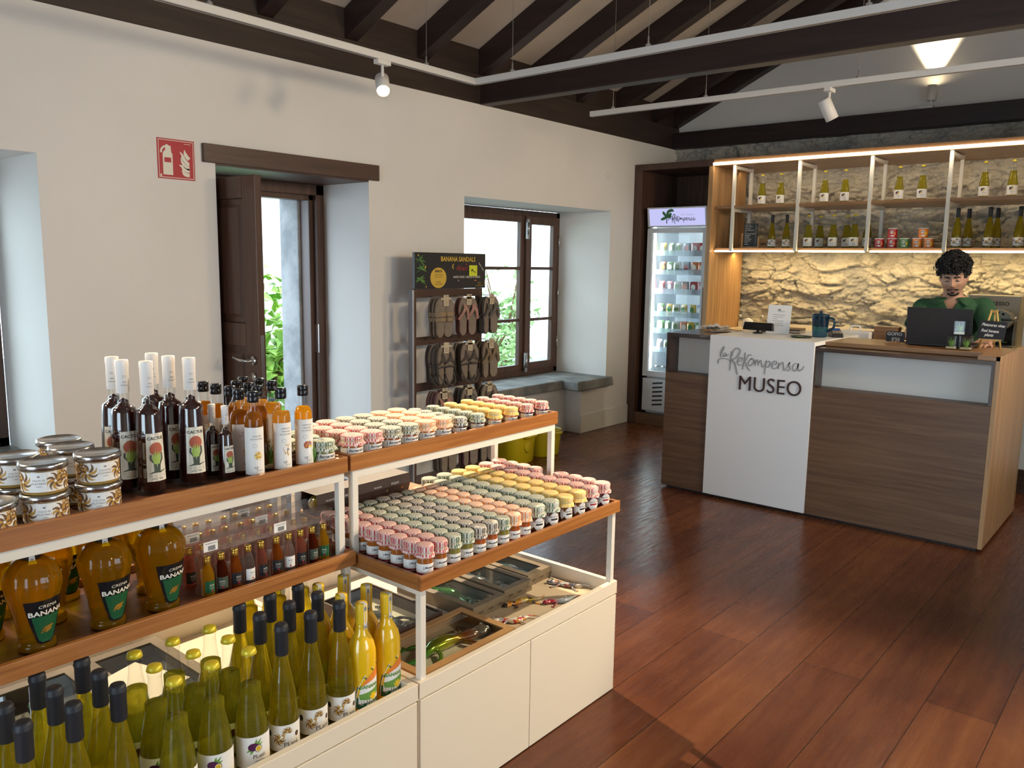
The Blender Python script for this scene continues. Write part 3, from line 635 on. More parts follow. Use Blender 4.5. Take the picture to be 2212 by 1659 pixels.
# ------------------------------------------------------------ preserve jars with cloth caps
def scrip(m, s, r, z, a, mi): m.text(s, .0001 + r, cyl(r, a, z), mi)
def jar_kit(kind, cloth, fill, band, r, h, style):
    def make():
        root = thing('preserve_jar', None, 'jar'); n = 20
        hb = h * .76; R = r * (1.06 if style != 'squat' else 1.04)
        MB().lathe([(0, .0), (r * .93, 0), (r, .004), (r, hb * .86), (r * .94, hb * .96), (r * .86, hb), (0, hb)], n).build('jar_body', FILL[fill], root)
        lb = MB(); ra = r + .0005; g = cyl(ra + .0004, -.25, 0)
        if style == 'tall_wide':                                         # shaped label: a pointed lobe at each side
            us = [-.034 + .068 * k / 14 for k in range(15)]; pr = [.006 + .017 * abs(math.cos(pi * u / .040)) ** .9 if abs(u) < .030 else .006 for u in us]
            lb.add([cyl(ra, -.25, 0)(u, .030 + s_ * p) for u, p in zip(us, pr) for s_ in (-1, 1)], [(2 * k, 2 * k + 2, 2 * k + 3, 2 * k + 1) for k in range(14)], 0)
            lb.rect(-.013, .0265, .013, .0325, g, 2 if band else 1, 6); lb.text("Bernardo's", .008, g, 1, (0, .036), .3); lb.rect(-.009, .020, .009, .0207, g, 3, 4); lb.rect(-.008, .0175, .008, .0182, g, 3, 4)
        else:
            z0, z1 = (.004, hb * .62) if style == 'squat' else (.005, hb * .56)
            lb.lathe([(ra, z0), (ra, z1)], 26, 0, arc=(-2.6, 2.1), smooth=True)
            lb.lathe([(ra + .0003, z0 + (z1 - z0) * .04), (ra + .0003, z0 + (z1 - z0) * .22)], 26, 2, arc=(-2.6, 2.1))
            q = r / .031; zz = z0 + (z1 - z0) * .60
            lb.text("Bernardo's", .0115 * q, g, 1, (.004 * q, zz), .3, bold=.0002); lb.ribbon([(-.012 * q, zz - .012 * q), (-.004 * q, zz - .003 * q), (.006 * q, zz + .006 * q)], [.0003, .0007, .0003], g, 1)
            for k in range(2): lb.rect(-.004 * q, zz - (.006 + .003 * k) * q, (.016 - .004 * k) * q, zz - (.0053 + .003 * k) * q, g, 3, 4)
            lb.text('MOJO', .0048 * q, cyl(ra + .0006, -.25, 0), 0, (.006 * q, z0 + (z1 - z0) * .08)); lb.rect(-.026 * q, zz - .004 * q, -.024 * q, zz + .008 * q, g, 3)
            lb.text('ROJO' if cloth == 'red' else 'VERDE', .0034 * q, cyl(ra + .0006, -.25, 0), 0, (-.012 * q, z0 + (z1 - z0) * .09))
        lb.build('label', ['white_label', 'ink', 'band_red' if band == 'red' else 'band_black', 'grey_ink'], root)
        zb = hb * .99; ht = h
        ruff = lambda t, z: 1 + (.055 * sin(9 * t) + .045 * sin(5 * t + 1.3) + .03 * sin(14 * t)) * max(0, (zb - .001 - z) / .012 + .15) if z < zb - .0005 else 1 + .012 * sin(11 * t)
        cp = MB().lathe([(R * 1.19, zb - .0115), (R * 1.12, zb - .007), (R * 1.0, zb - .001), (R * .965, zb + .001), (R * 1.0, zb + .004), (R * 1.03, ht - .007), (R * 1.0, ht - .003), (R * .9, ht - .0005), (R * .5, ht), (0, ht + .0004)], 32, rf=ruff)
        cp.build('cloth_cap', CLOTH[cloth], root)
        MB().lathe([(R * .975, zb - .0008), (R * 1.0, zb + .0006), (R * .98, zb + .0020)], 24).ribbon([(R * .9, 0), (R * 1.3, .004), (R * 1.45, -.004)], .0012, lambda u, v: (u * .94, -u * .34, zb + v)).build('twine', 'twine', root)
        return root
    return Kit(make)
JN = dict(red='red checked', green='green checked', brown='brown checked', olive='dark olive checked', orange='orange checked', yellow='yellow cloth topped', teal='dark green checked')
rj = random.Random(11)
def jar_columns(kit, cloth, y, x0, dx, n, z, word, col, where, group):
    for k in range(n):
        if y > 2.36 and k == 4: continue                                  # the shelf post stands there
        kit.put((x0 - dx * k + rj.uniform(-.0015, .0015), y + rj.uniform(-.0015, .0015), z), rj.uniform(-.16, .16),
                '%s %s jar, %s from aisle edge, %s column from bottle end, %s' % (word, JN[cloth], ORD[k], col, where), group)
ZT_ = .7012; n = 0
small = [('red', 'mojo', 'red'), ('red', 'mojo', 'red'), ('green', 'olive', 'k'), ('green', 'olive', 'k'), ('brown', 'rust', 'k'), ('brown', 'rust', 'k'), ('green', 'olive', 'k'), ('orange', 'rust', 'red'), ('orange', 'rust', 'red')]
kits = {}
CN = 'first second third fourth fifth sixth seventh eighth ninth tenth eleventh twelfth thirteenth fourteenth fifteenth'.split()
for c, (cl, fi, ba) in enumerate(small):
    k = kits.setdefault(('s', cl), jar_kit('small', cl, fi, ba, .0228, .088, 'tall'))
    jar_columns(k, cl, 1.4975 + .0535 * c, -1.553, .0522, 9, ZT_, 'slim', CN[c], 'wide tray', 'slim preserve jars on the wide tray')
big = [('green', 'dark', 'k'), ('green', 'dark', 'k'), ('yellow', 'amber', ''), ('yellow', 'amber', ''), ('red', 'berry', 'red'), ('red', 'berry', 'red')]
for c, (cl, fi, ba) in enumerate(big):
    k = kits.setdefault(('b', cl), jar_kit('big', cl, fi, ba, .0272, .088, 'tall_wide'))
    jar_columns(k, cl, 1.990 + .0752 * c, -1.556, .0602, 9, ZT_, 'wider', CN[9 + c], 'wide tray', 'wider preserve jars on the wide tray')
ZS = .9862
sq = [('green', 'olive', 'k', 1.312, 4), ('green', 'olive', 'k', 1.385, 4), ('red', 'mojo', 'red', 1.487, 4), ('red', 'mojo', 'red', 1.559, 4), ('olive', 'rust', 'k', 1.634, 4), ('olive', 'rust', 'k', 1.706, 4), ('orange', 'orange', 'red', 1.780, 4), ('orange', 'orange', 'red', 1.854, 4)]
for c, (cl, fi, ba, y, n) in enumerate(sq):
    k = kits.setdefault(('q', cl), jar_kit('squat', cl, fi, ba, .0318, .066, 'squat'))
    for i in range(n):
        if y < 1.32 and i == 0: continue
        k.put((-1.845 - .071 * i, y, ZS), rj.uniform(-.15, .15), 'squat %s jar, %s from aisle edge, %s squat column, top shelf' % (JN[cl], ORD[i], CN[c]), 'squat preserve jars on the top shelf')
mn = [('teal', 'dark', 'k'), ('green', 'dark', 'k'), ('yellow', 'orange', ''), ('yellow', 'orange', ''), ('red', 'berry', 'red'), ('red', 'berry', 'red')]
for c, (cl, fi, ba) in enumerate(mn):
    k = kits.setdefault(('m', cl), jar_kit('mini', cl, fi, ba, .0222, .058, 'tall'))
    for i in range(5):
        k.put((-1.836 - .0535 * i, 1.934 + (.090, .0, .0, .0, .0, .0)[0] * c * .98 - .004, ZS), rj.uniform(-.15, .15), 'little %s jar, %s from aisle edge, %s from counter end, top shelf' % (JN[cl], ORD[i], ORD[5 - c]), 'little preserve jars at the counter end of the top shelf')

# ------------------------------------------------------------ plant tubes on the top shelf
def tube_kit():
    r = thing('plant_tube', None, 'plant tube'); MB().lathe([(.0, .001), (.029, .001), (.030, .003), (.030, .072), (.029, .074), (0, .075)], 24).build('clear_tube', 'glass', r)
    m = MB(); rr = random.Random(4)
    for k in range(12):
        a = rr.uniform(0, 6.28); L = rr.uniform(.03, .06); d = rr.uniform(.004, .016); b_ = Vector((d * cos(a) * .4, d * sin(a) * .4, .008)); t = Vector((d * 1.3 * cos(a), d * 1.3 * sin(a), .008 + L)); s_ = Vector((-sin(a), cos(a), 0)) * .006
        m.add([b_, (b_ + t) / 2 + s_, t, (b_ + t) / 2 - s_], [(0, 1, 2, 3)])
    m.build('seedling', 'leafgreen', r); MB().lathe([(0, .0025), (.028, .0025), (.028, .010), (0, .011)], 20).build('gel', 'twine', r); return r
K = Kit(tube_kit); K.put((-1.836, 1.345, ZS), 0, 'clear plastic tube with a green banana seedling beside the squat jars', 'seedling tubes on the top shelf'); K.put((-1.905, 1.255, ZS), 1, 'second clear seedling tube, set back towards the vinegar bottles', 'seedling tubes on the top shelf')

# ------------------------------------------------------------ dark gift boxes behind the slim jars
M['carton_dark'] = speck('carton_dark', (.045, .022, .014), (.06, .03, .02), 8, .6, .05, 40); M['carton'] = speck('carton', (.36, .19, .09), (.42, .23, .11), 6, .75, .08, 60)
def flat_box(label, x0, x1, y0, y1, z0, z1):
    t = thing('gift_carton', label, 'carton', ((x0 + x1) / 2, (y0 + y1) / 2, z0)); hx, hy, h = (x1 - x0) / 2, (y1 - y0) / 2, z1 - z0
    MB().box((-hx, -hy, 0), (hx, hy, h - .002)).build('carton_body', 'carton_dark', t, bevel=.001); MB().box((-hx - .001, -hy - .001, h - .002), (hx - .003, hy + .001, h)).build('carton_lid', 'carton', t)
    m = MB()
    for u in (-.10, .0, .10): m.text('MOJO MIX', .010, planeX(hx + .0006, 0, .018), 0, (u, 0), sx=1.2)
    m.build('lettering', 'white_label', t)
flat_box('flat dark carton with a tan lid under the sleeved jar pack, bottle end', -2.115, -1.995, 1.478, 1.702, ZT_, .768)
flat_box('flat dark carton with a bare tan lid, beyond the other flat carton', -2.115, -1.995, 1.705, 1.955, ZT_, .768)
def sleeve(label, y0, y1, conts):
    t = thing('sleeved_jar_pack', label, 'jar pack', (-2.05, (y0 + y1) / 2, .7685)); h = .068; hy = (y1 - y0) / 2
    m = MB(); pr = [(-.030, 0), (-.042, h * .55), (-.036, h), (.036, h), (.042, h * .55), (.030, 0)]
    m.add([(x, y, z) for y in (-hy, hy) for x, z in pr], [(i, i + 1, 7 + i, 6 + i) for i in range(5)] + [(0, 6, 11, 5)], 0)
    m.text('MOJOS', .011, planeX(.043, 0, h * .62), 1, (.03, 0)); m.text('PICANTE', .008, planeX(.043, 0, h * .62), 1, (-.045, 0)); m.build('card_sleeve', ['carton_dark', 'white_label'], t)
    for i, f in enumerate(conts):
        MB().sphere((.004, -hy + hy * 2 * (i + .5) / len(conts), h * .45), .031, 16, 10, 0, (1.15, 1, .95)).build('jar_body', FILL[f], t)
sleeve('sleeved dark pack of round jars on the carton, nearer the bottles', 1.482, 1.668, ('olive', 'olive', 'rust')); sleeve('sleeved dark pack of round jars on the carton, further from the bottles', 1.668, 1.868, ('dark', 'olive', 'rust'))
# ============================================================ BOTTLES
def liquid(name, c, body, bf=.30):
    """a clear coloured drink: bends and tints what stands behind it, and glows where lamplight comes through"""
    m = bpy.data.materials.new(name); m.use_nodes = True; t = m.node_tree; t.nodes.remove(t.nodes['Principled BSDF'])
    rf = nd(m, 'ShaderNodeBsdfRefraction', i_Roughness=.02, i_IOR=1.22); rf.inputs[0].default_value = (*c, 1)
    tr = nd(m, 'ShaderNodeBsdfTransparent'); lw = nd(m, 'ShaderNodeLayerWeight', i_Blend=.4)
    lk(m, ramp(m, lw.outputs['Facing'], [(0, c), (.7, c), (1, tuple(x * x * .75 for x in c))]), tr.inputs[0])
    tl = nd(m, 'ShaderNodeBsdfTranslucent'); tl.inputs[0].default_value = (*body, 1); df = nd(m, 'ShaderNodeBsdfDiffuse'); df.inputs[0].default_value = (*body, 1)
    a = nd(m, 'ShaderNodeMixShader', i_0=.45); lk(m, rf.outputs[0], a.inputs[1]); lk(m, tr.outputs[0], a.inputs[2])
    b = nd(m, 'ShaderNodeMixShader', i_0=.4); lk(m, tl.outputs[0], b.inputs[1]); lk(m, df.outputs[0], b.inputs[2])
    d = nd(m, 'ShaderNodeMixShader', i_0=bf); lk(m, a.outputs[0], d.inputs[1]); lk(m, b.outputs[0], d.inputs[2])
    lk(m, d.outputs[0], t.nodes['Material Output'].inputs[0]); return m
LIQ = dict(wine=liquid('wine', (.90, .80, .16), (.58, .48, .03), .27), passion=liquid('passion_wine', (.86, .80, .22), (.52, .47, .05), .33), crema=liquid('crema', (.97, .74, .06), (.80, .46, .008), .20),
           vin_a=liquid('vinegar_a', (.72, .38, .07), (.36, .17, .02), .5), vin_b=liquid('vinegar_b', (.85, .55, .12), (.55, .31, .05), .6), vin_c=liquid('vinegar_c', (.92, .60, .06), (.68, .37, .015), .65),
           rose=liquid('mini_rose', (.90, .50, .38), (.55, .22, .14), .3), clear=liquid('mini_clear', (.93, .90, .85), (.6, .55, .5), .12), amber=liquid('mini_amber', (.85, .42, .12), (.42, .13, .02), .4), gold=liquid('mini_gold', (.95, .68, .10), (.65, .36, .02), .4), dark=liquid('mini_dark', (.45, .12, .05), (.16, .03, .01), .5))
M['cactus_liquid'] = mat('cactus_liquid', (.022, .003, .003), .06, Coat_Weight=1.0, Specular_IOR_Level=.7)
M['yellow_glass'] = mat('yellow_glass', (.86, .50, .008), .10, Coat_Weight=1.0, Coat_Roughness=.02)
M['yellow_cap'] = mat('yellow_cap', (.72, .56, .03), .35, .2)
M['label_green'] = mat('label_green', (.008, .085, .03), .4); M['tax_paper'] = mat('tax_paper', (.66, .62, .58), .7)
M['capsule_white'] = mat('capsule_white', (.80, .76, .72), .45); M['rust_red'] = mat('rust_red', (.42, .10, .05), .6); M['cactus_green'] = mat('cactus_green', (.34, .48, .10), .6); M['dark_green'] = mat('dark_green', (.045, .065, .04), .6)
M['kraft'] = mat('kraft', (.52, .42, .28), .7)

def smooth_prof(p, n=3): return smooth2(p, n)
def wine_like(root, prof, fill_z, liq, glass='glass', n=28, rf=None):
    MB().lathe([(0, .004)] + prof, n, rf=rf).lathe([(0, .0), (prof[0][0], .0), (prof[0][0], .002)], n).build('glass_bottle', glass, root)
    inner = [(max(.001, r - .0018), max(z, .006)) for r, z in prof if z <= fill_z]
    rl = inner[-1][0]; MB().lathe([(0, .006)] + inner + [(rl, fill_z), (0, fill_z)], n, rf=rf).build('liquid', LIQ[liq], root)
def capsule(root, z0, z1, r, m, name='capsule', dome=.006):
    MB().lathe([(r * .93, z0), (r, z0 + .003), (r * .985, z1 - .02), (r * 1.06, z1 - .016), (r * 1.06, z1 - .013), (r * 1.0, z1 - .011), (r * 1.0, z1 - dome), (r * .85, z1 - .001), (r * .5, z1), (0, z1)], 24).build(name, m, root)
def band(m, r, z0, z1, a0, a1, mi=0, n=24): m.lathe([(r, z0), (r, z1)], n, mi, arc=(a0, a1), smooth=True)
def bananas(m, F, cu, cv, s, mi, mj, n=8, a0=0, spread=5.6):
    """a hand of bananas seen end-on: curved fingers round a stalk"""
    for k in range(n):
        a = a0 + spread * k / n; pts = []
        for i in range(7):
            t = i / 6; rr = s * (.15 + .85 * t); b = a + .75 * t * t; pts.append((cu + rr * cos(b), cv + rr * sin(b)))
        m.ribbon(pts, [s * w for w in (.10, .22, .27, .27, .22, .14, .04)], F, mi if k % 2 else mj)
FL = [(.0355, .0), (.0365, .006), (.0365, .095), (.0355, .12), (.0315, .155), (.0250, .19), (.0185, .222), (.0150, .245), (.0142, .262), (.0140, .318), (.0150, .320)]
LA = -.32                                                              # labels turned a little towards the aisle's near end
def flute_kit(fill=.247):
    def make():
        r = thing('wine_bottle', None, 'bottle'); wine_like(r, FL, fill, 'wine')
        capsule(r, .248, .325, .0162, 'black_rubber'); m = MB(); R = .0369; F = cyl(R + .0003, LA, 0)
        band(m, R, .018, .083, LA - 1.45, LA + 1.45)
        bananas(m, F, -.016, .048, .016, 1, 2, 9, 1.2); bananas(m, F, .004, .066, .013, 2, 1, 8, -.6, 4.6)
        m.ribbon([(-.016, .048), (-.006, .058), (.004, .066)], .007, F, 2)
        m.text('PLaté', .0165, F, 3, (.014, .0285), sx=1.05); m.rect(.004, .0245, .026, .0251, F, 4, 4); m.ell(.030, .054, .0055, .0065, F, 3); m.ell(.030, .054, .0035, .0045, cyl(R + .0005, LA, 0), 5)
        m.ell(-.043, .060, .006, .008, F, 3); m.build('label', ['white_label', 'banana_dark', 'banana', 'ink', 'grey_ink', 'walnut'], r); return r
    return Kit(make)
CH = [(.0375, .0), (.039, .006), (.039, .088), (.0375, .112), (.0325, .145), (.0255, .180), (.0195, .212), (.0155, .240), (.0142, .262), (.0140, .268), (.0155, .270), (.0155, .278), (.0140, .281), (.0140, .288)]
def passion_fruit(m, F, cu, cv, s, c):
    P_, G_, Y_, W_ = c
    for a, L in ((.9, 1.5), (1.35, 1.2), (.45, 1.2), (3.6, 1.3), (4.1, 1.1)):
        m.ribbon([(cu + s * .4 * cos(a), cv + s * .4 * sin(a)), (cu + s * (.4 + L * .5) * cos(a), cv + s * (.4 + L * .5) * sin(a)), (cu + s * (.5 + L) * cos(a), cv + s * (.5 + L) * sin(a))], [s * .15, s * .48, s * .03], F, G_)
    m.ell(cu - s * .25, cv + s * .15, s, s * .78, lambda u, v: F2(F, u, v, .0002), P_, 18); m.ell(cu + s * .65, cv - s * .25, s * .66, s * .72, lambda u, v: F2(F, u, v, .0004), P_, 18, -.3); m.ell(cu + s * .65, cv - s * .25, s * .56, s * .62, lambda u, v: F2(F, u, v, .0006), W_, 18, -.3); m.ell(cu + s * .65, cv - s * .25, s * .46, s * .52, lambda u, v: F2(F, u, v, .0008), Y_, 18, -.3)
    for k in range(5): m.ell(cu + s * (.65 + .2 * cos(k * 1.3)), cv + s * (-.25 + .24 * sin(k * 1.3)), s * .07, s * .09, lambda u, v: F2(F, u, v, .001), P_, 6)
def F2(F, u, v, d):
    p = Vector(F(u, v)); n = Vector((p.x, p.y, 0)); l = n.length; return tuple(p + n / l * d) if l > 1e-6 else tuple(p)
def passion_kit():
    r = thing('sparkling_bottle', None, 'bottle'); wine_like(r, CH, .205, 'passion')
    MB().lathe([(.0160, .280), (.0172, .281), (.0166, .286), (.0150, .292), (.012, .2935), (0, .294)], 42, rf=lambda t, z: 1 + (.03 * (1 if int(t * 21 / pi) % 2 else -1) if z < .285 else 0)).build('crown_cap', 'yellow_cap', r)
    m = MB(); R = .0394; F = cyl(R + .0003, LA, 0); band(m, R, .016, .092, LA - 1.4, LA + 1.4)
    passion_fruit(m, F, -.006, .066, .0125, (1, 2, 3, 4)); m.text('PLaté', .0135, F, 5, (.004, .039)); m.text('PASSION', .0052, F, 6, (.006, .030)); m.text('FRIZZANTE', .0052, F, 6, (.006, .0235)); m.rect(-.007, .0205, .019, .021, F, 6, 4)
    m.build('label', ['white_label', 'purple', 'leafgreen', 'yellow', 'cream_label', 'ink', 'grey_ink'], r); return r
YB_ = [(.0365, .0), (.0375, .006), (.0375, .158), (.0365, .178), (.0315, .198), (.0235, .214), (.0165, .226), (.0148, .240), (.0145, .262)]
def yellow_kit():
    r = thing('banana_cream_bottle', None, 'bottle'); MB().lathe([(0, 0)] + YB_ + [(0, .262)], 28).build('glass_bottle', 'yellow_glass', r)
    MB().lathe([(.0152, .246), (.0156, .250), (.0162, .252), (.0162, .300), (.0155, .303), (0, .304)], 24).build('cap', 'yellow', r)
    m = MB(); g = LA + .2
    for pts in ([(0, .212), (0, .3045)],): m.add([(.0170 * cos(g + s_), .0170 * sin(g + s_), z) for z in (.235, .3048) for s_ in (-.34, .34)] + [(-.004, -.006, .3050), (.004, .006, .3050)], [(0, 1, 3, 2), (2, 3, 5, 4)], 0)
    m.rect(-.0025, .285, .0025, .296, cyl(.0174, g, 0), 1); m.rect(-.003, .238, .003, .243, cyl(.0174, g, 0), 1); m.build('tax_strip', ['tax_paper', 'grey_ink'], r)
    m = MB(); R = .0379; F = cyl(R, LA, 0); G = cyl(R + .0004, LA, 0); H = cyl(R + .0008, LA, 0)
    m.ribbon([(-.036, .030), (-.034, .055), (-.027, .085), (-.012, .112), (.010, .130), (.030, .140)], [.012, .012, .012, .011, .010, .008], F, 1)
    m.poly([(-.030, .040), (-.029, .060), (-.023, .084), (-.010, .106), (.010, .122), (.030, .130), (.034, .100), (.034, .046)], F, 2); m.poly([(-.022, .088), (-.010, .106), (.010, .122), (.030, .130), (.034, .108), (.0, .098)], G, 3)
    m.rect(-.036, .026, .036, .050, F, 1, 10); m.poly([(-.028, .066), (.0, .072), (.034, .080), (.034, .060), (.0, .050), (-.026, .052)], G, 4)
    for a in range(5): m.ribbon([(.012, .048), (.012 + .014 * cos(.5 + .5 * a), .048 + .020 * sin(.5 + .5 * a))], [.006, .004], H, 5)
    m.text('BANANA', .0135, H, 4, (.002, .082), bold=.0004); m.text('AREHU', .0120, G, 0, (.010, .033)); m.text('70cl', .0055, G, 0, (-.022, .037)); m.rect(-.004, .029, .024, .0298, G, 0, 5)
    m.ribbon([(-.038, .028), (-.036, .055), (-.029, .087), (-.013, .116), (.010, .135), (.032, .146)], .0016, G, 0); m.build('label', ['white_label', 'label_green', 'white_label', 'orange', 'leafgreen', 'yellow'], r); return r
ORC = CN
g_y = {'a': (.420, .508, .597, .686), 'b': (.802, .892, .984), 'c': (1.070, 1.158, 1.243), 'd': (1.308, 1.394)}
kf, kp, ky = flute_kit(), Kit(passion_kit), Kit(yellow_kit); zf = .3662; rb = random.Random(5)
rows = (-1.604, -1.690, -1.778); rw = ('front row', 'middle row', 'wall-side row')
for i, y in enumerate(g_y['a']):
    for k, x in enumerate(rows):
        if y < .45 and k == 0: continue
        kf.put((x + rb.uniform(-.004, .004), y, zf), rb.uniform(-.25, .25), 'black capped pale wine bottle, %s, %s along from camera end of trough' % (rw[k], ORD[i]), 'black capped wine bottles in the trough')
for i, y in enumerate(g_y['b']):
    for k, x in enumerate(rows): kp.put((x + rb.uniform(-.004, .004), y, zf), rb.uniform(-.2, .2), 'yellow crown capped passion fruit bottle, %s, %s along from camera end' % (rw[k], ORD[i]), 'crown capped passion fruit bottles in the trough')
for i, y in enumerate(g_y['c']):
    for k, x in enumerate(rows): kf.put((x + rb.uniform(-.004, .004), y, zf), rb.uniform(-.35, .25), 'black capped pale wine bottle, %s, %s beyond the crown capped bottles' % (rw[k], ORD[i]), 'black capped wine bottles in the trough')
for i, y in enumerate(g_y['d']):
    for k, x in enumerate((-1.594, -1.676, -1.776)): ky.put((x, y, zf), rb.uniform(-.15, .15) - .15 * k, 'opaque yellow banana liqueur bottle, %s, %s from the wine bottles' % (rw[k], ORD[i]), 'yellow liqueur bottles in the trough')
# bottles of the far side of the unit, their back labels this way
def back_kit():
    r = thing('sparkling_bottle', None, 'bottle'); wine_like(r, CH, .205, 'wine'); m = MB(); R = .0394; F = cyl(R + .0003, LA, 0); band(m, R, .02, .10, LA - .75, LA + .75)
    for k in range(7): m.rect(-.022, .088 - .006 * k, .018 - .004 * (k % 3), .0888 - .006 * k, F, 1, 5)
    for k in range(9): m.rect(.004 + .002 * k, .028, .0052 + .002 * k + .0005 * (k % 2), .040, F, 2)
    m.build('back_label', ['white_label', 'grey_ink', 'ink'], r); MB().lathe([(.0172, .281), (.0166, .286), (.012, .2935), (0, .294)], 24).build('crown_cap', 'yellow_cap', r); return r
kb = Kit(back_kit)
for i, (x, y) in enumerate(((-1.98, 1.22), (-1.98, 1.315), (-1.985, 1.40), (-2.08, 1.27), (-2.08, 1.365))): kb.put((x, y, zf), rb.uniform(-.2, .2), 'pale bottle showing its back label, deep behind the yellow liqueur, %s of five' % ORD[i], 'bottles turned away behind the yellow liqueur')

# ---- banana liqueur in fluted decanters on the middle tray
CR = [(.0375, .0), (.0385, .005), (.0385, .016), (.0345, .022), (.0350, .030), (.0395, .065), (.0475, .105), (.0550, .135), (.0575, .150), (.0560, .165), (.0490, .182), (.0380, .194), (.0260, .2015), (.0180, .2055), (.0165, .209), (.0165, .2145)]
def crema_kit():
    r = thing('fluted_decanter', None, 'bottle'); rf = lambda t, z: 1 + (.075 * abs(sin(5 * t)) - .05) * max(0, min(1, (z - .10) / .03)) * max(0, min(1, (.205 - z) / .02))
    sp = smooth2(CR, 3); wine_like(r, sp, .2135, 'crema', n=48, rf=rf)
    MB().lathe([(.0165, .199), (.0185, .200), (.0180, .236), (.0165, .2385), (0, .239)], 24).build('cap', 'black', r)
    g = LA + .1; m = MB()
    for s_ in (1, -1): m.add([((.0196 + d) * cos(g + w_) * s_, (.0196 + d) * sin(g + w_) * s_, z) for z, d in ((.2385, 0), (.205, .0005), (.196, .010)) for w_ in (-.28, .28)], [(0, 1, 3, 2), (2, 3, 5, 4)], 0)
    m.rect(-.003, .200, .003, .206, cyl(.0212, g, 0), 1); m.build('tax_strip', ['tax_paper', 'grey_ink'], r)
    rr = lambda z: .0362 + (z - .03) * .000 + max(0, (z - .03)) * .168
    m = MB()
    def fl(d): return lambda u, v: ((rr(v) + d) * cos(LA + .5 + u / .04), (rr(v) + d) * sin(LA + .5 + u / .04), v)
    def sheet(ro, d, mi): m.add([fl(d)(u * w_, z) for z, w_ in ro for u in (-1, -.6, -.2, .2, .6, 1)], [(i * 6 + j, i * 6 + j + 1, i * 6 + j + 7, i * 6 + j + 6) for i in range(len(ro) - 1) for j in range(5)], mi)
    sheet([(.022, .012), (.028, .020), (.06, .028), (.09, .033), (.122, .036)], .0012, 1); sheet([(.026, .009), (.032, .016), (.06, .022), (.086, .026)], .0020, 2)
    m.text('CREMA', .0095, fl(.0026), 0, (0, .105), .2); m.text('BANANA', .0150, fl(.0026), 0, (0, .0885), bold=.0004)
    m.ribbon([(-.010, .052), (-.004, .057), (.004, .058), (.012, .062)], [.002, .008, .009, .002], fl(.0026), 3); m.ribbon([(-.012, .048), (0, .050), (.010, .054)], [.002, .006, .002], fl(.0024), 3)
    m.build('label', ['cream_label', 'black_gloss', 'label_green', 'gold'], r); return r
kc = Kit(crema_kit); zt = .7165
for i, (x, y, k, a) in enumerate(((-1.838, .495, 0, -.2), (-1.838, .622, 1, 0), (-1.838, .772, 2, .0), (-1.838, .902, 3, .05), (-1.955, .560, 4, .1), (-1.955, .690, 5, 2.2), (-1.955, .818, 6, 2.0), (-1.955, .935, 7, 2.4), (-2.065, .640, 8, 3.0), (-2.065, .765, 9, 0), (-2.065, .885, 10, 2))):
    kc.put((x, y, zt), a, 'amber fluted decanter of banana liqueur, %s, %s along the middle tray' % (('aisle row', 'second row', 'wall-side row')[(i > 3) + (i > 7)], ORD[(i, i - 4, i - 8)[(i > 3) + (i > 7)]]), 'fluted decanters on the middle tray')

# ---- miniature bottles in clear packs
MI = [(.0150, 0), (.0158, .003), (.0158, .046), (.0150, .056), (.0105, .070), (.0075, .080), (.0070, .088)]
def mini_kit(liq, lab):
    def make():
        r = thing('miniature_bottle', None, 'miniature bottle'); MB().lathe([(0, 0)] + MI + [(0, .088)], 18).build('glass_bottle', LIQ[liq], r)
        MB().lathe([(.0080, .083), (.0086, .084), (.0086, .093), (.0082, .0945), (.0086, .096), (.0086, .099), (.0078, .1005), (0, .101)], 20).build('cap', 'gold', r)
        m = MB(); a = -.2; band(m, .0161, .010, .040, a - 1.1, a + 1.1); F = cyl(.0163, a, 0); ink = {'white_label': 2}.get(lab, 1)
        m.text('RON', .0060, F, ink, (0, .027)); m.rect(-.008, .023, .008, .0236, F, ink, 3); m.rect(-.006, .019, .006, .0195, F, ink, 3); m.ell(0, .0145, .0022, .0026, F, 3)
        m.build('label', [lab, 'cream_label', 'ink', 'red'], r); return r
    return Kit(make)
mk = [mini_kit('amber', 'black'), mini_kit('clear', 'white_label'), mini_kit('rose', 'black'), mini_kit('dark', 'dark_green'), mini_kit('gold', 'label_green'), mini_kit('rose', 'white_label')]
seqs = [(4, 3, 0, 1, 2, 0, 1, 2, 3, 4), (2, 5, 2, 5, 2, 2, 5, 1, 2, 5), (5, 2, 2, 1, 2, 5, 2, 2, 5, 1), (2, 2, 5, 2, 5, 2, 1, 2, 2, 5)]
def pack_kit():
    r = thing('blister_pack', None, 'clear pack'); m = MB(); L = .098
    m.box((-.021, -L, .0), (-.0203, L, .146)); m.box((-.020, -L, .112), (.017, L, .1126)); m.box((.0167, -L, .112), (.0173, L, .146)); m.box((-.020, -L, .1455), (.017, L, .146))
    for k in range(6): y = -L + .002 + k * .0384; m.add([(.019 * cos(t) , y + .0192 * 0, .112) for t in (0,)], []) if False else m.box((-.019, y - .0006, .004), (.012, y, .112))
    m.build('blister', 'blister', r)
    m = MB(); m.rect(-.094, .118, -.056, .143, planeX(.0178, 0, 0)); [m.rect(-.082 + .0022 * k, .120, -.0808 + .0022 * k, .132, planeX(.0181, 0, 0), 1) for k in range(9)]; m.text('10 MINIATURAS', .0045, planeX(.0181, 0, 0), 1, (-.074, .136)); m.build('price_sticker', ['white_label', 'ink'], r)
    return r
M['blister'] = glassy('blister', (.99, .985, .985), .10, .93, (.95, .85, .80), .035)
kk = Kit(pack_kit)
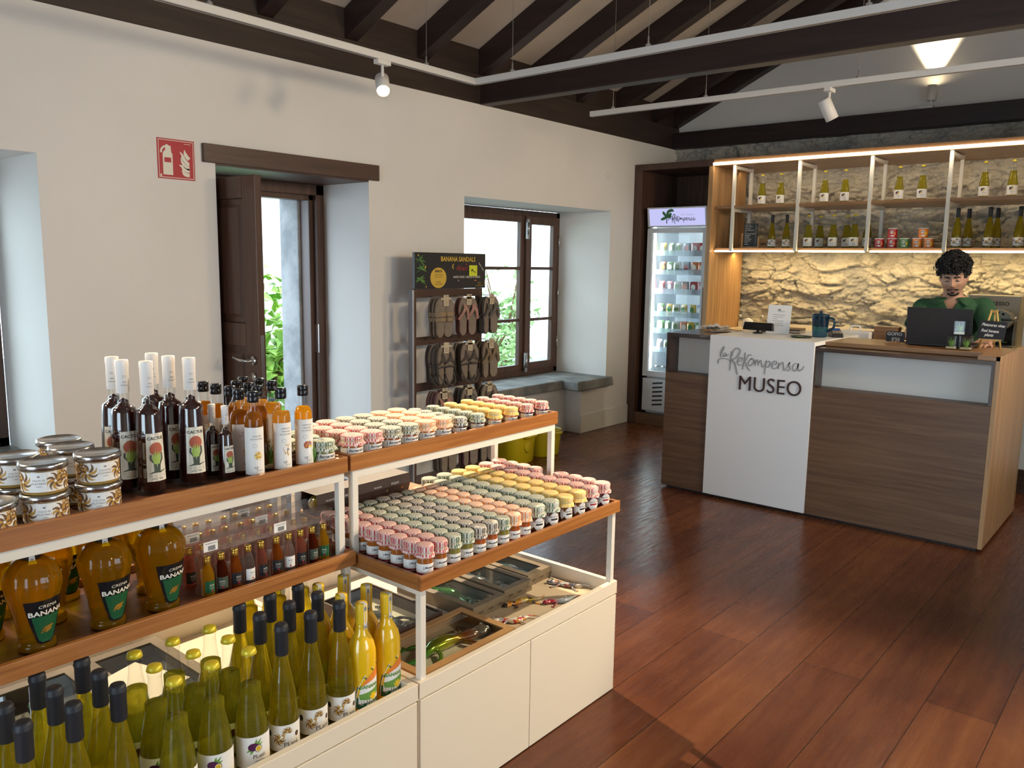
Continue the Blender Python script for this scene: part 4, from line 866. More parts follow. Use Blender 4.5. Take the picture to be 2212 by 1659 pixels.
for rI, x in enumerate((-1.828, -1.915, -2.002, -2.088)):
    for h in (0, 1):
        y0 = (1.014, 1.214)[h]
        kk.put((x, y0 + .0765, zt), 0, 'clear pack around five miniature bottles, %s row from the aisle, %s' % (ORD[rI], ('beside the decanters', 'next to the jar tray')[h]), 'clear packs of miniatures')
        for k in range(5): mk[seqs[rI][h * 5 + k]].put((x, y0 + .0383 * k, zt), rb.uniform(-.4, .4), 'gold capped miniature bottle, %s row from aisle, %s from the decanters' % (ORD[rI], ORD[h * 5 + k]), 'miniature bottles in clear packs')

# ---- top shelf: cactus liqueur, vinegar, banana spread
CT = [(.0345, 0), (.0355, .004), (.0350, .05), (.0315, .14), (.0290, .192), (.0270, .2025), (.0190, .208), (.0135, .213), (.0130, .222), (.0130, .30)]
def cactus_kit(s=1):
    def make():
        r = thing('cactus_liqueur', None, 'bottle'); q = [(a * s, b * s) for a, b in CT]
        MB().lathe([(0, .010 * s)] + [(a - .0016 * s, max(b, .010 * s)) for a, b in q[:-1]] + [(0, .228 * s)], 28).build('liquid', 'cactus_liquid', r); MB().lathe([(0, 0)] + q, 28).build('glass_bottle', 'glass', r)
        MB().lathe([(.0138 * s, .240 * s), (.0150 * s, .241 * s), (.0150 * s, .302 * s), (.0156 * s, .304 * s), (.0156 * s, .318 * s), (.0148 * s, .320 * s), (0, .3205 * s)], 24).build('capsule', 'capsule_white', r)
        m = MB(); F = cyl(.0154 * s, LA + .2, 0); m.ell(0, .281 * s, .004 * s, .0025 * s, F, 1); m.ell(0, .281 * s, .003 * s, .0016 * s, cyl(.01555 * s, LA + .2, 0), 0); m.text('100%', .005 * s, F, 1, (0, .266 * s)); m.text('Canario', .0052 * s, F, 1, (0, .259 * s)); m.build('capsule_print', ['capsule_white', 'grey_ink'], r)
        m = MB(); rr = lambda v: (.0358 - .0375 * (v / s - .04)) * s if False else (.0354 - (.0355 - .0312) * max(0, v / s - .03) / .11) * s
        def fl(d): return lambda u, v: ((rr(v) + d) * cos(LA + .2 + u / (.033 * s)), (rr(v) + d) * sin(LA + .2 + u / (.033 * s)), v)
        m.add([fl(.0005)(u * s, v * s) for v in (.034, .07, .11, .150) for u in (-.023, -.011, 0, .011, .023)], [(i * 5 + j, i * 5 + j + 1, i * 5 + j + 6, i * 5 + j + 5) for i in range(3) for j in range(4)], 0)
        g = fl(.0009); h = fl(.0013); S_ = lambda p: [(a * s, b * s) for a, b in p]
        m.text('CACTUS', .0105 * s, g, 1, (0, .1345 * s), bold=.0002); m.text('LICOR', .0035 * s, g, 4, (0, .1455 * s)); m.ell(0, .112 * s, .0155 * s, .0160 * s, g, 2, 24)
        for u0, u1, z1 in ((-.008, -.006, .104), (-.002, -.003, .109), (.002, .0035, .108), (.006, .008, .105)): m.ribbon(S_([(u0 * .6, .076), (u0, .090), (u1, z1)]), [.0045 * s, .0060 * s, .0008 * s], h, 3)
        m.ribbon(S_([(0, .056), (0, .080)]), [.012 * s, .016 * s], h, 5); m.ribbon(S_([(-.006, .078), (-.014, .088), (-.013, .099)]), .0035 * s, h, 5); m.ribbon(S_([(.006, .074), (.013, .088), (.0125, .102)]), .0035 * s, h, 5); m.ribbon(S_([(-.018, .053), (-.006, .057), (.006, .056), (.020, .060)]), [.001, .004 * s, .004 * s, .001], h, 5)
        for k, (a, b) in enumerate(((-.018, .016), (-.018, .018), (-.01, .012))): m.rect(a * s, (.0490 - .0032 * k) * s, b * s, (.0494 - .0032 * k) * s, g, 4, 3)
        m.text('14%vol  500ml', .0045 * s, g, 1, (0, .0385 * s)); m.build('label', ['cream_label', 'ink', 'rust_red', 'cactus_green', 'grey_ink', 'dark_green'], r); return r
    return Kit(make)
kl, ks = cactus_kit(), cactus_kit(.60)
for i, (x, y) in enumerate(((-1.905, .922), (-1.905, 1.030), (-1.968, .893), (-1.972, 1.012), (-2.045, .905), (-2.058, 1.012))):
    kl.put((x, y, ZS), rb.uniform(-.12, .12) - (.4 if x < -2 else 0), 'tall dark cactus liqueur bottle with white neck, %s, %s the spread jars' % (('front pair', 'middle pair', 'rear pair')[i // 2], ('next to', 'further from')[i % 2]), 'tall cactus liqueur bottles')
for i, (x, y) in enumerate(((-1.884, 1.110), (-1.926, 1.098), (-1.985, 1.092))): ks.put((x, y, ZS), rb.uniform(-.1, .1), 'small cactus liqueur bottle between the tall ones and vinegars, %s from the aisle' % ORD[i], 'small cactus liqueur bottles')
VN = [(.0235, 0), (.0245, .004), (.0245, .148), (.0235, .158), (.0190, .166), (.0145, .171), (.0128, .178), (.0125, .205)]
def vin_kit(liq, pic, fill):
    def make():
        r = thing('vinegar_bottle', None, 'bottle'); wine_like(r, VN, fill, liq, n=24)
        MB().lathe([(.0142, .199), (.0148, .200), (.0148, .211), (.0142, .212), (.0148, .2135), (.0148, .224), (.0138, .2265), (0, .227)], 24).build('cap', 'black_gloss', r)
        m = MB(); R = .0248; F = cyl(R + .0003, LA, 0); G = cyl(R + .0006, LA, 0); band(m, R, .012, .136, LA - 1.25, LA + 1.25)
        for k, t in enumerate(('CREMA DE', 'VINAGRE', 'AL PLÁTANO' if pic != 'mango' else 'AL MANGO') if pic != 'star' else ('', 'VINAGRE', 'DE PLÁTANO')):
            if t: m.text(t, .0058, F, 1, (.006, .119 - .0078 * k))
        m.ell(0, .088, .0062, .0046, F, 1); m.ell(0, .088, .0056, .0040, G, 0)
        if pic == 'star': bananas(m, F, .008, .062, .012, 3, 2, 9, .5, 6.0)
        elif pic == 'mango': m.ell(.004, .066, .0085, .0100, F, 4, 16, -.2); m.ell(.013, .068, .006, .008, F, 4, 14, .2); m.ribbon([(.0, .058), (.004, .066), (.008, .073)], [.0005, .002, .0005], G, 2); m.ell(.014, .061, .006, .0035, G, 2, 12)
        else: m.ribbon([(.016, .078), (.008, .076), (.004, .066), (.006, .054), (.012, .048)], [.003, .009, .013, .009, .002], F, 3); m.ell(.0105, .064, .003, .0035, G, 5)
        m.text('ep', .0120, F, 1, (.002, .028), .25); m.text('PLATÉ', .0050, F, 5, (.013, .021)); m.rect(.0042, .014, .0050, .030, F, 1); m.build('label', ['white_label', 'grey_ink', 'yellow', 'banana', 'rust_red', 'grey_ink'], r); return r
    return Kit(make)
va, vb, vc = vin_kit('vin_a', 'star', .170), vin_kit('vin_b', 'banana', .163), vin_kit('vin_c', 'mango', .168)
for kit, x, y, t in ((va, -1.832, 1.160, 'star label, shelf edge'), (vb, -1.832, 1.222, 'banana label, shelf edge'), (vc, -1.832, 1.286, 'mango label, shelf edge')):
    pass
vs = [(va, -1.846, 1.168), (vb, -1.846, 1.252), (vc, -1.846, 1.322), (va, -1.908, 1.166), (va, -1.922, 1.232), (vc, -1.912, 1.302), (va, -1.968, 1.178), (vb, -1.985, 1.245), (vb, -1.975, 1.312), (va, -2.030, 1.172), (vb, -2.046, 1.245), (vb, -2.040, 1.315), (va, -2.092, 1.170), (vb, -2.100, 1.300)]
vs = [v for v in vs if not (v[1] > -1.93 and v[2] > 1.29 and v[1] < -1.90)]
for i, (k, x, y) in enumerate(vs):
    rI = min(4, int((-1.83 - x) / .058)); k.put((x, y, ZS), rb.uniform(-.2, .2) + (2.6 if i in (4, 9) else 0), 'black capped fruit vinegar bottle, %s row from the aisle, %s of its row' % (ORD[rI], ORD[sum(1 for v in vs[:i] if min(4, int((-1.83 - v[1]) / .058)) == rI)]), 'fruit vinegar bottles')
M['spread'] = filled('spread', (.36, .22, .05), .3)
def spread_kit():
    r = thing('banana_spread_jar', None, 'jar'); MB().lathe([(0, 0), (.041, 0), (.0435, .004), (.0435, .048), (.042, .053), (.040, .056), (0, .056)], 28).build('jar_body', 'spread', r)
    MB().lathe([(.0465, .0525), (.0488, .054), (.0490, .062), (.0475, .066), (.0445, .0672), (.0425, .0655), (0, .0650)], 32).build('lid', 'lid_steel', r)
    m = MB(); R = .0440; F = cyl(R + .0003, LA, 0); band(m, R, .008, .050, LA - 2.6, LA + 2.6, 0, 40)
    q = random.Random(3)
    for u, v, s in ((-.038, .029, .022), (-.072, .027, .021), (.030, .029, .020), (.062, .027, .022), (-.098, .03, .020), (-.055, .042, .013), (.046, .042, .013)): bananas(m, F, u, v, s, 1, 2, 9, q.uniform(0, 6), 6.0)
    m.rect(-.017, .012, .013, .046, cyl(R + .0007, LA, 0), 0, 6); G = cyl(R + .0010, LA, 0)
    m.text('DULCE DE', .0052, G, 3, (-.002, .0315)); m.text('PLÁTANO', .0062, G, 3, (-.002, .0245)); m.text('CASERO', .0034, G, 3, (-.002, .0190)); m.ell(-.002, .0415, .003, .002, G, 3, 8); m.build('label', ['white_label', 'banana', 'banana_dark', 'grey_ink'], r); return r
M['lid_steel'] = mat('lid_steel', (.50, .49, .48), .22, 1)
kd = Kit(spread_kit)
for i, (x, y, n) in enumerate(((-1.852, .560, 1), (-1.852, .664, 2), (-1.852, .776, 2), (-1.958, .530, 1), (-1.955, .645, 2), (-1.960, .764, 2), (-2.058, .66, 1), (-2.055, .775, 2))):
    for k in range(n): kd.put((x, y, ZS + .0668 * k), rb.uniform(-.3, .3) + (2.2 if i >= 5 and k == 0 else 0), 'banana spread jar with steel lid, %s stack on the top shelf, %s' % (ORD[i], ('at its bottom', 'on top of it')[k]), 'banana spread jars on the top shelf')
# ============================================================ GECKO BOXES IN THE BASE
def mosaic(name, cols, scale=60, rough=.18):
    m = mat(name, cols[0], rough, Coat_Weight=.8); v = nd(m, 'ShaderNodeTexVoronoi', i_Scale=scale); lk(m, coord(m), v.inputs['Vector'])
    s = nd(m, 'ShaderNodeSeparateColor'); lk(m, v.outputs['Color'], s.inputs[0]); r = nd(m, 'ShaderNodeValToRGB'); lk(m, s.outputs[0], r.inputs[0]); r.color_ramp.interpolation = 'CONSTANT'
    e = r.color_ramp.elements
    while len(e) < len(cols): e.new(.5)
    for i, (el, c) in enumerate(zip(e, cols)): el.position = i / len(cols); el.color = (*c, 1)
    lk(m, r.outputs[0], P(m).inputs['Base Color']); return m
def along(name, stops, rough=.2, metal=.0, axis=0):
    m = mat(name, stops[0][1], rough, metal, Coat_Weight=.7); s = nd(m, 'ShaderNodeSeparateXYZ'); lk(m, coord(m, kind='Generated'), s.inputs[0]); lk(m, ramp(m, s.outputs[axis], stops), P(m).inputs['Base Color']); return m
GM = dict(orange=mosaic('glaze_orange', [(.62, .24, .02), (.55, .36, .03), (.02, .02, .03), (.60, .45, .20), (.35, .08, .02)]),
          red=along('glaze_red', [(.0, (.60, .10, .03)), (.25, (.30, .34, .36)), (.62, (.28, .32, .36)), (.76, (.30, .015, .03)), (1, (.32, .02, .03))]),
          white=mosaic('glaze_white', [(.75, .70, .60), (.70, .66, .58), (.50, .05, .04), (.72, .66, .55), (.60, .25, .05), (.25, .30, .34)], 75),
          red_grey=mosaic('glaze_red_grey', [(.45, .42, .38), (.35, .06, .04), (.10, .10, .12), (.50, .46, .40), (.40, .16, .08)], 75),
          green=along('enamel_green', [(0, (.02, .16, .02)), (.3, (.05, .30, .02)), (.55, (.50, .48, .03)), (.72, (.26, .06, .01)), (.85, (.22, .19, .14)), (1, (.24, .21, .16))], .12, .5),
          dark=mosaic('enamel_dark', [(.03, .05, .04), (.10, .10, .09), (.04, .10, .06), (.02, .02, .02)], 40, .12), silver=mosaic('enamel_silver', [(.30, .29, .28), (.12, .12, .12), (.40, .38, .35), (.08, .03, .04)], 30, .15),
          leaf=along('enamel_leaf', [(0, (.02, .10, .01)), (.6, (.05, .26, .03)), (1, (.02, .05, .02))], .12, .4), blue=mosaic('enamel_blue', [(.02, .05, .14), (.02, .16, .14), (.25, .30, .32), (.01, .02, .05)], 35, .1))
def gecko(label, m, head, tail, z, L, bend=.3, group=None, fat=1.0):
    """lies along +x of its own axes, head at +x"""
    h, t = Vector(head), Vector(tail); d = h - t; c = (h + t) / 2
    r = thing('gecko_figurine', label, 'gecko ornament', (c.x, c.y, z), math.atan2(d.y, d.x), group); s = L
    g = MB(); sp = []
    for i in range(25):
        q = i / 24; x = -.5 + q * .92; y = bend * .16 * sin(pi * 2.0 * (1 - q) ** 1.4) * (1 - q) ** .6; sp.append((x * s, y * s, .045 * s * fat + (.03 * s * (1 - q) ** 4)))
    def w(q): return (.006 + .030 * min(1, q / .40)) if q < .40 else .036 + .028 * sin(pi * min(1, (q - .40) / .36)) if q < .76 else .030 + .020 * sin(pi * min(1, (q - .76) / .24)) ** .8
    n0 = len(g.v); g.tube(sp, [w(i / 24) * s * fat for i in range(25)], 12)
    g.v[n0:] = [(a, b, .0 + max(.003, b_ * .78)) for a, b, b_ in g.v[n0:]]
    g.sphere((.425 * s, 0, .040 * s * fat), .062 * s * fat, 14, 10, 0, (1.45, .95, .62))
    for fx, sw in ((.20, 1), (-.06, -1)):
        for sd in (1, -1):
            y0 = .035 * s * sd; kx, ky = (fx + .05 * sw) * s, .13 * s * sd; ex, ey = (fx + .14 * sw) * s, .19 * s * sd
            g.tube(smooth2([(fx * s, y0, .035 * s), (kx, ky, .035 * s), (ex, ey, .012 * s)], 4), [.020 * s] * 4 + [.017 * s] * 4 + [.013 * s], 8)
            for k in range(4):
                a = (.5 if sw > 0 else 2.4) * sd + (k - 1.5) * .48; tx, ty = ex + .052 * s * cos(a), ey + .052 * s * sin(a); g.tube([(ex, ey, .010 * s), (tx, ty, .008 * s)], [.007 * s, .006 * s], 6); g.sphere((tx, ty, .008 * s), .011 * s, 8, 6, 0, (1, 1, .7))
    g.build('body', GM[m], r)
    for sd in (1, -1): MB().sphere((.455 * s, .040 * s * sd, .062 * s * fat), .019 * s, 10, 8, 0).sphere((.464 * s, .046 * s * sd, .069 * s * fat), .011 * s, 8, 6, 1).build('eye', ['cream_label', 'black_gloss'], r)
    return r
M['box_card'] = speck('box_card', (.36, .18, .055), (.46, .25, .085), 5, .7, .06, 50); M['box_grey'] = speck('box_grey', (.12, .085, .05), (.20, .15, .085), 7, .6, .06, 50); M['insert'] = mat('insert', (.62, .56, .42), .7); M['insert_dark'] = mat('insert_dark', (.16, .15, .13), .6)
def gecko_box(label, x0, x1, y0, y1, rz, h, card, ins, frame=.026):
    t = thing('gecko_box', label, 'gift box', ((x0 + x1) / 2, (y0 + y1) / 2, .3664), rz); a, b = (x1 - x0) / 2, (y1 - y0) / 2; m = MB(); e = .003
    m.box((-a, -b, 0), (a, b, .003), 1)
    for u in ((-a, -b, -a + e, b), (a - e, -b, a, b), (-a + e, -b, a - e, -b + e), (-a + e, b - e, a - e, b)): m.box((u[0], u[1], .003), (u[2], u[3], h))
    for u in ((-a + e, -b + e, -a + frame, b - e), (a - frame, -b + e, a - e, b - e), (-a + frame, -b + e, a - frame, -b + frame), (-a + frame, b - frame, a - frame, b - e)): m.box((u[0], u[1], h - .003), (u[2], u[3], h))
    for k in range(3): m.text('mm', .016, planeX(a + .0006, 0, h * .35), 2, (-b * .55 + .05 * k, 0), .2)
    m.build('box_body', [card, ins, 'walnut_dark'], t); MB().box((-a + frame - .004, -b + frame - .004, h - .0045), (a - frame + .004, b - frame + .004, h - .0035)).build('clear_window', 'pane', t); return t
gecko_box('tan box holding the big green and bronze gecko, at the front corner post', -1.785, -1.548, 1.478, 1.888, 0, .046, 'box_card', 'insert')
gecko('large green and bronze gecko inside the tan box by the corner post', 'green', (-1.650, 1.868), (-1.690, 1.495), .370, .385, .55, None, 1.15)
gecko_box('long box with a leaf green gecko, just behind the tan corner box', -2.12, -1.745, 1.905, 2.070, 0, .046, 'box_grey', 'insert_dark'); gecko('leaf green gecko lying in its long box behind the tan corner box', 'leaf', (-1.79, 1.985), (-2.10, 1.99), .370, .32, .4, None, 1.1)
gecko_box('long box with a dark bronze gecko, middle one of the cross-set boxes', -2.12, -1.763, 2.085, 2.240, 0, .046, 'box_grey', 'insert_dark'); gecko('dark bronze gecko in the middle one of the cross-set boxes', 'silver', (-1.80, 2.165), (-2.10, 2.16), .370, .30, -.4, None, 1.1)
gecko_box('long box with a blue green gecko, at the counter end of the base', -2.095, -1.790, 2.250, 2.384, 0, .046, 'box_grey', 'insert_dark'); gecko('blue green gecko boxed at the counter end of the base', 'blue', (-1.825, 2.32), (-2.08, 2.325), .370, .26, .4, None, 1.1)
gecko_box('dark open box with a black gecko, behind the tan box towards the wall', -2.16, -1.80, 1.600, 1.815, 0, .050, 'carton_dark', 'insert', .006); gecko('black enamel gecko in the dark open box', 'dark', (-1.86, 1.72), (-2.12, 1.70), .370, .29, .5, None, .8)
tag(MB().box((-.128, -.255, 0), (.128, .255, .003)).build('card_sheet', 'kraft', None, (-1.664, 2.148, .3664)), 'sand coloured card sheet under the loose glazed geckos', 'card sheet')
for lab, m, h, t, L, b in (('grey and red mottled gecko figurine nearest the counter end post', 'red_grey', (-1.755, 2.330), (-1.605, 2.385), .165, .5), ('orange and black gecko figurine, middle of the loose glazed ones', 'orange', (-1.735, 2.055), (-1.685, 2.215), .165, -.5),
                           ('red headed grey gecko figurine by the aisle edge', 'red', (-1.652, 2.165), (-1.575, 2.305), .155, .6), ('white gecko figurine with red and orange dots beside the tan box', 'white', (-1.690, 1.935), (-1.585, 2.060), .165, .7)):
    gecko(lab, m, h, t, .3696, L, b, 'loose glazed geckos', 1.25)
for i, (y0, y1, g_, it) in enumerate(((.36, .60, 'silver', 'silver'), (.62, .86, 'dark', 'dark green'), (.88, 1.10, 'blue', 'blue'))):
    gecko_box('shallow grey box with a %s gecko behind the trough bottles' % it, -2.30, -1.845, y0, y1, 0, .06, 'box_grey', 'insert_dark', .03); gecko('%s gecko in a shallow box behind the trough bottles' % it, g_, (-1.89, (y0 + y1) / 2), (-2.27, (y0 + y1) / 2), .370, .36, .4, None, .8)
tag(MB().box((-.10, -.085, 0), (.10, .085, .002)).build('card_sheet', 'insert', None, (-2.06, .93, .4268), .3), 'blank cream card lying on the blue gecko box', 'card sheet')

# ============================================================ SANDAL STAND
for n_, c in (('sign_dark', (.016, .016, .02)), ('sign_gold', (.62, .40, .05)), ('sign_red', (.34, .03, .04)), ('sign_lime', (.62, .68, .03))): M[n_] = mat(n_, c, .35 if n_ == 'sign_dark' else .55)
st = thing('sandal_stand', 'dark wooden stand for hanging sandals below the banana sandals sign', 'display stand', (-4.06, 0, 0))
for y in (3.80, 4.46): MB().box((-.02, y - .018, 0), (.02, y + .018, 1.365)).build('upright', 'brown_frame', st, bevel=.002)
MB().box((.021, 3.783, .02), (.024, 3.795, 1.36)).build('edge_strip', 'grey_metal', st)
for z in (1.335, 1.012, .695, .385): MB().box((.0, 3.818, z - .028), (.018, 4.442, z + .028)).build('cross_board', 'brown_y', st, bevel=.002)
for y in (3.80, 4.46): MB().box((-.16, y - .02, 0), (.16, y + .02, .035)).build('foot', 'brown_frame', st, bevel=.002)
HK = [(1.318, 3.95), (1.318, 4.19), (1.318, 4.415), (1.0, 3.94), (1.0, 4.19), (1.0, 4.415), (.685, 3.94), (.685, 4.19), (.685, 4.415), (.375, 3.99), (.375, 4.22), (.375, 4.415)]
for z, y in HK: MB().tube([(.018, y, z), (.175, y, z), (.182, y, z + .012)], .0028, 6).build('hook', 'chrome', st)
sg = MB(); F = planeX(.0236, 3.802, 1.366); W_, H_ = .705, .245
MB().box((.0, 3.802, 1.366), (.022, 3.802 + W_, 1.366 + H_)).build('sign_panel', 'sign_dark', st, bevel=.001)
rr = random.Random(9)
for k in range(46):                                                    # banana palm fronds
    u0, v0 = rr.choice(((.05, .06), (.06, .13), (.045, .19))); a = rr.uniform(-.6, 3.7); L = rr.uniform(.03, .06); p = [(u0, v0), (u0 + L * .5 * cos(a), v0 + L * .5 * sin(a)), (u0 + L * cos(a), v0 + L * sin(a) - .01)]
    p = [(min(max(u, .004), .12), min(max(v, .004), H_ - .004)) for u, v in p]; sg.ribbon(p, [.001, .006, .0005], lambda u, v, k=k: (.0228 + .00002 * k, 3.802 + u, 1.366 + v), rr.choice((1, 1, 2)))
for u, v in ((.10, .15), (.095, .142), (.105, .015), (.032, .225)): sg.ell(u, v, .005, .007, F, 4)
sg.text('BANANA SANDALS', .046, F, 0, (.42, .188), bold=.001, sx=.88); G = planeX(.0242, 3.802, 1.366); sb = MB(); sb.ell(.222, .074, .078, .070, F, 0, 28)
sb.text('ABACA', .024, G, 1, (.222, .112), bold=.001, sx=.9); sb.text('FIBRA NATURAL', .011, G, 1, (.226, .092)); sb.text('DEL PLATANO', .011, G, 1, (.222, .076)); sb.text('BANANA', .011, G, 1, (.222, .042)); sb.text('NATURAL FIBER', .011, G, 1, (.222, .026)); sb.build('sign_badge', ['sign_gold', 'ink'], st)
sg.ribbon([(.375, .172), (.362, .160), (.362, .144), (.372, .134)], [.002, .010, .010, .002], F, 4); sg.text('Abaci', .052, F, 6, (.455, .125), .15); sg.ell(.502, .168, .006, .006, F, 6)
sg.text('HAND MADE / HECHO A MANO', .0225, F, 7, (.508, .072), sx=.86); sg.text('DE', .012, F, 7, (.42, .050)); sg.text('NEW 2021', .017, lambda u, v: F(.655 + (u * .7 + v * .7), .148 + (v * .7 - u * .75)), 7)
sg.rect(.588, .050, .606, .060, F, 6); sg.rect(.588, .053, .606, .057, G, 4); [sg.text(t, .008, F, 4, (.640, .036 - .011 * k)) for k, t in enumerate(('REPELENTE', 'AL AGUA', 'HECHO EN ECUADOR'))]
sg.ribbon([(.692, .018), (.698, .036), (.694, .056)], [.002, .008, .002], F, 4)
sg.build('sign_print', ['sign_gold', 'leafgreen', 'green', 'sign_gold', 'sign_gold', 'ink', 'sign_red', 'white_label'], st)
tag(MB().box((-.0015, -.042, -.038), (.0, .042, .038)).ribbon([(-.02, -.008), (-.008, .004), (.004, -.006), (.024, -.012)], .006, planeX(.0006, 0, 0), 1).ell(-.012, .006, .008, .006, planeX(.0006, 0, 0), 1).build('sticky_note', ['sign_lime', 'ink'], None, (-4.0330, 4.372, 1.490), 0), 'lime yellow sticky note with a dark bird mark on the sandal sign', 'note')
def sandal_kit(style):
    def make():
        r = thing('sandal', None, 'sandal'); out = []
        L = .262
        prof = [(0, .012), (.02, .030), (.05, .043), (.085, .0465), (.12, .043), (.155, .036), (.19, .033), (.225, .033), (.245, .028), (.258, .014), (.262, .004)]
        n = len(prof); side = [(-z, .0 + w) for z, w in prof] + [(-z, -w * .93) for z, w in reversed(prof)]
        m = MB(); k = len(side); m.add([(x, y, z) for x in (0, .013) for z, y in side], [tuple(range(k)), tuple(range(2 * k - 1, k - 1, -1))] + [(i, (i + 1) % k, k + (i + 1) % k, k + i) for i in range(k)]); m.build('sole', 'sole_' + style, r, recalc=True)
        m = MB(); m.add([(.0135, y * .90, z * .985 - .002) for z, y in side], [tuple(range(k))]); m.build('footbed', 'footbed', r, recalc=True); m = MB()
        def strap(pts, w): 
            sp = smooth2(pts, 5); q = [Vector(p) for p in sp]; vs = []
            for i, p in enumerate(q):
                d = (q[min(i + 1, len(q) - 1)] - q[max(i - 1, 0)]).normalized(); nn = d.cross(Vector((1, 0, 0))).normalized() * w / 2; vs += [p + nn, p - nn, p - nn + Vector((.003, 0, 0)), p + nn + Vector((.003, 0, 0))]
            m.add(vs, [(4 * i + a, 4 * i + (a + 1) % 4, 4 * i + 4 + (a + 1) % 4, 4 * i + 4 + a) for i in range(len(q) - 1) for a in range(4)], 0)
        if style == 'slide':
            strap([(.010, .046, -.11), (.045, .02, -.105), (.045, -.02, -.105), (.010, -.044, -.11)], .030); strap([(.010, .042, -.145), (.045, .018, -.140), (.045, -.018, -.140), (.010, -.040, -.145)], .026)
        elif style == 'buckle':
            strap([(.012, .008, -.045), (.035, .012, -.09), (.012, .042, -.13)], .010); strap([(.012, .008, -.045), (.038, -.004, -.09), (.012, -.040, -.13)], .010); strap([(.012, .035, -.15), (.045, .0, -.135), (.012, -.034, -.15)], .009); strap([(.012, .034, -.18), (.045, .030, -.235), (.060, .0, -.268), (.045, -.030, -.235), (.012, -.034, -.18)], .008)
        else:
            strap([(.012, .006, -.045), (.040, .018, -.085), (.012, .044, -.15)], .020); strap([(.012, .006, -.045), (.042, -.012, -.085), (.012, -.042, -.15)], .020)
        m.build('strap', 'strap_' + style, r); return r
    return Kit(make)
for n_, c in (('slide', (.20, .14, .09)), ('red', (.16, .05, .05)), ('black', (.07, .06, .055)), ('buckle', (.085, .06, .042)), ('tan', (.15, .10, .065))): M['sole_' + n_] = speck('sole_' + n_, c, tuple(x * .75 for x in c), 30, .85, .1, 80)
M['footbed'] = speck('footbed', (.19, .145, .105), (.24, .185, .135), 20, .9, .15, 90)
def woven(name, a, b):
    m = mat(name, a, .7); w = nd(m, 'ShaderNodeTexWave', bands_direction='DIAGONAL', i_Scale=70, i_Distortion=.6); lk(m, coord(m), w.inputs[0]); lk(m, ramp(m, w.outputs['Fac'], [(.35, a), (.6, b)]), P(m).inputs['Base Color']); return m
for n_, a, b in (('slide', (.42, .29, .15), (.12, .08, .05)), ('red', (.28, .03, .04), (.50, .38, .28)), ('black', (.02, .02, .025), (.22, .20, .17)), ('buckle', (.055, .045, .04), (.07, .055, .05)), ('tan', (.34, .23, .12), (.10, .07, .04))): M['strap_' + n_] = woven('strap_' + n_, a, b)
SK = {n_: sandal_kit(n_) for n_ in ('slide', 'red', 'black', 'buckle', 'tan')}
rowst = [('slide', 3), ('red', 2), ('black', 3), ('buckle', 4), ('buckle', 3), ('tan', 3), ('red', 3), ('black', 3), ('buckle', 2), ('tan', 3), ('red', 2), ('black', 2)]
SN = dict(slide='tan woven slide', red='red striped thong sandal', black='black strapped sandal', buckle='brown buckled sandal', tan='tan strapped sandal'); LV = ('top', 'second', 'third', 'lowest')
rs = random.Random(21)
def tag_kit():
    r = thing('sandal_hanger', None, 'hanger tag'); m = MB(); m.box((-.001, -.022, -.062), (.001, .022, .012)); m.rect(-.015, -.050, .015, -.048, planeX(.0015, 0, 0), 1); m.rect(-.015, -.040, .015, -.038, planeX(.0015, 0, 0), 1); m.rect(-.015, -.030, .010, -.028, planeX(.0015, 0, 0), 1); m.box((-.001, -.045, -.020), (.001, .045, -.008)); m.build('card_tag', ['kraft', 'walnut_dark'], r); return r
TK = Kit(tag_kit)
for i, ((z, y), (sty, n)) in enumerate(zip(HK, rowst)):
    for k in range(n):
        x = -4.042 + .034 + .033 * k + (.175 - .034 - .033 * n) * .6; spread = .043
        for sd in (-1, 1):
            SK[sty].put((x + .004, y + sd * spread + rs.uniform(-.006, .006), z - .012), rs.uniform(-.20, .20) + sd * -.22 - .15, '%s, %s, pair %s out, %s hook, %s row' % (SN[sty], ('bottle-unit side', 'window side')[sd > 0], ('one', 'two', 'three', 'four')[k], ORD[i % 3], LV[i // 3]), 'hanging sandals')
        if k == n - 1: TK.put((x + .028, y, z - .0), -.1, 'small kraft hanger card on the %s hook of the %s sandal row' % (ORD[i % 3], LV[i // 3]), 'sandal hanger cards')
# yellow plastic tubs on the floor under the window seat
M['yellow_plastic'] = mat('yellow_plastic', (.40, .30, .004), .35)
def tub(label, loc, sx, sy, h, rz):
    t = thing('plastic_tub', label, 'tub', loc, rz); m = MB(); n = 32
    def rf(k): a = 2 * pi * k / n; return (abs(cos(a)) ** 3.2 + abs(sin(a)) ** 3.2) ** (-1 / 3.2)
    ring = lambda s_, z: [(sx * s_ * rf(k) * cos(2 * pi * k / n), sy * s_ * rf(k) * sin(2 * pi * k / n), z) for k in range(n)]
    prof = [(.0, 0), (.86, 0), (.90, .008), (.97, h * .8), (1.0, h * .93), (1.02, h), (.98, h), (.93, h * .9), (.84, .02), (0, .018)]
    vs = [v for s_, z in prof for v in ring(s_, z)]; m.add(vs, [(i * n + k, i * n + (k + 1) % n, (i + 1) * n + (k + 1) % n, (i + 1) * n + k) for i in range(len(prof) - 1) for k in range(n)], 0, True); m.build('tub_body', 'yellow_plastic', t)
    for sd in (1, -1): MB().tube(smooth2([(sd * sx * 1.0, -.06, h * .9), (sd * (sx + .035), -.05, h * .93), (sd * (sx + .035), .05, h * .93), (sd * sx, .06, h * .9)], 4), .010, 8).build('tub_handle', 'yellow_plastic', t)
    MB().lathe([(0, 0), (.045, 0), (.04, .004), (0, .005)], 20).build('emboss', 'yellow_plastic', t, (sx * .955, 0, h * .55)).rotation_euler = (0, radians(86), 0)
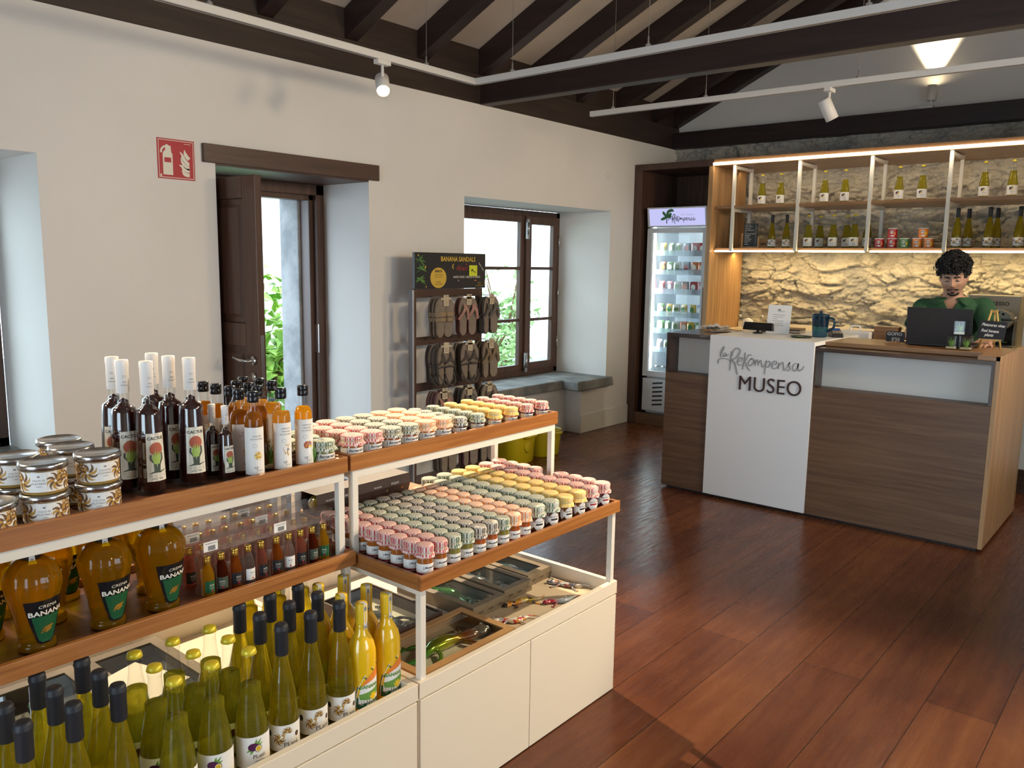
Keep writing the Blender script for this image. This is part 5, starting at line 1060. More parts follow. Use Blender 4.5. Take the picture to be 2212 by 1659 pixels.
tub('yellow plastic tub on the floor below the stone window seat', (-4.05, 4.86, 0), .16, .17, .24, .06); tub('second yellow plastic tub, nearer the pier of the window seat', (-4.05, 5.22, 0), .15, .15, .21, -.08)
# ============================================================ THE TILL COUNTER
def rekompensa():
    """hand-lettered shop name as pen strokes: (points, width factor)"""
    T = lambda pts: [((x - 975) / 1680, -((y - (x - 400) * .085) - 380) / 1680) for x, y in pts]
    L = [([(178, 285), (190, 200), (240, 98), (246, 130), (196, 230), (184, 292), (228, 292)], .8), ([(300, 215), (250, 230), (240, 280), (270, 285), (302, 240), (300, 280), (320, 272), (352, 240)], .8),
         ([(155, 425), (135, 395), (160, 345), (230, 325), (320, 340), (400, 378)], 1), ([(400, 190), (396, 400), (388, 562)], 1.1), ([(425, 280), (440, 190), (500, 130), (560, 150), (576, 200), (530, 290), (460, 340), (420, 362), (470, 405), (510, 500), (530, 590), (558, 640)], 1.5),
         ([(545, 395), (600, 370), (630, 330), (590, 310), (545, 360), (540, 420), (580, 460), (632, 440)], 1), ([(685, 210), (665, 380), (645, 542)], 1.1), ([(822, 272), (760, 258), (715, 330), (682, 400)], 1), ([(690, 400), (740, 500), (796, 562)], 1.2),
         ([(830, 330), (770, 370), (755, 440), (800, 465), (850, 420), (855, 350), (820, 325), (800, 352)], 1), ([(885, 350), (890, 470)], 1), ([(890, 420), (935, 352), (955, 470)], 1), ([(955, 420), (1000, 362), (1018, 440), (1042, 490), (1092, 430)], 1),
         ([(1110, 360), (1092, 500), (1086, 632)], 1), ([(1100, 400), (1160, 378), (1182, 430), (1150, 490), (1110, 478)], 1), ([(1225, 460), (1290, 430), (1300, 385), (1250, 383), (1220, 450), (1240, 515), (1300, 510), (1345, 470)], 1),
         ([(1345, 400), (1350, 522)], 1), ([(1350, 470), (1420, 398), (1436, 480), (1452, 545), (1502, 500)], 1), ([(1502, 500), (1560, 398), (1540, 440), (1556, 520), (1526, 556), (1500, 540)], 1),
         ([(1690, 410), (1630, 438), (1610, 520), (1650, 556), (1700, 500), (1716, 420), (1710, 520), (1740, 556), (1790, 520), (1818, 468)], 1)]
    return [(smooth2(T(p), 6), w) for p, w in L]
def write_name(m, fn, size, wid, mi):
    for pts, w in rekompensa():
        n = len(pts); m.ribbon([(u * size, v * size) for u, v in pts], [wid * w * (.55 + .45 * sin(pi * (i + .5) / n)) for i in range(n)], fn, mi)
ct = thing('till_counter', 'long wooden till counter with fabric panels and white lettered panel', 'counter', (0, 0, 0))
X0, X1, Y0, Y1 = -2.80, -.79, 5.01, 6.02; ZC = 1.092; RZ = 5.145
MB().box((X0 + .03, Y0 + .03, 0), (X1 - .03, Y1 - .02, .02)).build('plinth', 'black', ct)
m = MB(); m.box((X0, Y0, .018), (X1 - .022, Y0 + .02, .818)); m.box((X0, Y0 + .02, .018), (X0 + .02, Y1, .818)); m.box((X0, Y0 + .02, .80), (X1 - .022, RZ, .818)); m.build('front_panel', 'walnut', ct, bevel=.0015)
MB().box((X0, Y0, .818), (X0 + .028, Y1, 1.064)).box((-1.80, Y0, .818), (-1.768, RZ, 1.064)).box((-.83, Y0, .818), (X1 - .022, RZ, 1.060)).build('end_frame', 'walnut_dark', ct, bevel=.001)
for a, b_ in ((X0 + .028, -2.46), (-1.768, -.83)): MB().box((a, RZ - .012, .80), (b_, RZ, 1.064)).build('fabric_panel', 'linen', ct)
MB().box((X0, Y0 - .002, 1.064), (-2.468, 5.62, ZC)).build('worktop', 'walnut_dark', ct, bevel=.0015)
MB().box((-1.777, Y0 - .002, 1.050), (-.90, 5.175, 1.064)).box((-1.777, Y0 - .004, 1.043), (X1 - .022, Y0 + .012, 1.066)).build('front_ledge', 'walnut_dark', ct, bevel=.001)
MB().box((-1.777, 5.175, 1.066), (-.90, 5.62, ZC)).box((-.90, Y0, 1.066), (X1 - .001, 5.62, ZC)).build('worktop', 'oak_x', ct, bevel=.0015)
MB().box((X1 - .022, Y0, .018), (X1, Y1, ZC - .0005)).build('end_panel', 'oak_v', ct, bevel=.001)
MB().box((X0 + .02, 5.62, .70), (X1 - .022, 5.98, .74)).box((X0 + .02, 5.60, .74), (X1 - .022, 5.62, 1.066)).build('desk_shelf', 'walnut', ct)
MB().box((-2.468, Y0 - .018, .022), (-1.777, Y0 - .001, 1.098)).box((-2.468, Y0 - .001, ZC - .02), (-1.777, 5.86, 1.098)).build('white_panel', 'white_paint', ct, bevel=.0015)
M['sign_grey'] = mat('sign_grey', (.42, .41, .41), .4, .3); M['letter_brown'] = mat('letter_brown', (.045, .018, .014), .4)
m = MB(); f = planeY(Y0 - .022, -2.120, .936); write_name(m, f, .570, .0072, 0); nv = len(m.v)
m.v += [(x, Y0 - .018, z) for x, y, z in m.v]; m.f += [tuple(i + nv for i in q) for q in m.f]; m.m *= 2; m.sm *= 2
m.build('script_lettering', 'sign_grey', ct)
cu = bpy.data.curves.new('lettering', 'FONT'); cu.body = 'MUSEO'; cu.size = .135; cu.extrude = .004; cu.offset = -.0006; cu.align_x = 'CENTER'; cu.space_character = 1.05
to = bpy.data.objects.new('lettering', cu); me = bpy.data.meshes.new_from_object(to); bpy.data.objects.remove(to); me.materials.append(M['letter_brown'])
to = bpy.data.objects.new('block_lettering', me); COL.objects.link(to); to.parent = ct; to.location = (-2.045, Y0 - .0225, .757); to.rotation_euler = (radians(90), 0, 0); to.scale = (.93, 1, 1)

# ------------------------------------------------------------ things on the counter
M['black_satin'] = mat('black_satin', (.016, .016, .018), .38); M['sign_slate'] = mat('sign_slate', (.022, .022, .026), .6); M['easel_wood'] = wood('easel_wood', (.48, .28, .07), (.62, .38, .11), (.70, .46, .16), (20, 20, 4), .5); M['machine_grey'] = mat('machine_grey', (.30, .28, .26), .38, .35)
def paper_heap(label, loc, seed, n, w, h):
    t = thing('paper_heap', label, 'papers', loc); r = random.Random(seed)
    for k in range(n):
        m = MB(); a = r.uniform(-.5, .5); cx, cy = r.uniform(-.06, .06), r.uniform(-.03, .03); q = []
        for j in range(6):
            for i in range(8):
                u, v = (i / 7 - .5) * w * r.uniform(.98, 1.02), (j / 5 - .5) * h; z = .002 + .006 * k + .014 * abs(noise.noise(Vector((u * 18, v * 18, k * 3.3 + seed)))) * (1 + k * .5)
                q.append((cx + u * cos(a) - v * sin(a), cy + u * sin(a) + v * cos(a), z))
        m.add(q, [(j * 8 + i, j * 8 + i + 1, j * 8 + i + 9, j * 8 + i + 8) for j in range(5) for i in range(7)], 0, True); m.build('sheet', 'tax_paper' if k % 2 else 'white_label', t)
    return t
paper_heap('crumpled white receipts and slips on the dark end of the counter', (-2.62, 5.40, ZC), 2, 5, .17, .10)
cd = thing('customer_display', 'black customer price display showing a zero total on the white panel', 'price display', (-2.30, 5.36, 1.0985))
MB().lathe([(0, 0), (.035, 0), (.033, .006), (.008, .012), (.007, .028), (0, .03)], 20).build('stand', 'black', cd); m = MB(); m.hexa([(-.105, -.018, .022), (.105, -.018, .022), (.105, .022, .018), (-.105, .022, .018)], [(-.100, -.002, .075), (.100, -.002, .075), (.100, .026, .072), (-.100, .026, .072)]); m.build('display_body', 'black_gloss', cd, bevel=.004)
M['cyan'] = emit('cyan', (.25, .9, .85), 2.2); m = MB(); m.text('Total:   0.00', .021, lambda u, v: (u, -.0192 + .30 * v + .0075, .040 + v), 0, (.03, 0)); m.build('digits', 'cyan', cd)
mg = thing('magazine_stack', 'low dark stack of magazines behind the price display', 'magazines', (-2.22, 5.60, 1.0985), .15)
for k, c in enumerate(('walnut_dark', 'carton', 'grey_metal', 'black', 'banana_dark')): MB().box((-.13 + .004 * (k % 3), -.09, .006 * k), (.13 + .004 * (k % 3), .09, .006 * k + .0055)).build('magazine', c, mg)
lh = thing('leaflet_holder', 'upright white leaflet with small dark logo behind the price display', 'leaflet stand', (-2.205, 5.46, 1.0985), .08)
m = MB(); m.hexa([(-.079, 0, 0), (.079, 0, 0), (.079, .004, 0), (-.079, .004, 0)], [(-.079, .035, .192), (.079, .035, .192), (.079, .039, .192), (-.079, .039, .192)]); m.hexa([(-.079, .004, .0), (.079, .004, .0), (.079, .06, .0), (-.079, .06, .0)], [(-.079, .004, .002), (.079, .004, .002), (.079, .06, .002), (-.079, .06, .002)]); m.build('sheet', 'white_paint', lh)
m = MB(); f = lambda u, v: (u, -.0008 + .1823 * v, v); m.ribbon([(-.015, .158), (-.002, .162), (.010, .155)], [.002, .008, .002], f); m.text('Rekompensa', .010, f, 0, (.012, .147))
for k, (a, b_) in enumerate(((-.04, .04), (-.04, .03), (-.04, -.01), (-.04, .035), (-.03, .03), (-.035, .035))): m.rect(a, .125 - .014 * k, b_, .1275 - .014 * k, f, 1)
m.build('print', ['ink', 'grey_ink'], lh)
pt = thing('water_pitcher', 'blue transparent filter pitcher with dark lid on the white panel', 'pitcher', (-1.895, 5.40, 1.0985), -.1)
M['blue_plastic'] = glassy('blue_plastic', (.22, .46, .62), .04, .5, (.03, .10, .17), .35); M['blue_inner'] = glassy('blue_inner', (.20, .38, .55), .1, .5, (.02, .07, .13), .5)
MB().lathe([(0, .002), (.043, .002), (.046, .008), (.055, .135), (.056, .142)], 28).build('jug', 'blue_plastic', pt); MB().lathe([(.050, .07), (.053, .135)], 24).lathe([(0, .07), (.050, .07)], 24).build('filter_tank', 'blue_inner', pt)
MB().lathe([(.057, .140), (.057, .148), (.045, .153), (.012, .156), (.010, .166), (.014, .170), (0, .172)], 28).build('lid', 'blue_inner', pt); MB().tube(smooth2([(.053, 0, .128), (.088, 0, .120), (.090, 0, .070), (.050, 0, .040)], 6), [.008] * 19, 10).build('handle', 'blue_inner', pt)
cp = thing('card_terminal', 'black card payment terminal with blue lit screen beside the pitcher', 'card terminal', (-1.83, 5.52, 1.0985), .5)
m = MB(); m.hexa([(-.037, -.075, 0), (.037, -.075, 0), (.04, .085, 0), (-.04, .085, 0)], [(-.034, -.070, .022), (.034, -.070, .022), (.038, .080, .052), (-.038, .080, .052)]); m.build('terminal_body', 'black', cp, bevel=.006); M['screen_blue'] = emit('screen_blue', (.05, .12, .35), .5)
m = MB(); f = lambda u, v: (u, v, .0385 + .197 * v + .0006); m.rect(-.028, .015, .028, .062, f); m.build('screen', 'screen_blue', cp); m = MB(); [m.rect(-.026 + .019 * i, -.055 + .016 * j, -.012 + .019 * i, -.044 + .016 * j, f) for i in range(3) for j in range(4)]; m.build('keypad', 'grey_metal', cp)
ty = thing('coin_tray', 'small black tray with slips in front of the blue pitcher', 'tray', (-1.965, 5.27, 1.0985), .1); MB().lathe([(0, 0), (.060, 0), (.070, .010), (.066, .010), (.057, .003), (0, .003)], 28).build('tray_body', 'black', ty); MB().box((-.04, -.01, .004), (.01, .03, .006)).build('slip', 'leafgreen', ty)
wc = thing('lidded_box', 'white lidded box with a loop handle behind the card terminal', 'box', (-1.82, 5.88, .741)); MB().box((-.12, -.07, 0), (.12, .07, .38)).build('box_body', 'white_paint', wc, bevel=.012); MB().tube(smooth2([(-.03, 0, .375), (-.028, 0, .41), (.028, 0, .41), (.03, 0, .375)], 5), .006, 8).build('handle', 'white_paint', wc)
wb = thing('wooden_crate', 'small plain wooden crate behind the gofio price sign', 'crate', (-1.615, 5.90, .741)); MB().box((-.075, -.05, 0), (.075, .05, .42)).build('crate_body', 'oak_x', wb, bevel=.004)
gs = thing('price_sign', 'small rounded black sign chalked gofio and its price, before the laptop', 'price sign', (-1.435, 5.42, ZC), -.04)
MB().box((-.03, -.008, 0), (.03, .012, .012)).build('sign_foot', 'oak_v', gs); m = MB()
cor = [(sx * (.055 - .012) + .012 * cos(a), .040 + sy * (.033 - .012) + .012 * sin(a)) for sx, sy, a0 in ((1, 1, 0), (-1, 1, 90), (-1, -1, 180), (1, -1, 270)) for a in (radians(a0 + 22.5 * k) for k in range(5))]
n = len(cor); m.add([(u, y, v) for y in (-.003, .003) for u, v in cor], [tuple(range(n)), tuple(range(2 * n - 1, n - 1, -1))] + [(i, (i + 1) % n, n + (i + 1) % n, n + i) for i in range(n)]); m.build('board', 'sign_slate', gs)
M['chalk'] = mat('chalk', (.82, .82, .80), .8)
m = MB(); f = planeY(-.0036, 0, 0); m.text('GOFIO', .029, f, 0, (-.004, .047)); m.text("0'50", .029, f, 0, (.004, .0145)); m.build('chalk_writing', 'chalk', gs)
lp = thing('laptop', 'open black laptop seen from the back of its screen, on the counter', 'laptop', (-1.176, 5.345, ZC), -.03)
MB().box((-.180, .0, .004), (.180, .245, .020)).build('laptop_base', 'black', lp, bevel=.004); m = MB(); m.hexa([(-.178, .0, .014), (.178, .0, .014), (.178, .008, .014), (-.178, .008, .014)], [(-.178, -.030, .232), (.178, -.030, .232), (.178, -.024, .232), (-.178, -.024, .232)]); m.build('laptop_lid', 'black_satin', lp, bevel=.002)
m = MB(); m.text('ASUS', .0135, lambda u, v: (u, .0016 - .1376 * v, v), 0, (.105, .108)); m.build('lid_emblem', 'grey_metal', lp); m = MB(); [m.box((-.165 + .024 * i, .03 + .024 * j, .020), (-.144 + .024 * i, .050 + .024 * j, .0215)) for i in range(14) for j in range(5)]; m.build('keyboard', 'black', lp)
def cube_kit():
    r = thing('plant_cube', None, 'plant cube'); a, h = .031, .085; m = MB()
    for s_, z0 in ((a, 0), (a - .004, .004)): m.box((-s_, -s_, z0), (s_, s_, h - z0 * .5))
    m.build('clear_cube', 'glass', r, bevel=.004); MB().box((-a + .006, -a + .006, .006), (a - .006, a - .006, .016)).build('gel', 'twine', r); m = MB(); q = random.Random(2)
    for k in range(10):
        an = q.uniform(0, 6.3); L = q.uniform(.03, .06); b0 = Vector((.006 * cos(an), .006 * sin(an), .014)); t = b0 + Vector((.015 * cos(an), .015 * sin(an), L)); s_ = Vector((-sin(an), cos(an), 0)) * .006; m.add([b0, (b0 + t) / 2 + s_, t, (b0 + t) / 2 - s_], [(0, 1, 2, 3)])
    m.build('seedling', 'leafgreen', r); return r
KC = Kit(cube_kit); gq = 'stacked seedling cubes on the counter'
KC.put((-1.085, 5.262, ZC), .05, 'clear seedling cube under the top one, on the laptop side', gq); KC.put((-1.010, 5.265, ZC), -.05, 'clear seedling cube under the top one, on the easel side', gq); KC.put((-1.050, 5.264, ZC + .0855), .1, 'clear seedling cube resting on top of the two others', gq)
es = thing('easel_sign', 'little wooden easel holding a black real banana plants sign on the counter', 'easel sign', (-.925, 5.50, ZC), -.06)
for sx in (-1, 1): MB().tube([(sx * .012, .0, .228), (sx * .058, -.03, .0)], .0055, 6).build('leg', 'easel_wood', es)
MB().tube([(0, .005, .222), (0, .075, .0)], .005, 6).build('leg', 'easel_wood', es); MB().box((-.02, -.006, .212), (.02, .006, .226)).box((-.06, -.040, .050), (.06, -.024, .058)).build('cross_bar', 'easel_wood', es)
m = MB(); m.hexa([(-.074, -.040, .056), (.070, -.040, .048), (.070, -.036, .048), (-.074, -.036, .056)], [(-.062, -.024, .166), (.080, -.024, .160), (.080, -.020, .160), (-.062, -.020, .166)]); m.build('board', 'sign_slate', es)
m = MB(); f = lambda u, v: (u + .11 * (v - .1), -.0408 + .1455 * (v - .052), v - .05 * u); m.text('Plataneras vivas', .0235, f, 0, (.004, .132), .25, bold=.0006, sx=.82); m.text('Real banana', .0235, f, 0, (-.006, .098), .25, bold=.0006, sx=.82); m.text('plants', .0235, f, 0, (-.006, .074), .25, bold=.0006, sx=.82); m.build('chalk_writing', 'chalk', es)

# ------------------------------------------------------------ behind the counter
bc = thing('back_counter', 'cream back counter running along the stone wall behind the till', 'counter', (0, 0, 0))
MB().box((-3.44, 7.10, 0), (-.95, 7.56, .93)).build('cabinet_body', 'cream', bc); MB().box((-3.45, 7.08, .93), (-.94, 7.58, .965)).build('worktop', 'cream', bc, bevel=.002); MB().box((-3.45, 7.56, .965), (-1.6, 7.58, 1.02)).build('upstand', 'cream', bc)
pl = thing('porcelain_dish', 'white porcelain dish leaning upright on the back counter', 'dish', (-3.20, 7.22, 1.021), 0); o = MB().lathe([(0, .012), (.030, .010), (.036, .002), (.055, .0), (.056, .004), (.040, .010), (.034, .016), (0, .018)], 28).build('dish_body', 'white_paint', pl); o.rotation_euler = (radians(80), 0, radians(10)); o.location = (0, 0, 0)
for x, y in ((-3.30, 7.26), (-3.10, 7.30)):
    g = thing('glass_carafe', 'glass carafe with a steel stopper %s on the back counter' % ('beside the panel' if x < -3.2 else 'past the white dish'), 'carafe', (x, y, .966)); MB().lathe([(0, .002), (.035, .002), (.037, .01), (.036, .06), (.018, .095), (.015, .115)], 20).build('carafe_body', 'glass', g); MB().lathe([(.016, .11), (.018, .116), (.018, .135), (0, .138)], 16).build('stopper', 'steel', g)
cm = thing('coffee_machine', 'grey capsule coffee machine on the back counter beside the shop assistant', 'coffee machine', (-1.215, 7.20, .9655), -.05)
m = MB(); m.box((-.19, .02, .0), (.17, .22, .392)); m.build('back_panel', 'machine_grey', cm, bevel=.006); MB().box((-.19, -.10, 0), (.17, .02, .02)).box((-.19, -.10, .02), (-.165, .02, .10)).box((.145, -.02, .02), (.17, .02, .21)).build('base', 'machine_grey', cm, bevel=.003); MB().box((-.16, .012, .02), (.14, .019, .20)).build('cavity', 'black', cm)
m = MB(); n = 24; pr = [(.088 * cos(pi * k / n), .225 + .062 * sin(pi * k / n)) for k in range(n + 1)]; m.add([(x, y, z) for y in (-.12, .02) for x, z in pr], [tuple(range(n + 1)), tuple(range(2 * n + 1, n, -1))] + [(i, i + 1, n + 2 + i, n + 1 + i) for i in range(n)] + [(n, 0, n + 1, 2 * n + 1)]); m.build('brew_head', 'steel', cm, (.055, 0, 0), recalc=True)
m = MB(); pr = [(.088 * cos(-pi * k / n), .207 - .075 * sin(pi * k / n)) for k in range(n + 1)]; m.add([(x, y, z) for y in (-.11, .02) for x, z in pr], [tuple(range(n + 1)), tuple(range(2 * n + 1, n, -1))] + [(i, i + 1, n + 2 + i, n + 1 + i) for i in range(n)] + [(n, 0, n + 1, 2 * n + 1)]); m.build('lower_head', 'grey_metal', cm, (.055, 0, 0), recalc=True)
m = MB(); f = planeY(-.1206, .055, 0); [m.ell(-.036 + .036 * k, .258 + (.012 if k == 1 else 0), .010, .010, f) for k in range(3)]; m.build('vent_holes', 'black', cm); MB().tube([(.14, -.08, .215), (.175, -.09, .235)], .008, 8).build('lever', 'chrome', cm); m = MB(); m.text('NESPRESSO', .040, planeY(.0194, -.01, .318), 0, bold=.001, sx=1.05); m.build('maker_lettering', 'black', cm); MB().box((.0, -.11, .045), (.13, .0, .052)).build('drip_tray', 'chrome', cm)
# ============================================================ BOTTLE SHELVES AND FRIDGE BAY AGAINST THE STONE WALL
bs = thing('bottle_shelving', 'wall shelving of white frames under a lit wooden canopy', 'shelving', (0, 0, 0))
MB().box((-3.46, 6.90, 2.432), (XR, 7.70, 2.490)).build('canopy', 'oak_x', bs, bevel=.002)
MB().box((-3.462, 6.888, 2.436), (XR, 6.899, 2.458)).build('light_strip', 'led', bs)
for x in (-3.285, -2.702, -2.12, -1.55, -.97, -.39):
    f = MB(); e = .026
    for y in (6.95, 7.30): f.box((x - e / 2, y, 1.682), (x + e / 2, y + e, 2.432))
    for z in (2.400, 2.030, 1.682): f.box((x - e / 2, 6.95 + e, z), (x + e / 2, 7.30, z + e))
    f.build('shelf_frame', 'white_metal', bs, bevel=.001)
for a, b_ in ((-3.46, -2.715), (-2.689, -2.133), (-2.107, -1.563), (-1.537, -.983), (-.957, -.40)):
    MB().box((a, 6.955, 2.058), (b_, 7.55, 2.084)).build('shelf_board', 'oak_x', bs, bevel=.0015); MB().box((a, 6.978, 1.690), (b_, 7.55, 1.712)).build('shelf_board', 'walnut', bs, bevel=.0015)
    MB().box((a + .02, 6.953, 1.676), (b_, 6.975, 1.690)).build('light_strip', 'led_low', bs)
    if a > -3.4 or True: MB().lathe([(0, 0), (.022, 0), (.022, .012), (0, .012)], 16, c=(a + .15, 6.99, 1.676)).build('puck_light', 'led_low', bs)
lamp('shelf_strip_light', 'AREA', (-1.95, 7.40, 1.672), 17, (1, .74, .34), (-1.95, 7.55, .9), shape='RECTANGLE', size=3.0, size_y=.03)
lamp('canopy_strip_light', 'AREA', (-1.8, 6.885, 2.43), 5, (1, .84, .60), (-1.8, 7.3, 1.9), shape='RECTANGLE', size=3.3, size_y=.02)
lamp('shelf_back_light', 'AREA', (-1.95, 7.44, 2.425), 2.5, (1, .80, .48), (-1.95, 7.6, 2.0), shape='RECTANGLE', size=3.0, size_y=.02)
fb = thing('fridge_bay', 'tall dark wooden bay housing the drinks fridge in the corner', 'cabinet', (0, 0, 0))
MB().box((-4.278, 6.90, 0), (-4.19, 7.60, 2.432)).build('side_panel', 'brown_frame', fb, bevel=.002); MB().box((-3.505, 6.90, 0), (-3.462, 7.60, 2.432)).build('side_panel', 'oak_v', fb, bevel=.002)
MB().box((-4.278, 6.898, 2.432), (-3.461, 7.60, 2.490)).build('top_panel', 'brown_y', fb, bevel=.002); MB().box((-4.19, 6.91, 0), (-3.505, 7.58, .11)).build('plinth', 'walnut', fb, bevel=.002); MB().box((-4.19, 7.575, .11), (-3.80, 7.60, 2.432)).build('back_panel', 'brown_frame', fb)
fr = thing('drinks_fridge', 'lit glass door drinks fridge with banana palm logo in its header', 'fridge', (0, 0, 0)); fx0, fx1, fy0 = -4.135, -3.512, 6.955
M['fridge_grey'] = mat('fridge_grey', (.55, .56, .57), .4); M['fridge_white'] = mat('fridge_white', (.84, .87, .90), .35); M['fridge_led'] = emit('fridge_led', (.80, .93, 1.0), 14); M['header_lit'] = emit('header_lit', (.60, .60, .98), .95); M['fridge_pale'] = glassy('fridge_pale', (.82, .88, .92), .08, .8, (.75, .82, .86), .35)
m = MB(); m.box((fx0, fy0 + .02, .112), (fx0 + .03, 7.55, 2.07)).box((fx1 - .03, fy0 + .02, .112), (fx1, 7.55, 2.07)).box((fx0, 7.50, .112), (fx1, 7.55, 2.07)).box((fx0, fy0 + .02, 2.04), (fx1, 7.55, 2.07)).box((fx0, fy0 + .02, .112), (fx1, 7.5, .50)); m.build('cabinet_body', 'fridge_grey', fr)
MB().box((fx0 + .03, 7.48, .50), (fx1 - .03, 7.50, 2.04)).box((fx0 + .03, fy0 + .03, .50), (fx0 + .038, 7.48, 2.04)).box((fx1 - .038, fy0 + .03, .50), (fx1 - .03, 7.48, 2.04)).build('liner', 'fridge_white', fr)
m = MB(); m.hexa([(fx0, fy0 - .02, 1.905), (fx1, fy0 - .02, 1.905), (fx1, fy0 + .03, 1.905), (fx0, fy0 + .03, 1.905)], [(fx0 + .008, fy0 - .055, 2.085), (fx1, fy0 - .055, 2.085), (fx1, fy0 + .03, 2.085), (fx0 + .008, fy0 + .03, 2.085)]); m.build('header_box', 'fridge_grey', fr, bevel=.004)
hf = lambda d: (lambda u, v: (-3.822 + u, fy0 - .0215 - d - (v + .08) * .195, 1.995 + v))
m = MB(); m.rect(-.285, -.078, .292, .076, hf(.002)); m.build('header_panel', 'header_lit', fr)
m = MB(); f = hf(.003); write_name(m, lambda u, v: f(u + .055, v - .022), .285, .0055, 0); m.text('HACIENDA', .018, f, 1, (.115, .012), spacing=1.6); m.ribbon([(-.105, -.058), (-.102, -.02), (-.100, .0)], [.010, .009, .008], f, 0)
for pts in ([(-.100, .0), (-.13, -.012), (-.165, -.024)], [(-.1, .0), (-.125, .03), (-.14, .05)], [(-.1, .0), (-.085, .045), (-.04, .060), (-.028, .045)], [(-.1, .0), (-.07, .02), (-.045, .028)], [(-.1, -.005), (-.07, .005), (-.05, .005)]): q = smooth2(pts, 4); m.ribbon(q, [.004 + .024 * sin(pi * min(1, (i + .5) / len(q))) for i in range(len(q))], lambda u, v: hf(.0035)(u, v), 2)
m.build('header_logo', ['ink', 'sign_grey', 'green'], fr)
dr = MB(); t = .052; z0, z1 = .475, 1.895; dr.box((fx0, fy0 - .02, z0), (fx0 + t, fy0 + .018, z1)).box((fx1 - t + .01, fy0 - .02, z0), (fx1, fy0 + .018, z1)).box((fx0 + t, fy0 - .02, z1 - .045), (fx1 - t + .01, fy0 + .018, z1)).box((fx0 + t, fy0 - .02, z0), (fx1 - t + .01, fy0 + .018, z0 + .055)); d = dr.build('glass_door', 'fridge_grey', fr, bevel=.003)
MB().box((fx0 + t, fy0 - .004, z0 + .055), (fx1 - t + .01, fy0 + .002, z1 - .045)).build('glass_pane', 'pane', d); MB().box((fx1 - .03, fy0 - .036, 1.0), (fx1 - .012, fy0 - .02, 1.35)).build('door_handle', 'fridge_grey', d)
MB().box((fx0 + .040, fy0 + .03, .55), (fx0 + .058, fy0 + .05, 1.98)).build('light_tube', 'fridge_led', fr); lamp('fridge_light', 'AREA', (fx0 + .07, fy0 + .08, 1.25), 5.5, (.80, .92, 1), (-3.6, 7.3, 1.2), shape='RECTANGLE', size=1.35, size_y=.03).rotation_euler = Vector((.85, .52, 0)).to_track_quat('-Z', 'X').to_euler()
g = MB(); g.box((fx0 + .005, fy0 - .018, .135), (fx1 - .005, fy0 + .02, .455)); gr = g.build('grille', 'fridge_grey', fr, bevel=.006)
m = MB()
for j in range(6):
    for i in range(3): x = fx0 + .12 + .155 * i; z = .19 + .042 * j; m.hexa([(x, fy0 - .0195, z), (x + .11, fy0 - .0195, z + .016), (x + .11, fy0 - .017, z + .016), (x, fy0 - .017, z)], [(x, fy0 - .0195, z + .016), (x + .11, fy0 - .0195, z + .032), (x + .11, fy0 - .017, z + .032), (x, fy0 - .017, z + .016)])
m.build('grille_slots', 'black', gr)
SHZ = (1.645, 1.467, 1.282, 1.066, .902, .718)
for z in SHZ:
    MB().box((fx0 + .06, 7.02, z - .006), (fx1 - .045, 7.46, z)).build('shelf', 'fridge_pale', fr); m = MB(); m.box((fx0 + .06, 7.012, z - .008), (fx1 - .045, 7.018, z + .045)); [m.box((fx0 + .06 + .10 * k, 7.008, z - .004), (fx0 + .062 + .10 * k, 7.012, z + .060)) for k in range(6)]; m.build('shelf_bin', 'fridge_pale', fr)
def pouch_kit(c, c2, tall):
    def make():
        r = thing('snack_pouch', None, 'snack pouch'); m = MB(); w, h = .040, tall; n, k = 8, 10; vs = []
        for sd in (-1, 1):
            for j in range(k + 1):
                for i in range(n + 1):
                    u, v = i / n * 2 - 1, j / k * 2 - 1; vs.append((u * w * (1 - .12 * abs(v) ** 3), sd * .017 * (1 - u ** 4) * (1 - abs(v) ** 3), h * (v + 1) / 2))
        o = (n + 1) * (k + 1); m.add(vs, [(b + j * (n + 1) + i, b + j * (n + 1) + i + 1, b + (j + 1) * (n + 1) + i + 1, b + (j + 1) * (n + 1) + i) for b in (0, o) for j in range(k) for i in range(n)], 0, True); m.build('pouch_body', c, r)
        m = MB(); m.ell(0, h * .55, .022, .028, planeY(-.0185, 0, 0)); m.build('pouch_print', c2, r); return r
    return Kit(make)
for n_, c in (('p_brown', (.20, .08, .035)), ('p_green', (.16, .26, .10)), ('p_red', (.42, .05, .05)), ('p_orange', (.62, .17, .05)), ('p_yellow', (.55, .36, .05)), ('p_pale', (.55, .55, .48)), ('p_pink', (.60, .25, .28)), ('p_blue', (.20, .28, .50)), ('p_grey', (.32, .33, .34))): M[n_] = mat(n_, c, .28, 0, Coat_Weight=.4)
PC = dict(y=('p_yellow', 'green'), g=('p_green', 'white_label'), p=('p_pale', 'p_green'), r=('p_red', 'white_label'), k=('p_pink', 'white_label'), o=('p_orange', 'cream_label'), b=('p_brown', 'p_orange'), w=('p_grey', 'p_red'), u=('p_blue', 'white_label'))
PK = {k: pouch_kit(a, b_, .115) for k, (a, b_) in PC.items()}; pr_ = random.Random(3)
for j, (z, row) in enumerate(zip(SHZ, ('ygpwkr', 'bgpwoo', 'rkpbrk', 'gypyyu', 'ggpoyg', 'wpbgr'))):
    for i, k in enumerate(row):
        PK[k].put((fx0 + .105 + .083 * i + pr_.uniform(-.006, .006), 7.065 + pr_.uniform(0, .02), z + .0006), pr_.uniform(-.3, .3), '%s snack pouch, %s from the hinge side, %s fridge shelf from top' % (dict(y='yellow', g='green', p='pale', r='red', k='pink', o='orange', b='brown', w='grey', u='blue')[k], ORD[i], ORD[j]), 'snack pouches in the fridge')
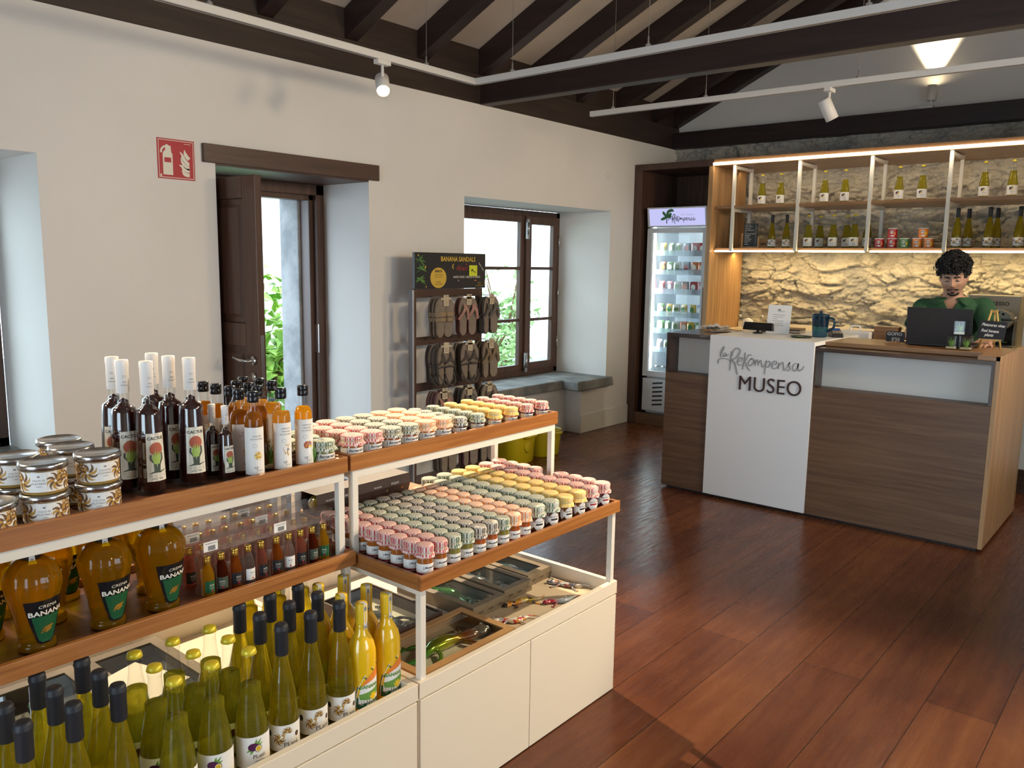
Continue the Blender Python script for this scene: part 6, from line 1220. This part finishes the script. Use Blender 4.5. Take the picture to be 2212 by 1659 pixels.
def jar_small():
    r = thing('glass_jar', None, 'glass jar'); MB().lathe([(0, .001), (.026, .001), (.027, .005), (.027, .055), (.022, .062)], 18).build('jar_body', 'glass', r); MB().lathe([(.024, .060), (.025, .062), (.025, .074), (0, .075)], 18).build('lid', 'chrome', r); return r
kj = Kit(jar_small)
for i in range(6): kj.put((fx0 + .10 + .075 * i, 7.05, .5006), 0, 'small lidded glass jar on the fridge floor, %s from the hinge side' % ORD[i], 'lidded jars on the fridge floor')

# ------------------------------------------------------------ bottles and tins on the shelves
zu, zl = 2.0845, 1.7125; BAY = ('bay by the fridge', 'second bay', 'third bay', 'bay over the assistant')
up = [(-3.083, 0), (-2.915, 0), (-2.534, 1), (-2.366, 1), (-1.945, 2), (-1.775, 2), (-1.345, 3), (-1.160, 3)]
FACE = -pi / 2 + .32
for i, (x, b) in enumerate(up): kp.put((x, 7.10, zu), FACE + .15, 'passion fruit bottle on the upper shelf, %s, %s' % (BAY[b], ('first from fridge', 'second from fridge')[i % 2]), 'passion fruit bottles on the wall shelves', (.92, .92, .92))
for i, x in enumerate((-2.971, -2.841)): kf.put((x, 7.10, zl), FACE + .35, 'black capped wine bottle on the lower shelf, bay by the fridge, %s' % ('beside the menu board', 'beside the frame')[i], 'black capped wine bottles on the wall shelves', (.90, .90, .885))
for i, (x, y) in enumerate(((-2.634, 7.06), (-2.585, 7.20), (-2.425, 7.06), (-2.36, 7.20), (-2.252, 7.06), (-2.19, 7.20))): kp.put((x, y, zl), FACE + .15, 'passion fruit bottle on the lower shelf, second bay, %s, %s pair' % (('aisle side', 'wall side')[i % 2], ORD[i // 2]), 'passion fruit bottles on the wall shelves', (.94, .94, .94))
for i, (x, y) in enumerate(((-1.493, 7.06), (-1.445, 7.20), (-1.276, 7.06), (-1.25, 7.20), (-1.081, 7.06), (-1.035, 7.20))): kf.put((x, y, zl), FACE + .3, 'black capped wine bottle on the lower shelf, last bay, %s, %s pair' % (('aisle side', 'wall side')[i % 2], ORD[i // 2]), 'black capped wine bottles on the wall shelves', (.94, .94, .93))
def tin_kit(c, c2):
    def make():
        r = thing('crisp_tin', None, 'crisp tin'); MB().lathe([(0, 0), (.036, 0), (.0365, .003), (.0365, .072)], 24).build('tin_body', c, r); MB().lathe([(.0378, .070), (.0378, .077), (.033, .078), (0, .0775)], 24).build('lid', 'white_label', r)
        m = MB(); F = cyl(.0369, -pi / 2 + .25, 0); m.ell(-.006, .046, .011, .013, F, 0); m.ribbon([(-.016, .044), (-.006, .049), (.004, .045)], [.002, .007, .002], cyl(.0373, -pi / 2 + .25, 0), 1); m.ell(.018, .034, .008, .012, F, 2); m.rect(-.014, .012, .012, .022, F, 0, 4); m.build('tin_print', ['white_label', 'ink', c2], r); return r
    return Kit(make)
M['tin_red'] = mat('tin_red', (.45, .02, .025), .3); M['tin_green'] = mat('tin_green', (.10, .26, .06), .3); M['tin_orange'] = mat('tin_orange', (.78, .22, .03), .3)
t1, t2, t3 = tin_kit('tin_red', 'orange'), tin_kit('tin_green', 'yellow'), tin_kit('tin_orange', 'yellow'); gt = 'crisp tins on the lower shelf'
for k, x, z, l in ((t1, -2.050, zl, 'red crisp tin on the shelf, at the end beside the frame'), (t1, -1.955, zl, 'red crisp tin on the shelf, under the stacked red one'), (t1, -1.955, zl + .0785, 'red crisp tin stacked on another red one'), (t2, -1.862, zl, 'green crisp tin, the only green one'), (t3, -1.768, zl, 'orange crisp tin on the shelf, next to the green one'), (t3, -1.684, zl, 'orange crisp tin on the shelf, furthest from the red ones'), (t3, -1.728, zl + .0785, 'orange crisp tin stacked over the two orange ones')): k.put((x, 7.06, z), 0, l, gt)
mb = thing('menu_board', 'small black menu board with white price list in a wooden stand', 'menu board', (-3.145, 7.05, zl)); MB().box((-.085, -.02, 0), (.085, .03, .012)).box((-.083, -.008, .012), (-.070, .012, .13)).box((.070, -.008, .012), (.083, .012, .09)).build('stand', 'oak_v', mb)
MB().box((-.062, -.004, .012), (.062, .002, .215)).build('board', 'sign_slate', mb); m = MB(); f = planeY(-.0046, 0, 0)
for k, (t, p) in enumerate((('AGUA 50CL', "1"), ('CAFE Y MENTA', "1,5"), ('CORTADO', "1,5"), ('CAFE CON LECHE', "2"), ('TE', "1,5"), ('ZUMO DE PLATANO', "3"), ('REFRESCOS', "2"), ('CERVEZA', "2"), ('CUP DE VINO', "3"), ('BOCADILLO', "4"), ('TARTA', "3"), ('HELADO', "2"))): m.text(t, .0105, f, 0, (-.055, .198 - .0155 * k), align='LEFT'); m.text(p, .0105, f, 0, (.048, .198 - .0155 * k))
m.build('chalk_writing', 'chalk', mb)
# ============================================================ THE SHOP ASSISTANT
def skin_mat():
    m = mat('skin', (.50, .275, .175), .5, Subsurface_Weight=.12, Subsurface_Scale=.01); P(m).inputs['Subsurface Radius'].default_value = (1, .35, .2)
    lk(m, ramp(m, noisy(m, coord(m), 9, 3), [(.35, (.46, .245, .155)), (.65, (.54, .305, .20))]), P(m).inputs['Base Color']); return m
M['skin'] = skin_mat(); M['hair'] = mat('hair', (.010, .008, .007), .55); M['stubble'] = mat('stubble', (.035, .022, .017), .7); M['lip'] = mat('lip', (.34, .13, .105), .5)
M['polo'] = speck('polo', (.022, .085, .035), (.030, .10, .044), 18, .85, .25, 220); M['trousers'] = mat('trousers', (.02, .022, .03), .8); M['eye_white'] = mat('eye_white', (.62, .58, .54), .3)
G3 = lambda x, s: math.exp(-(x / s) ** 2)
def face(nu=56, nv=44):
    """head and neck root around the origin of the skull, looking along -y"""
    m = MB(); vs = []
    for j in range(nv + 1):
        ph = pi * j / nv
        for i in range(nu):
            th = 2 * pi * i / nu; X, Y, Z = sin(ph) * sin(th), -sin(ph) * cos(th), cos(ph)     # th = 0 faces -y
            x, y, z = .0755 * X, .098 * Y, .118 * Z; fr = max(0, -Y)
            if z < .0: k = (-z / .118); x *= 1 - .30 * k ** 1.7; y = y * (1 - .12 * k) if Y < 0 else y * (1 - .40 * k ** 1.2)
            if Y < 0: y *= .95 - .04 * G3(z - .02, .05)
            f = fr ** .7
            y -= f * (.026 * G3(x, .0115) * G3(z + .022, .016) + .013 * G3(x, .008) * G3(z - .006, .022))                 # nose
            y -= f * .006 * G3(abs(x) - .013, .008) * G3(z + .030, .008)
            y += f * .0125 * G3(abs(x) - .031, .015) * G3(z - .008, .013)                                                  # eye sockets
            y -= f * .0055 * G3(abs(x) - .028, .022) * G3(z - .031, .010)                                                  # brow
            y -= f * .0055 * G3(abs(x) - .042, .016) * G3(z + .018, .016)                                                  # cheek bones
            y += f * .004 * G3(abs(x) - .040, .014) * G3(z + .055, .018)
            y -= f * (.0060 * G3(x, .022) * G3(z + .0565, .0060) + .0066 * G3(x, .019) * G3(z + .0690, .0065)); y += f * .0040 * G3(x, .024) * G3(z + .0625, .0026)
            y -= f * .010 * G3(x, .022) * G3(z + .100, .015)                                                               # chin
            x += (1 if x > 0 else -1) * .004 * G3(z + .030, .03) * (1 - f) * (1 if Y < .2 else 0)
            vs.append((x, y, z))
    m.add(vs, [(j * nu + i, (j + 1) * nu + i, (j + 1) * nu + (i + 1) % nu, j * nu + (i + 1) % nu) for j in range(nv) for i in range(nu)], 0, True); return m
HC, HT = Vector((0, -.135, 1.497)), Matrix.Rotation(radians(17), 4, 'X') @ Matrix.Rotation(radians(-3), 4, 'Y')
HM = Matrix.Translation(HC) @ HT
def lift(m, n0=0): m.v[n0:] = [tuple(HM @ Vector(p)) for p in m.v[n0:]]; return m
def loft(m, rings, n=28, mi=0):
    """rings: (centre, half-width, half-depth, squareness)"""
    vs = []
    for c, a, b_, q in rings:
        for k in range(n):
            t = 2 * pi * k / n; r = (abs(cos(t)) ** q + abs(sin(t)) ** q) ** (-1 / q); vs.append((c[0] + a * r * cos(t), c[1] + b_ * r * sin(t), c[2]))
    L = len(rings); return m.add(vs, [(i * n + k, i * n + (k + 1) % n, (i + 1) * n + (k + 1) % n, (i + 1) * n + k) for i in range(L - 1) for k in range(n)] + [tuple(range(n - 1, -1, -1)), tuple(range((L - 1) * n, L * n))], mi, True)
def finger(m, base, d, L, r, curl, nrm):
    d = Vector(d).normalized(); nrm = Vector(nrm).normalized(); p = Vector(base); pts = [p.copy()]; ax = d.cross(nrm).normalized(); a = 0
    for i, f in enumerate((.42, .32, .26)):
        a += curl * (.7, 1.1, .8)[i]; q = (Matrix.Rotation(-a, 4, ax) @ d); p = p + q * L * f; pts.append(p.copy())
    sp = smooth2([tuple(x) for x in pts], 4); m.tube(sp, [r * (1.05 - .30 * i / len(sp)) for i in range(len(sp))], 10); m.sphere(tuple(pts[-1]), r * .74, 10, 8)
def hand(m, wrist, d, nrm, side):
    """palm, four fingers and a thumb; nrm points out of the back of the hand"""
    d = Vector(d).normalized(); nrm = (Vector(nrm) - d * Vector(nrm).dot(d)).normalized(); s = d.cross(nrm).normalized() * side; w = Vector(wrist)
    for i in range(5): t = i / 4; m.tube([w + d * (.012 + .0 * t) + s * (t - .5) * .040, w + d * .045 + s * (t - .5) * .062, w + d * .088 + s * (t - .5) * .072], [.016, .0155, .0120], 10); 
    for i, (L, c) in enumerate(((.072, .34), (.080, .30), (.074, .36), (.058, .42))): finger(m, w + d * .086 + s * (-.030 + .0205 * i), d + s * (-.16 + .10 * i), L, (.0092, .0095, .0090, .0080)[i], c, nrm)
    finger(m, w + d * .030 - s * .030 - nrm * .004, d * .75 - s * .8 - nrm * .25, .066, .0105, .28, nrm)
SHL, ELL, WRL = Vector((.176, -.045, 1.305)), Vector((.258, -.205, 1.150)), Vector((.235, -.420, 1.122))
SHR, ELR, WRR = Vector((-.168, -.045, 1.288)), Vector((-.222, -.180, 1.115)), Vector((-.196, -.392, 1.128))
TORSO = [((0, .115, .90), .165, .115, 2.4), ((0, .105, 1.00), .160, .110, 2.4), ((0, .075, 1.10), .165, .112, 2.4), ((0, .030, 1.20), .180, .122, 2.4), ((0, -.010, 1.27), .188, .120, 2.3), ((0, -.035, 1.325), .165, .100, 2.2), ((0, -.055, 1.362), .110, .080, 2.1), ((0, -.070, 1.385), .066, .064, 2.0)]
def voxel(o, size, sm=6):
    md = o.modifiers.new('r', 'REMESH'); md.mode = 'VOXEL'; md.voxel_size = size; md.use_smooth_shade = True
    s_ = o.modifiers.new('s', 'SMOOTH'); s_.iterations = sm; s_.factor = .5
    me = bpy.data.meshes.new_from_object(o.evaluated_get(bpy.context.evaluated_depsgraph_get())); me.materials.clear(); me.materials.append(o.data.materials[0]); o.modifiers.clear(); o.data = me
    for p in me.polygons: p.use_smooth = True
    return o
def bodymesh():
    m = face(); lift(m); loft(m, TORSO)
    m.tube(smooth2([(0, -.060, 1.33), (0, -.085, 1.40), (0, -.105, 1.46)], 5), [.066, .064, .062, .060, .059, .058, .058, .058, .058, .058, .058], 20)
    for sd in (1, -1):
        n0 = len(m.v); m.sphere((.0765 * sd, .012, -.004), .028, 12, 10, 0, (.34, .62, 1.05)); lift(m, n0)
    for S_, E_, W_, sd in ((SHL, ELL, WRL, 1), (SHR, ELR, WRR, -1)):
        m.sphere(tuple(S_), .058, 16, 12); m.tube([S_, S_.lerp(E_, .35), S_.lerp(E_, .75), E_], [.054, .049, .043, .041], 16); m.sphere(tuple(E_), .041, 14, 10)
        m.tube([E_, E_.lerp(W_, .3), E_.lerp(W_, .7), W_], [.041, .043, .034, .027], 16); m.tube([W_, W_ + (W_ - E_).normalized() * .03], [.027, .024], 14)
        d = (W_ - E_).normalized() + Vector((-.35 * sd, -.25, -.10)); hand(m, W_ + (W_ - E_).normalized() * .012, d, (0, -.15, 1), sd)
        m.tube([(.092 * sd, .12, .93), (.105 * sd, .10, .70), (.110 * sd, .09, .50), (.112 * sd, .10, .30), (.115 * sd, .11, .09)], [.098, .085, .062, .056, .042], 18); m.tube([(.115 * sd, .12, .055), (.118 * sd, .03, .045), (.125 * sd, -.07, .032)], [.046, .042, .030], 14)
    return m
pe = thing('person', 'person with dark curly hair and green polo shirt, looking down at the laptop', 'person', (-1.262, 6.055, 0), .13)
bo = bodymesh().build('body', 'skin', pe); pe_tmp = pe.rotation_euler.z; voxel(bo, .0042, 5)
# clothing
m = MB(); loft(m, [(c, a + .010, b_ + .012, q) for c, a, b_, q in TORSO[:6]] + [((0, -.050, 1.352), .128, .088, 2.1), ((0, -.062, 1.372), .086, .076, 2.0)])
for S_, E_, sd in ((SHL, ELL, 1), (SHR, ELR, -1)):
    m.sphere(tuple(S_), .068, 18, 12); e2 = S_.lerp(E_, .80); m.tube([Vector((.085 * sd, -.045, 1.312)), S_.lerp(Vector((.085 * sd, -.045, 1.312)), .3), S_, S_.lerp(E_, .40), S_.lerp(E_, .68)], [.048, .062, .067, .065, .064], 20)
sh = m.build('polo_shirt', 'polo', pe); voxel(sh, .006, 6)
# open placket: skin shows in a V, cut out of the shirt front
bm = bmesh.new(); bm.from_mesh(sh.data); kill = [f for f in bm.faces if (lambda c: c.y < -.06 and c.z > 1.262 and abs(c.x + .002) < .50 * (c.z - 1.262))(f.calc_center_median())]
kill += [f for f in bm.faces if (lambda c: (c - Vector((0, -.072, 1.40))).length < .070 and c.z > 1.362)(f.calc_center_median()) and f not in set(kill)]
bmesh.ops.delete(bm, geom=kill, context='FACES'); bm.to_mesh(sh.data); bm.free(); sl = sh.modifiers.new('cloth', 'SOLIDIFY'); sl.thickness = .003; sl.offset = 1
m = MB(); n = 44                                                          # fold-over collar, open at the throat
up_, dn = [], []
for i in range(n + 1):
    f = abs(i / n * 2 - 1); sd = 1 if i > n / 2 else -1; k = f ** 2.4      # f: 0 at the nape, 1 at the collar points
    t = pi / 2 - sd * f * 2.62; up_.append((.069 * cos(t) * (1 - .25 * k), -.078 + .070 * sin(t), 1.398 - .034 * k)); dn.append((.104 * cos(t) + sd * .040 * k, -.070 + .098 * sin(t) - .012 * k, 1.362 - .044 * k))
m.add(up_ + dn, [(i, i + 1, n + 2 + i, n + 1 + i) for i in range(n)], 0, True)
co = m.build('collar', 'polo', pe); sl = co.modifiers.new('cloth', 'SOLIDIFY'); sl.thickness = .005
MB().add([(-.004, -.1490, 1.268), (.008, -.1490, 1.268), (.006, -.128, 1.205), (-.003, -.128, 1.205)], [(0, 3, 2, 1)]).build('placket', 'polo', pe)
m = MB(); write_name(m, lambda u, v: (.098 + u, -.1195 - .02 * 0 + .05 * u - .004 + (v) * -.36, 1.236 + v), .062, .0022, 0); m.build('chest_emblem', 'cream_label', pe)
m = MB()
for sd in (1, -1): m.tube([(.090 * sd, .12, .955), (.105 * sd, .10, .70), (.110 * sd, .09, .50), (.112 * sd, .10, .30), (.115 * sd, .11, .085)], [.108, .095, .074, .068, .060], 18)
loft(m, [((0, .115, .88), .175, .125, 2.4), ((0, .112, .955), .172, .122, 2.4)]); tr = m.build('trousers', 'trousers', pe); voxel(tr, .012, 4)
for sd in (1, -1): loft(MB(), [((.118 * sd, .03, .0), .048, .135, 2.6), ((.118 * sd, .03, .02), .050, .138, 2.6), ((.118 * sd, .05, .06), .046, .110, 2.3), ((.117 * sd, .09, .10), .050, .062, 2)]).build('shoe', 'black', pe)
# eyes, brows, moustache, beard, lips
for sd in (1, -1):
    e = MB(); e.sphere((.0305 * sd, -.0725, .0075), .0118, 14, 10, 0); e.sphere((.0305 * sd, -.0795, .0040), .0060, 10, 8, 1); lift(e).build('eye', ['eye_white', 'hair'], pe)
    l = MB(); l.lathe([(.0127 * cos(a), .0127 * sin(a)) for a in (radians(-8 + 14 * k) for k in range(8))], 20, 0); l.v = [(x + .0305 * sd, y - .0725, z + .0085) for x, y, z in l.v]; lift(l).build('eyelid', 'skin', pe)
    b = MB(); b.tube(smooth2([(.010 * sd, -.0905, .0245), (.024 * sd, -.0915, .0305), (.040 * sd, -.084, .0300), (.050 * sd, -.0735, .0240)], 4), [.0030, .0042, .0046, .0048, .0048, .0046, .0044, .0042, .0038, .0032, .0026, .0020, .0012], 8); lift(b).build('eyebrow', 'hair', pe)
    MBl = MB(); MBl.tube(smooth2([(.0165 * sd, -.0845, .0035), (.0305 * sd, -.0862, .0030), (.0445 * sd, -.0775, .0020)], 4), .0012, 6); lift(MBl).build('eyelash', 'hair', pe)
m = MB(); rh = random.Random(17)
def surf(x, z):                                                          # front of the face at (x, z), read off the sculpted head
    best = min(FV, key=lambda p: (p[0] - x) ** 2 + (p[2] - z) ** 2 + (1 if p[1] > 0 else 0)); return best[1]
FV = face(56, 44).v
def bristles(m, pts, n, L, sag):
    for k in range(n):
        x, z = rh.choice(pts); x += rh.gauss(0, .0022); z += rh.gauss(0, .0016); y = surf(x, z); m.tube([(x, y + .002, z), (x + rh.gauss(0, .0015) + .08 * x, y - L * .7, z - sag * .5), (x + rh.gauss(0, .002) + .12 * x, y - L * .6, z - sag)], [.0011, .0010, .0005], 4, caps=False)
bristles(m, [(.0265 * (i / 14 - 1), -.0505 - .0075 * abs(i / 14 - 1) ** 2) for i in range(29)], 520, .0035, .0045); lift(m).build('moustache', 'hair', pe)
m = MB(); bristles(m, [(.026 * cos(a), -.088 - .013 * abs(sin(a)) - .003) for a in (pi * k / 20 for k in range(21))] + [(.004 * k, -.097) for k in range(-5, 6)] + [(.003 * k, -.0785) for k in range(-2, 3)], 760, .0045, .0050); lift(m).build('goatee', 'hair', pe)
m = MB(); 
for zc_, h in ((-.0570, .0040), (-.0685, .0048)): m.tube([(x, surf(x, zc_) - .0002, zc_ - .0018 * abs(x / .02) ** 2) for x in (-.022, -.015, -.007, 0, .007, .015, .022)], [h * .25, h * .6, h * .9, h, h * .9, h * .6, h * .25], 8)
lift(m).build('lips', 'lip', pe)
# curly hair: a mass of small coils over the scalp, longer on top, falling on the forehead
m = MB(); m.sphere((0, .014, .030), 1, 28, 18, 0, (.083, .104, .104)); m.v = [p for p in m.v]
keep = [f for f in m.f if not all(m.v[i][1] < -.045 and m.v[i][2] < .062 or m.v[i][2] < -.05 for i in f)]; m.f = keep; m.m = [0] * len(keep); m.sm = [True] * len(keep)
cnt = 0
while cnt < 760:
    u = Vector((rh.gauss(0, 1), rh.gauss(0, 1), rh.gauss(0, 1))).normalized()
    if u.z < -.35 or (u.y < -.35 and u.z < .34) or (abs(u.x) > .55 and u.z < -.05 and u.y < .25): continue
    cnt += 1; ln = 1 + .28 * max(0, u.z) + rh.uniform(-.04, .12); p = Vector((u.x * .082 * ln, .014 + u.y * .103 * ln, .030 + u.z * .100 * ln))
    if u.y < -.3 and u.z < .75: p.y -= .012; p.z -= rh.uniform(.0, .018)
    R = rh.uniform(.006, .0125); a0 = rh.uniform(0, 6.3); q = Vector((rh.gauss(0, 1), rh.gauss(0, 1), rh.gauss(0, .6))).normalized(); e1 = q.orthogonal().normalized(); e2 = q.cross(e1)
    m.tube([tuple(p + e1 * R * cos(a0 + .75 * i) + e2 * R * sin(a0 + .75 * i) + q * .0022 * (i - 5)) for i in range(11)], [.0026] * 10 + [.0012], 5, caps=False)
while cnt < 1060:                                                       # loose outer curls break up the outline
    u = Vector((rh.gauss(0, 1), rh.gauss(0, .8), rh.gauss(.3, .8))).normalized()
    if u.z < -.15 or (u.y < -.3 and u.z < .38) or (abs(u.x) > .6 and u.z < .30): continue
    cnt += 1; p = Vector((u.x * .112, .014 + u.y * .128, .032 + u.z * .140)); R = rh.uniform(.007, .012); a0 = rh.uniform(0, 6.3); q = (u + Vector((rh.gauss(0, .6), rh.gauss(0, .6), rh.gauss(0, .4)))).normalized(); e1 = q.orthogonal().normalized(); e2 = q.cross(e1)
    m.tube([tuple(p + e1 * R * cos(a0 + .7 * i) + e2 * R * sin(a0 + .7 * i) + q * .0026 * (i - 7)) for i in range(11)], [.0024] * 10 + [.001], 5, caps=False)
lift(m).build('hair', 'hair', pe)
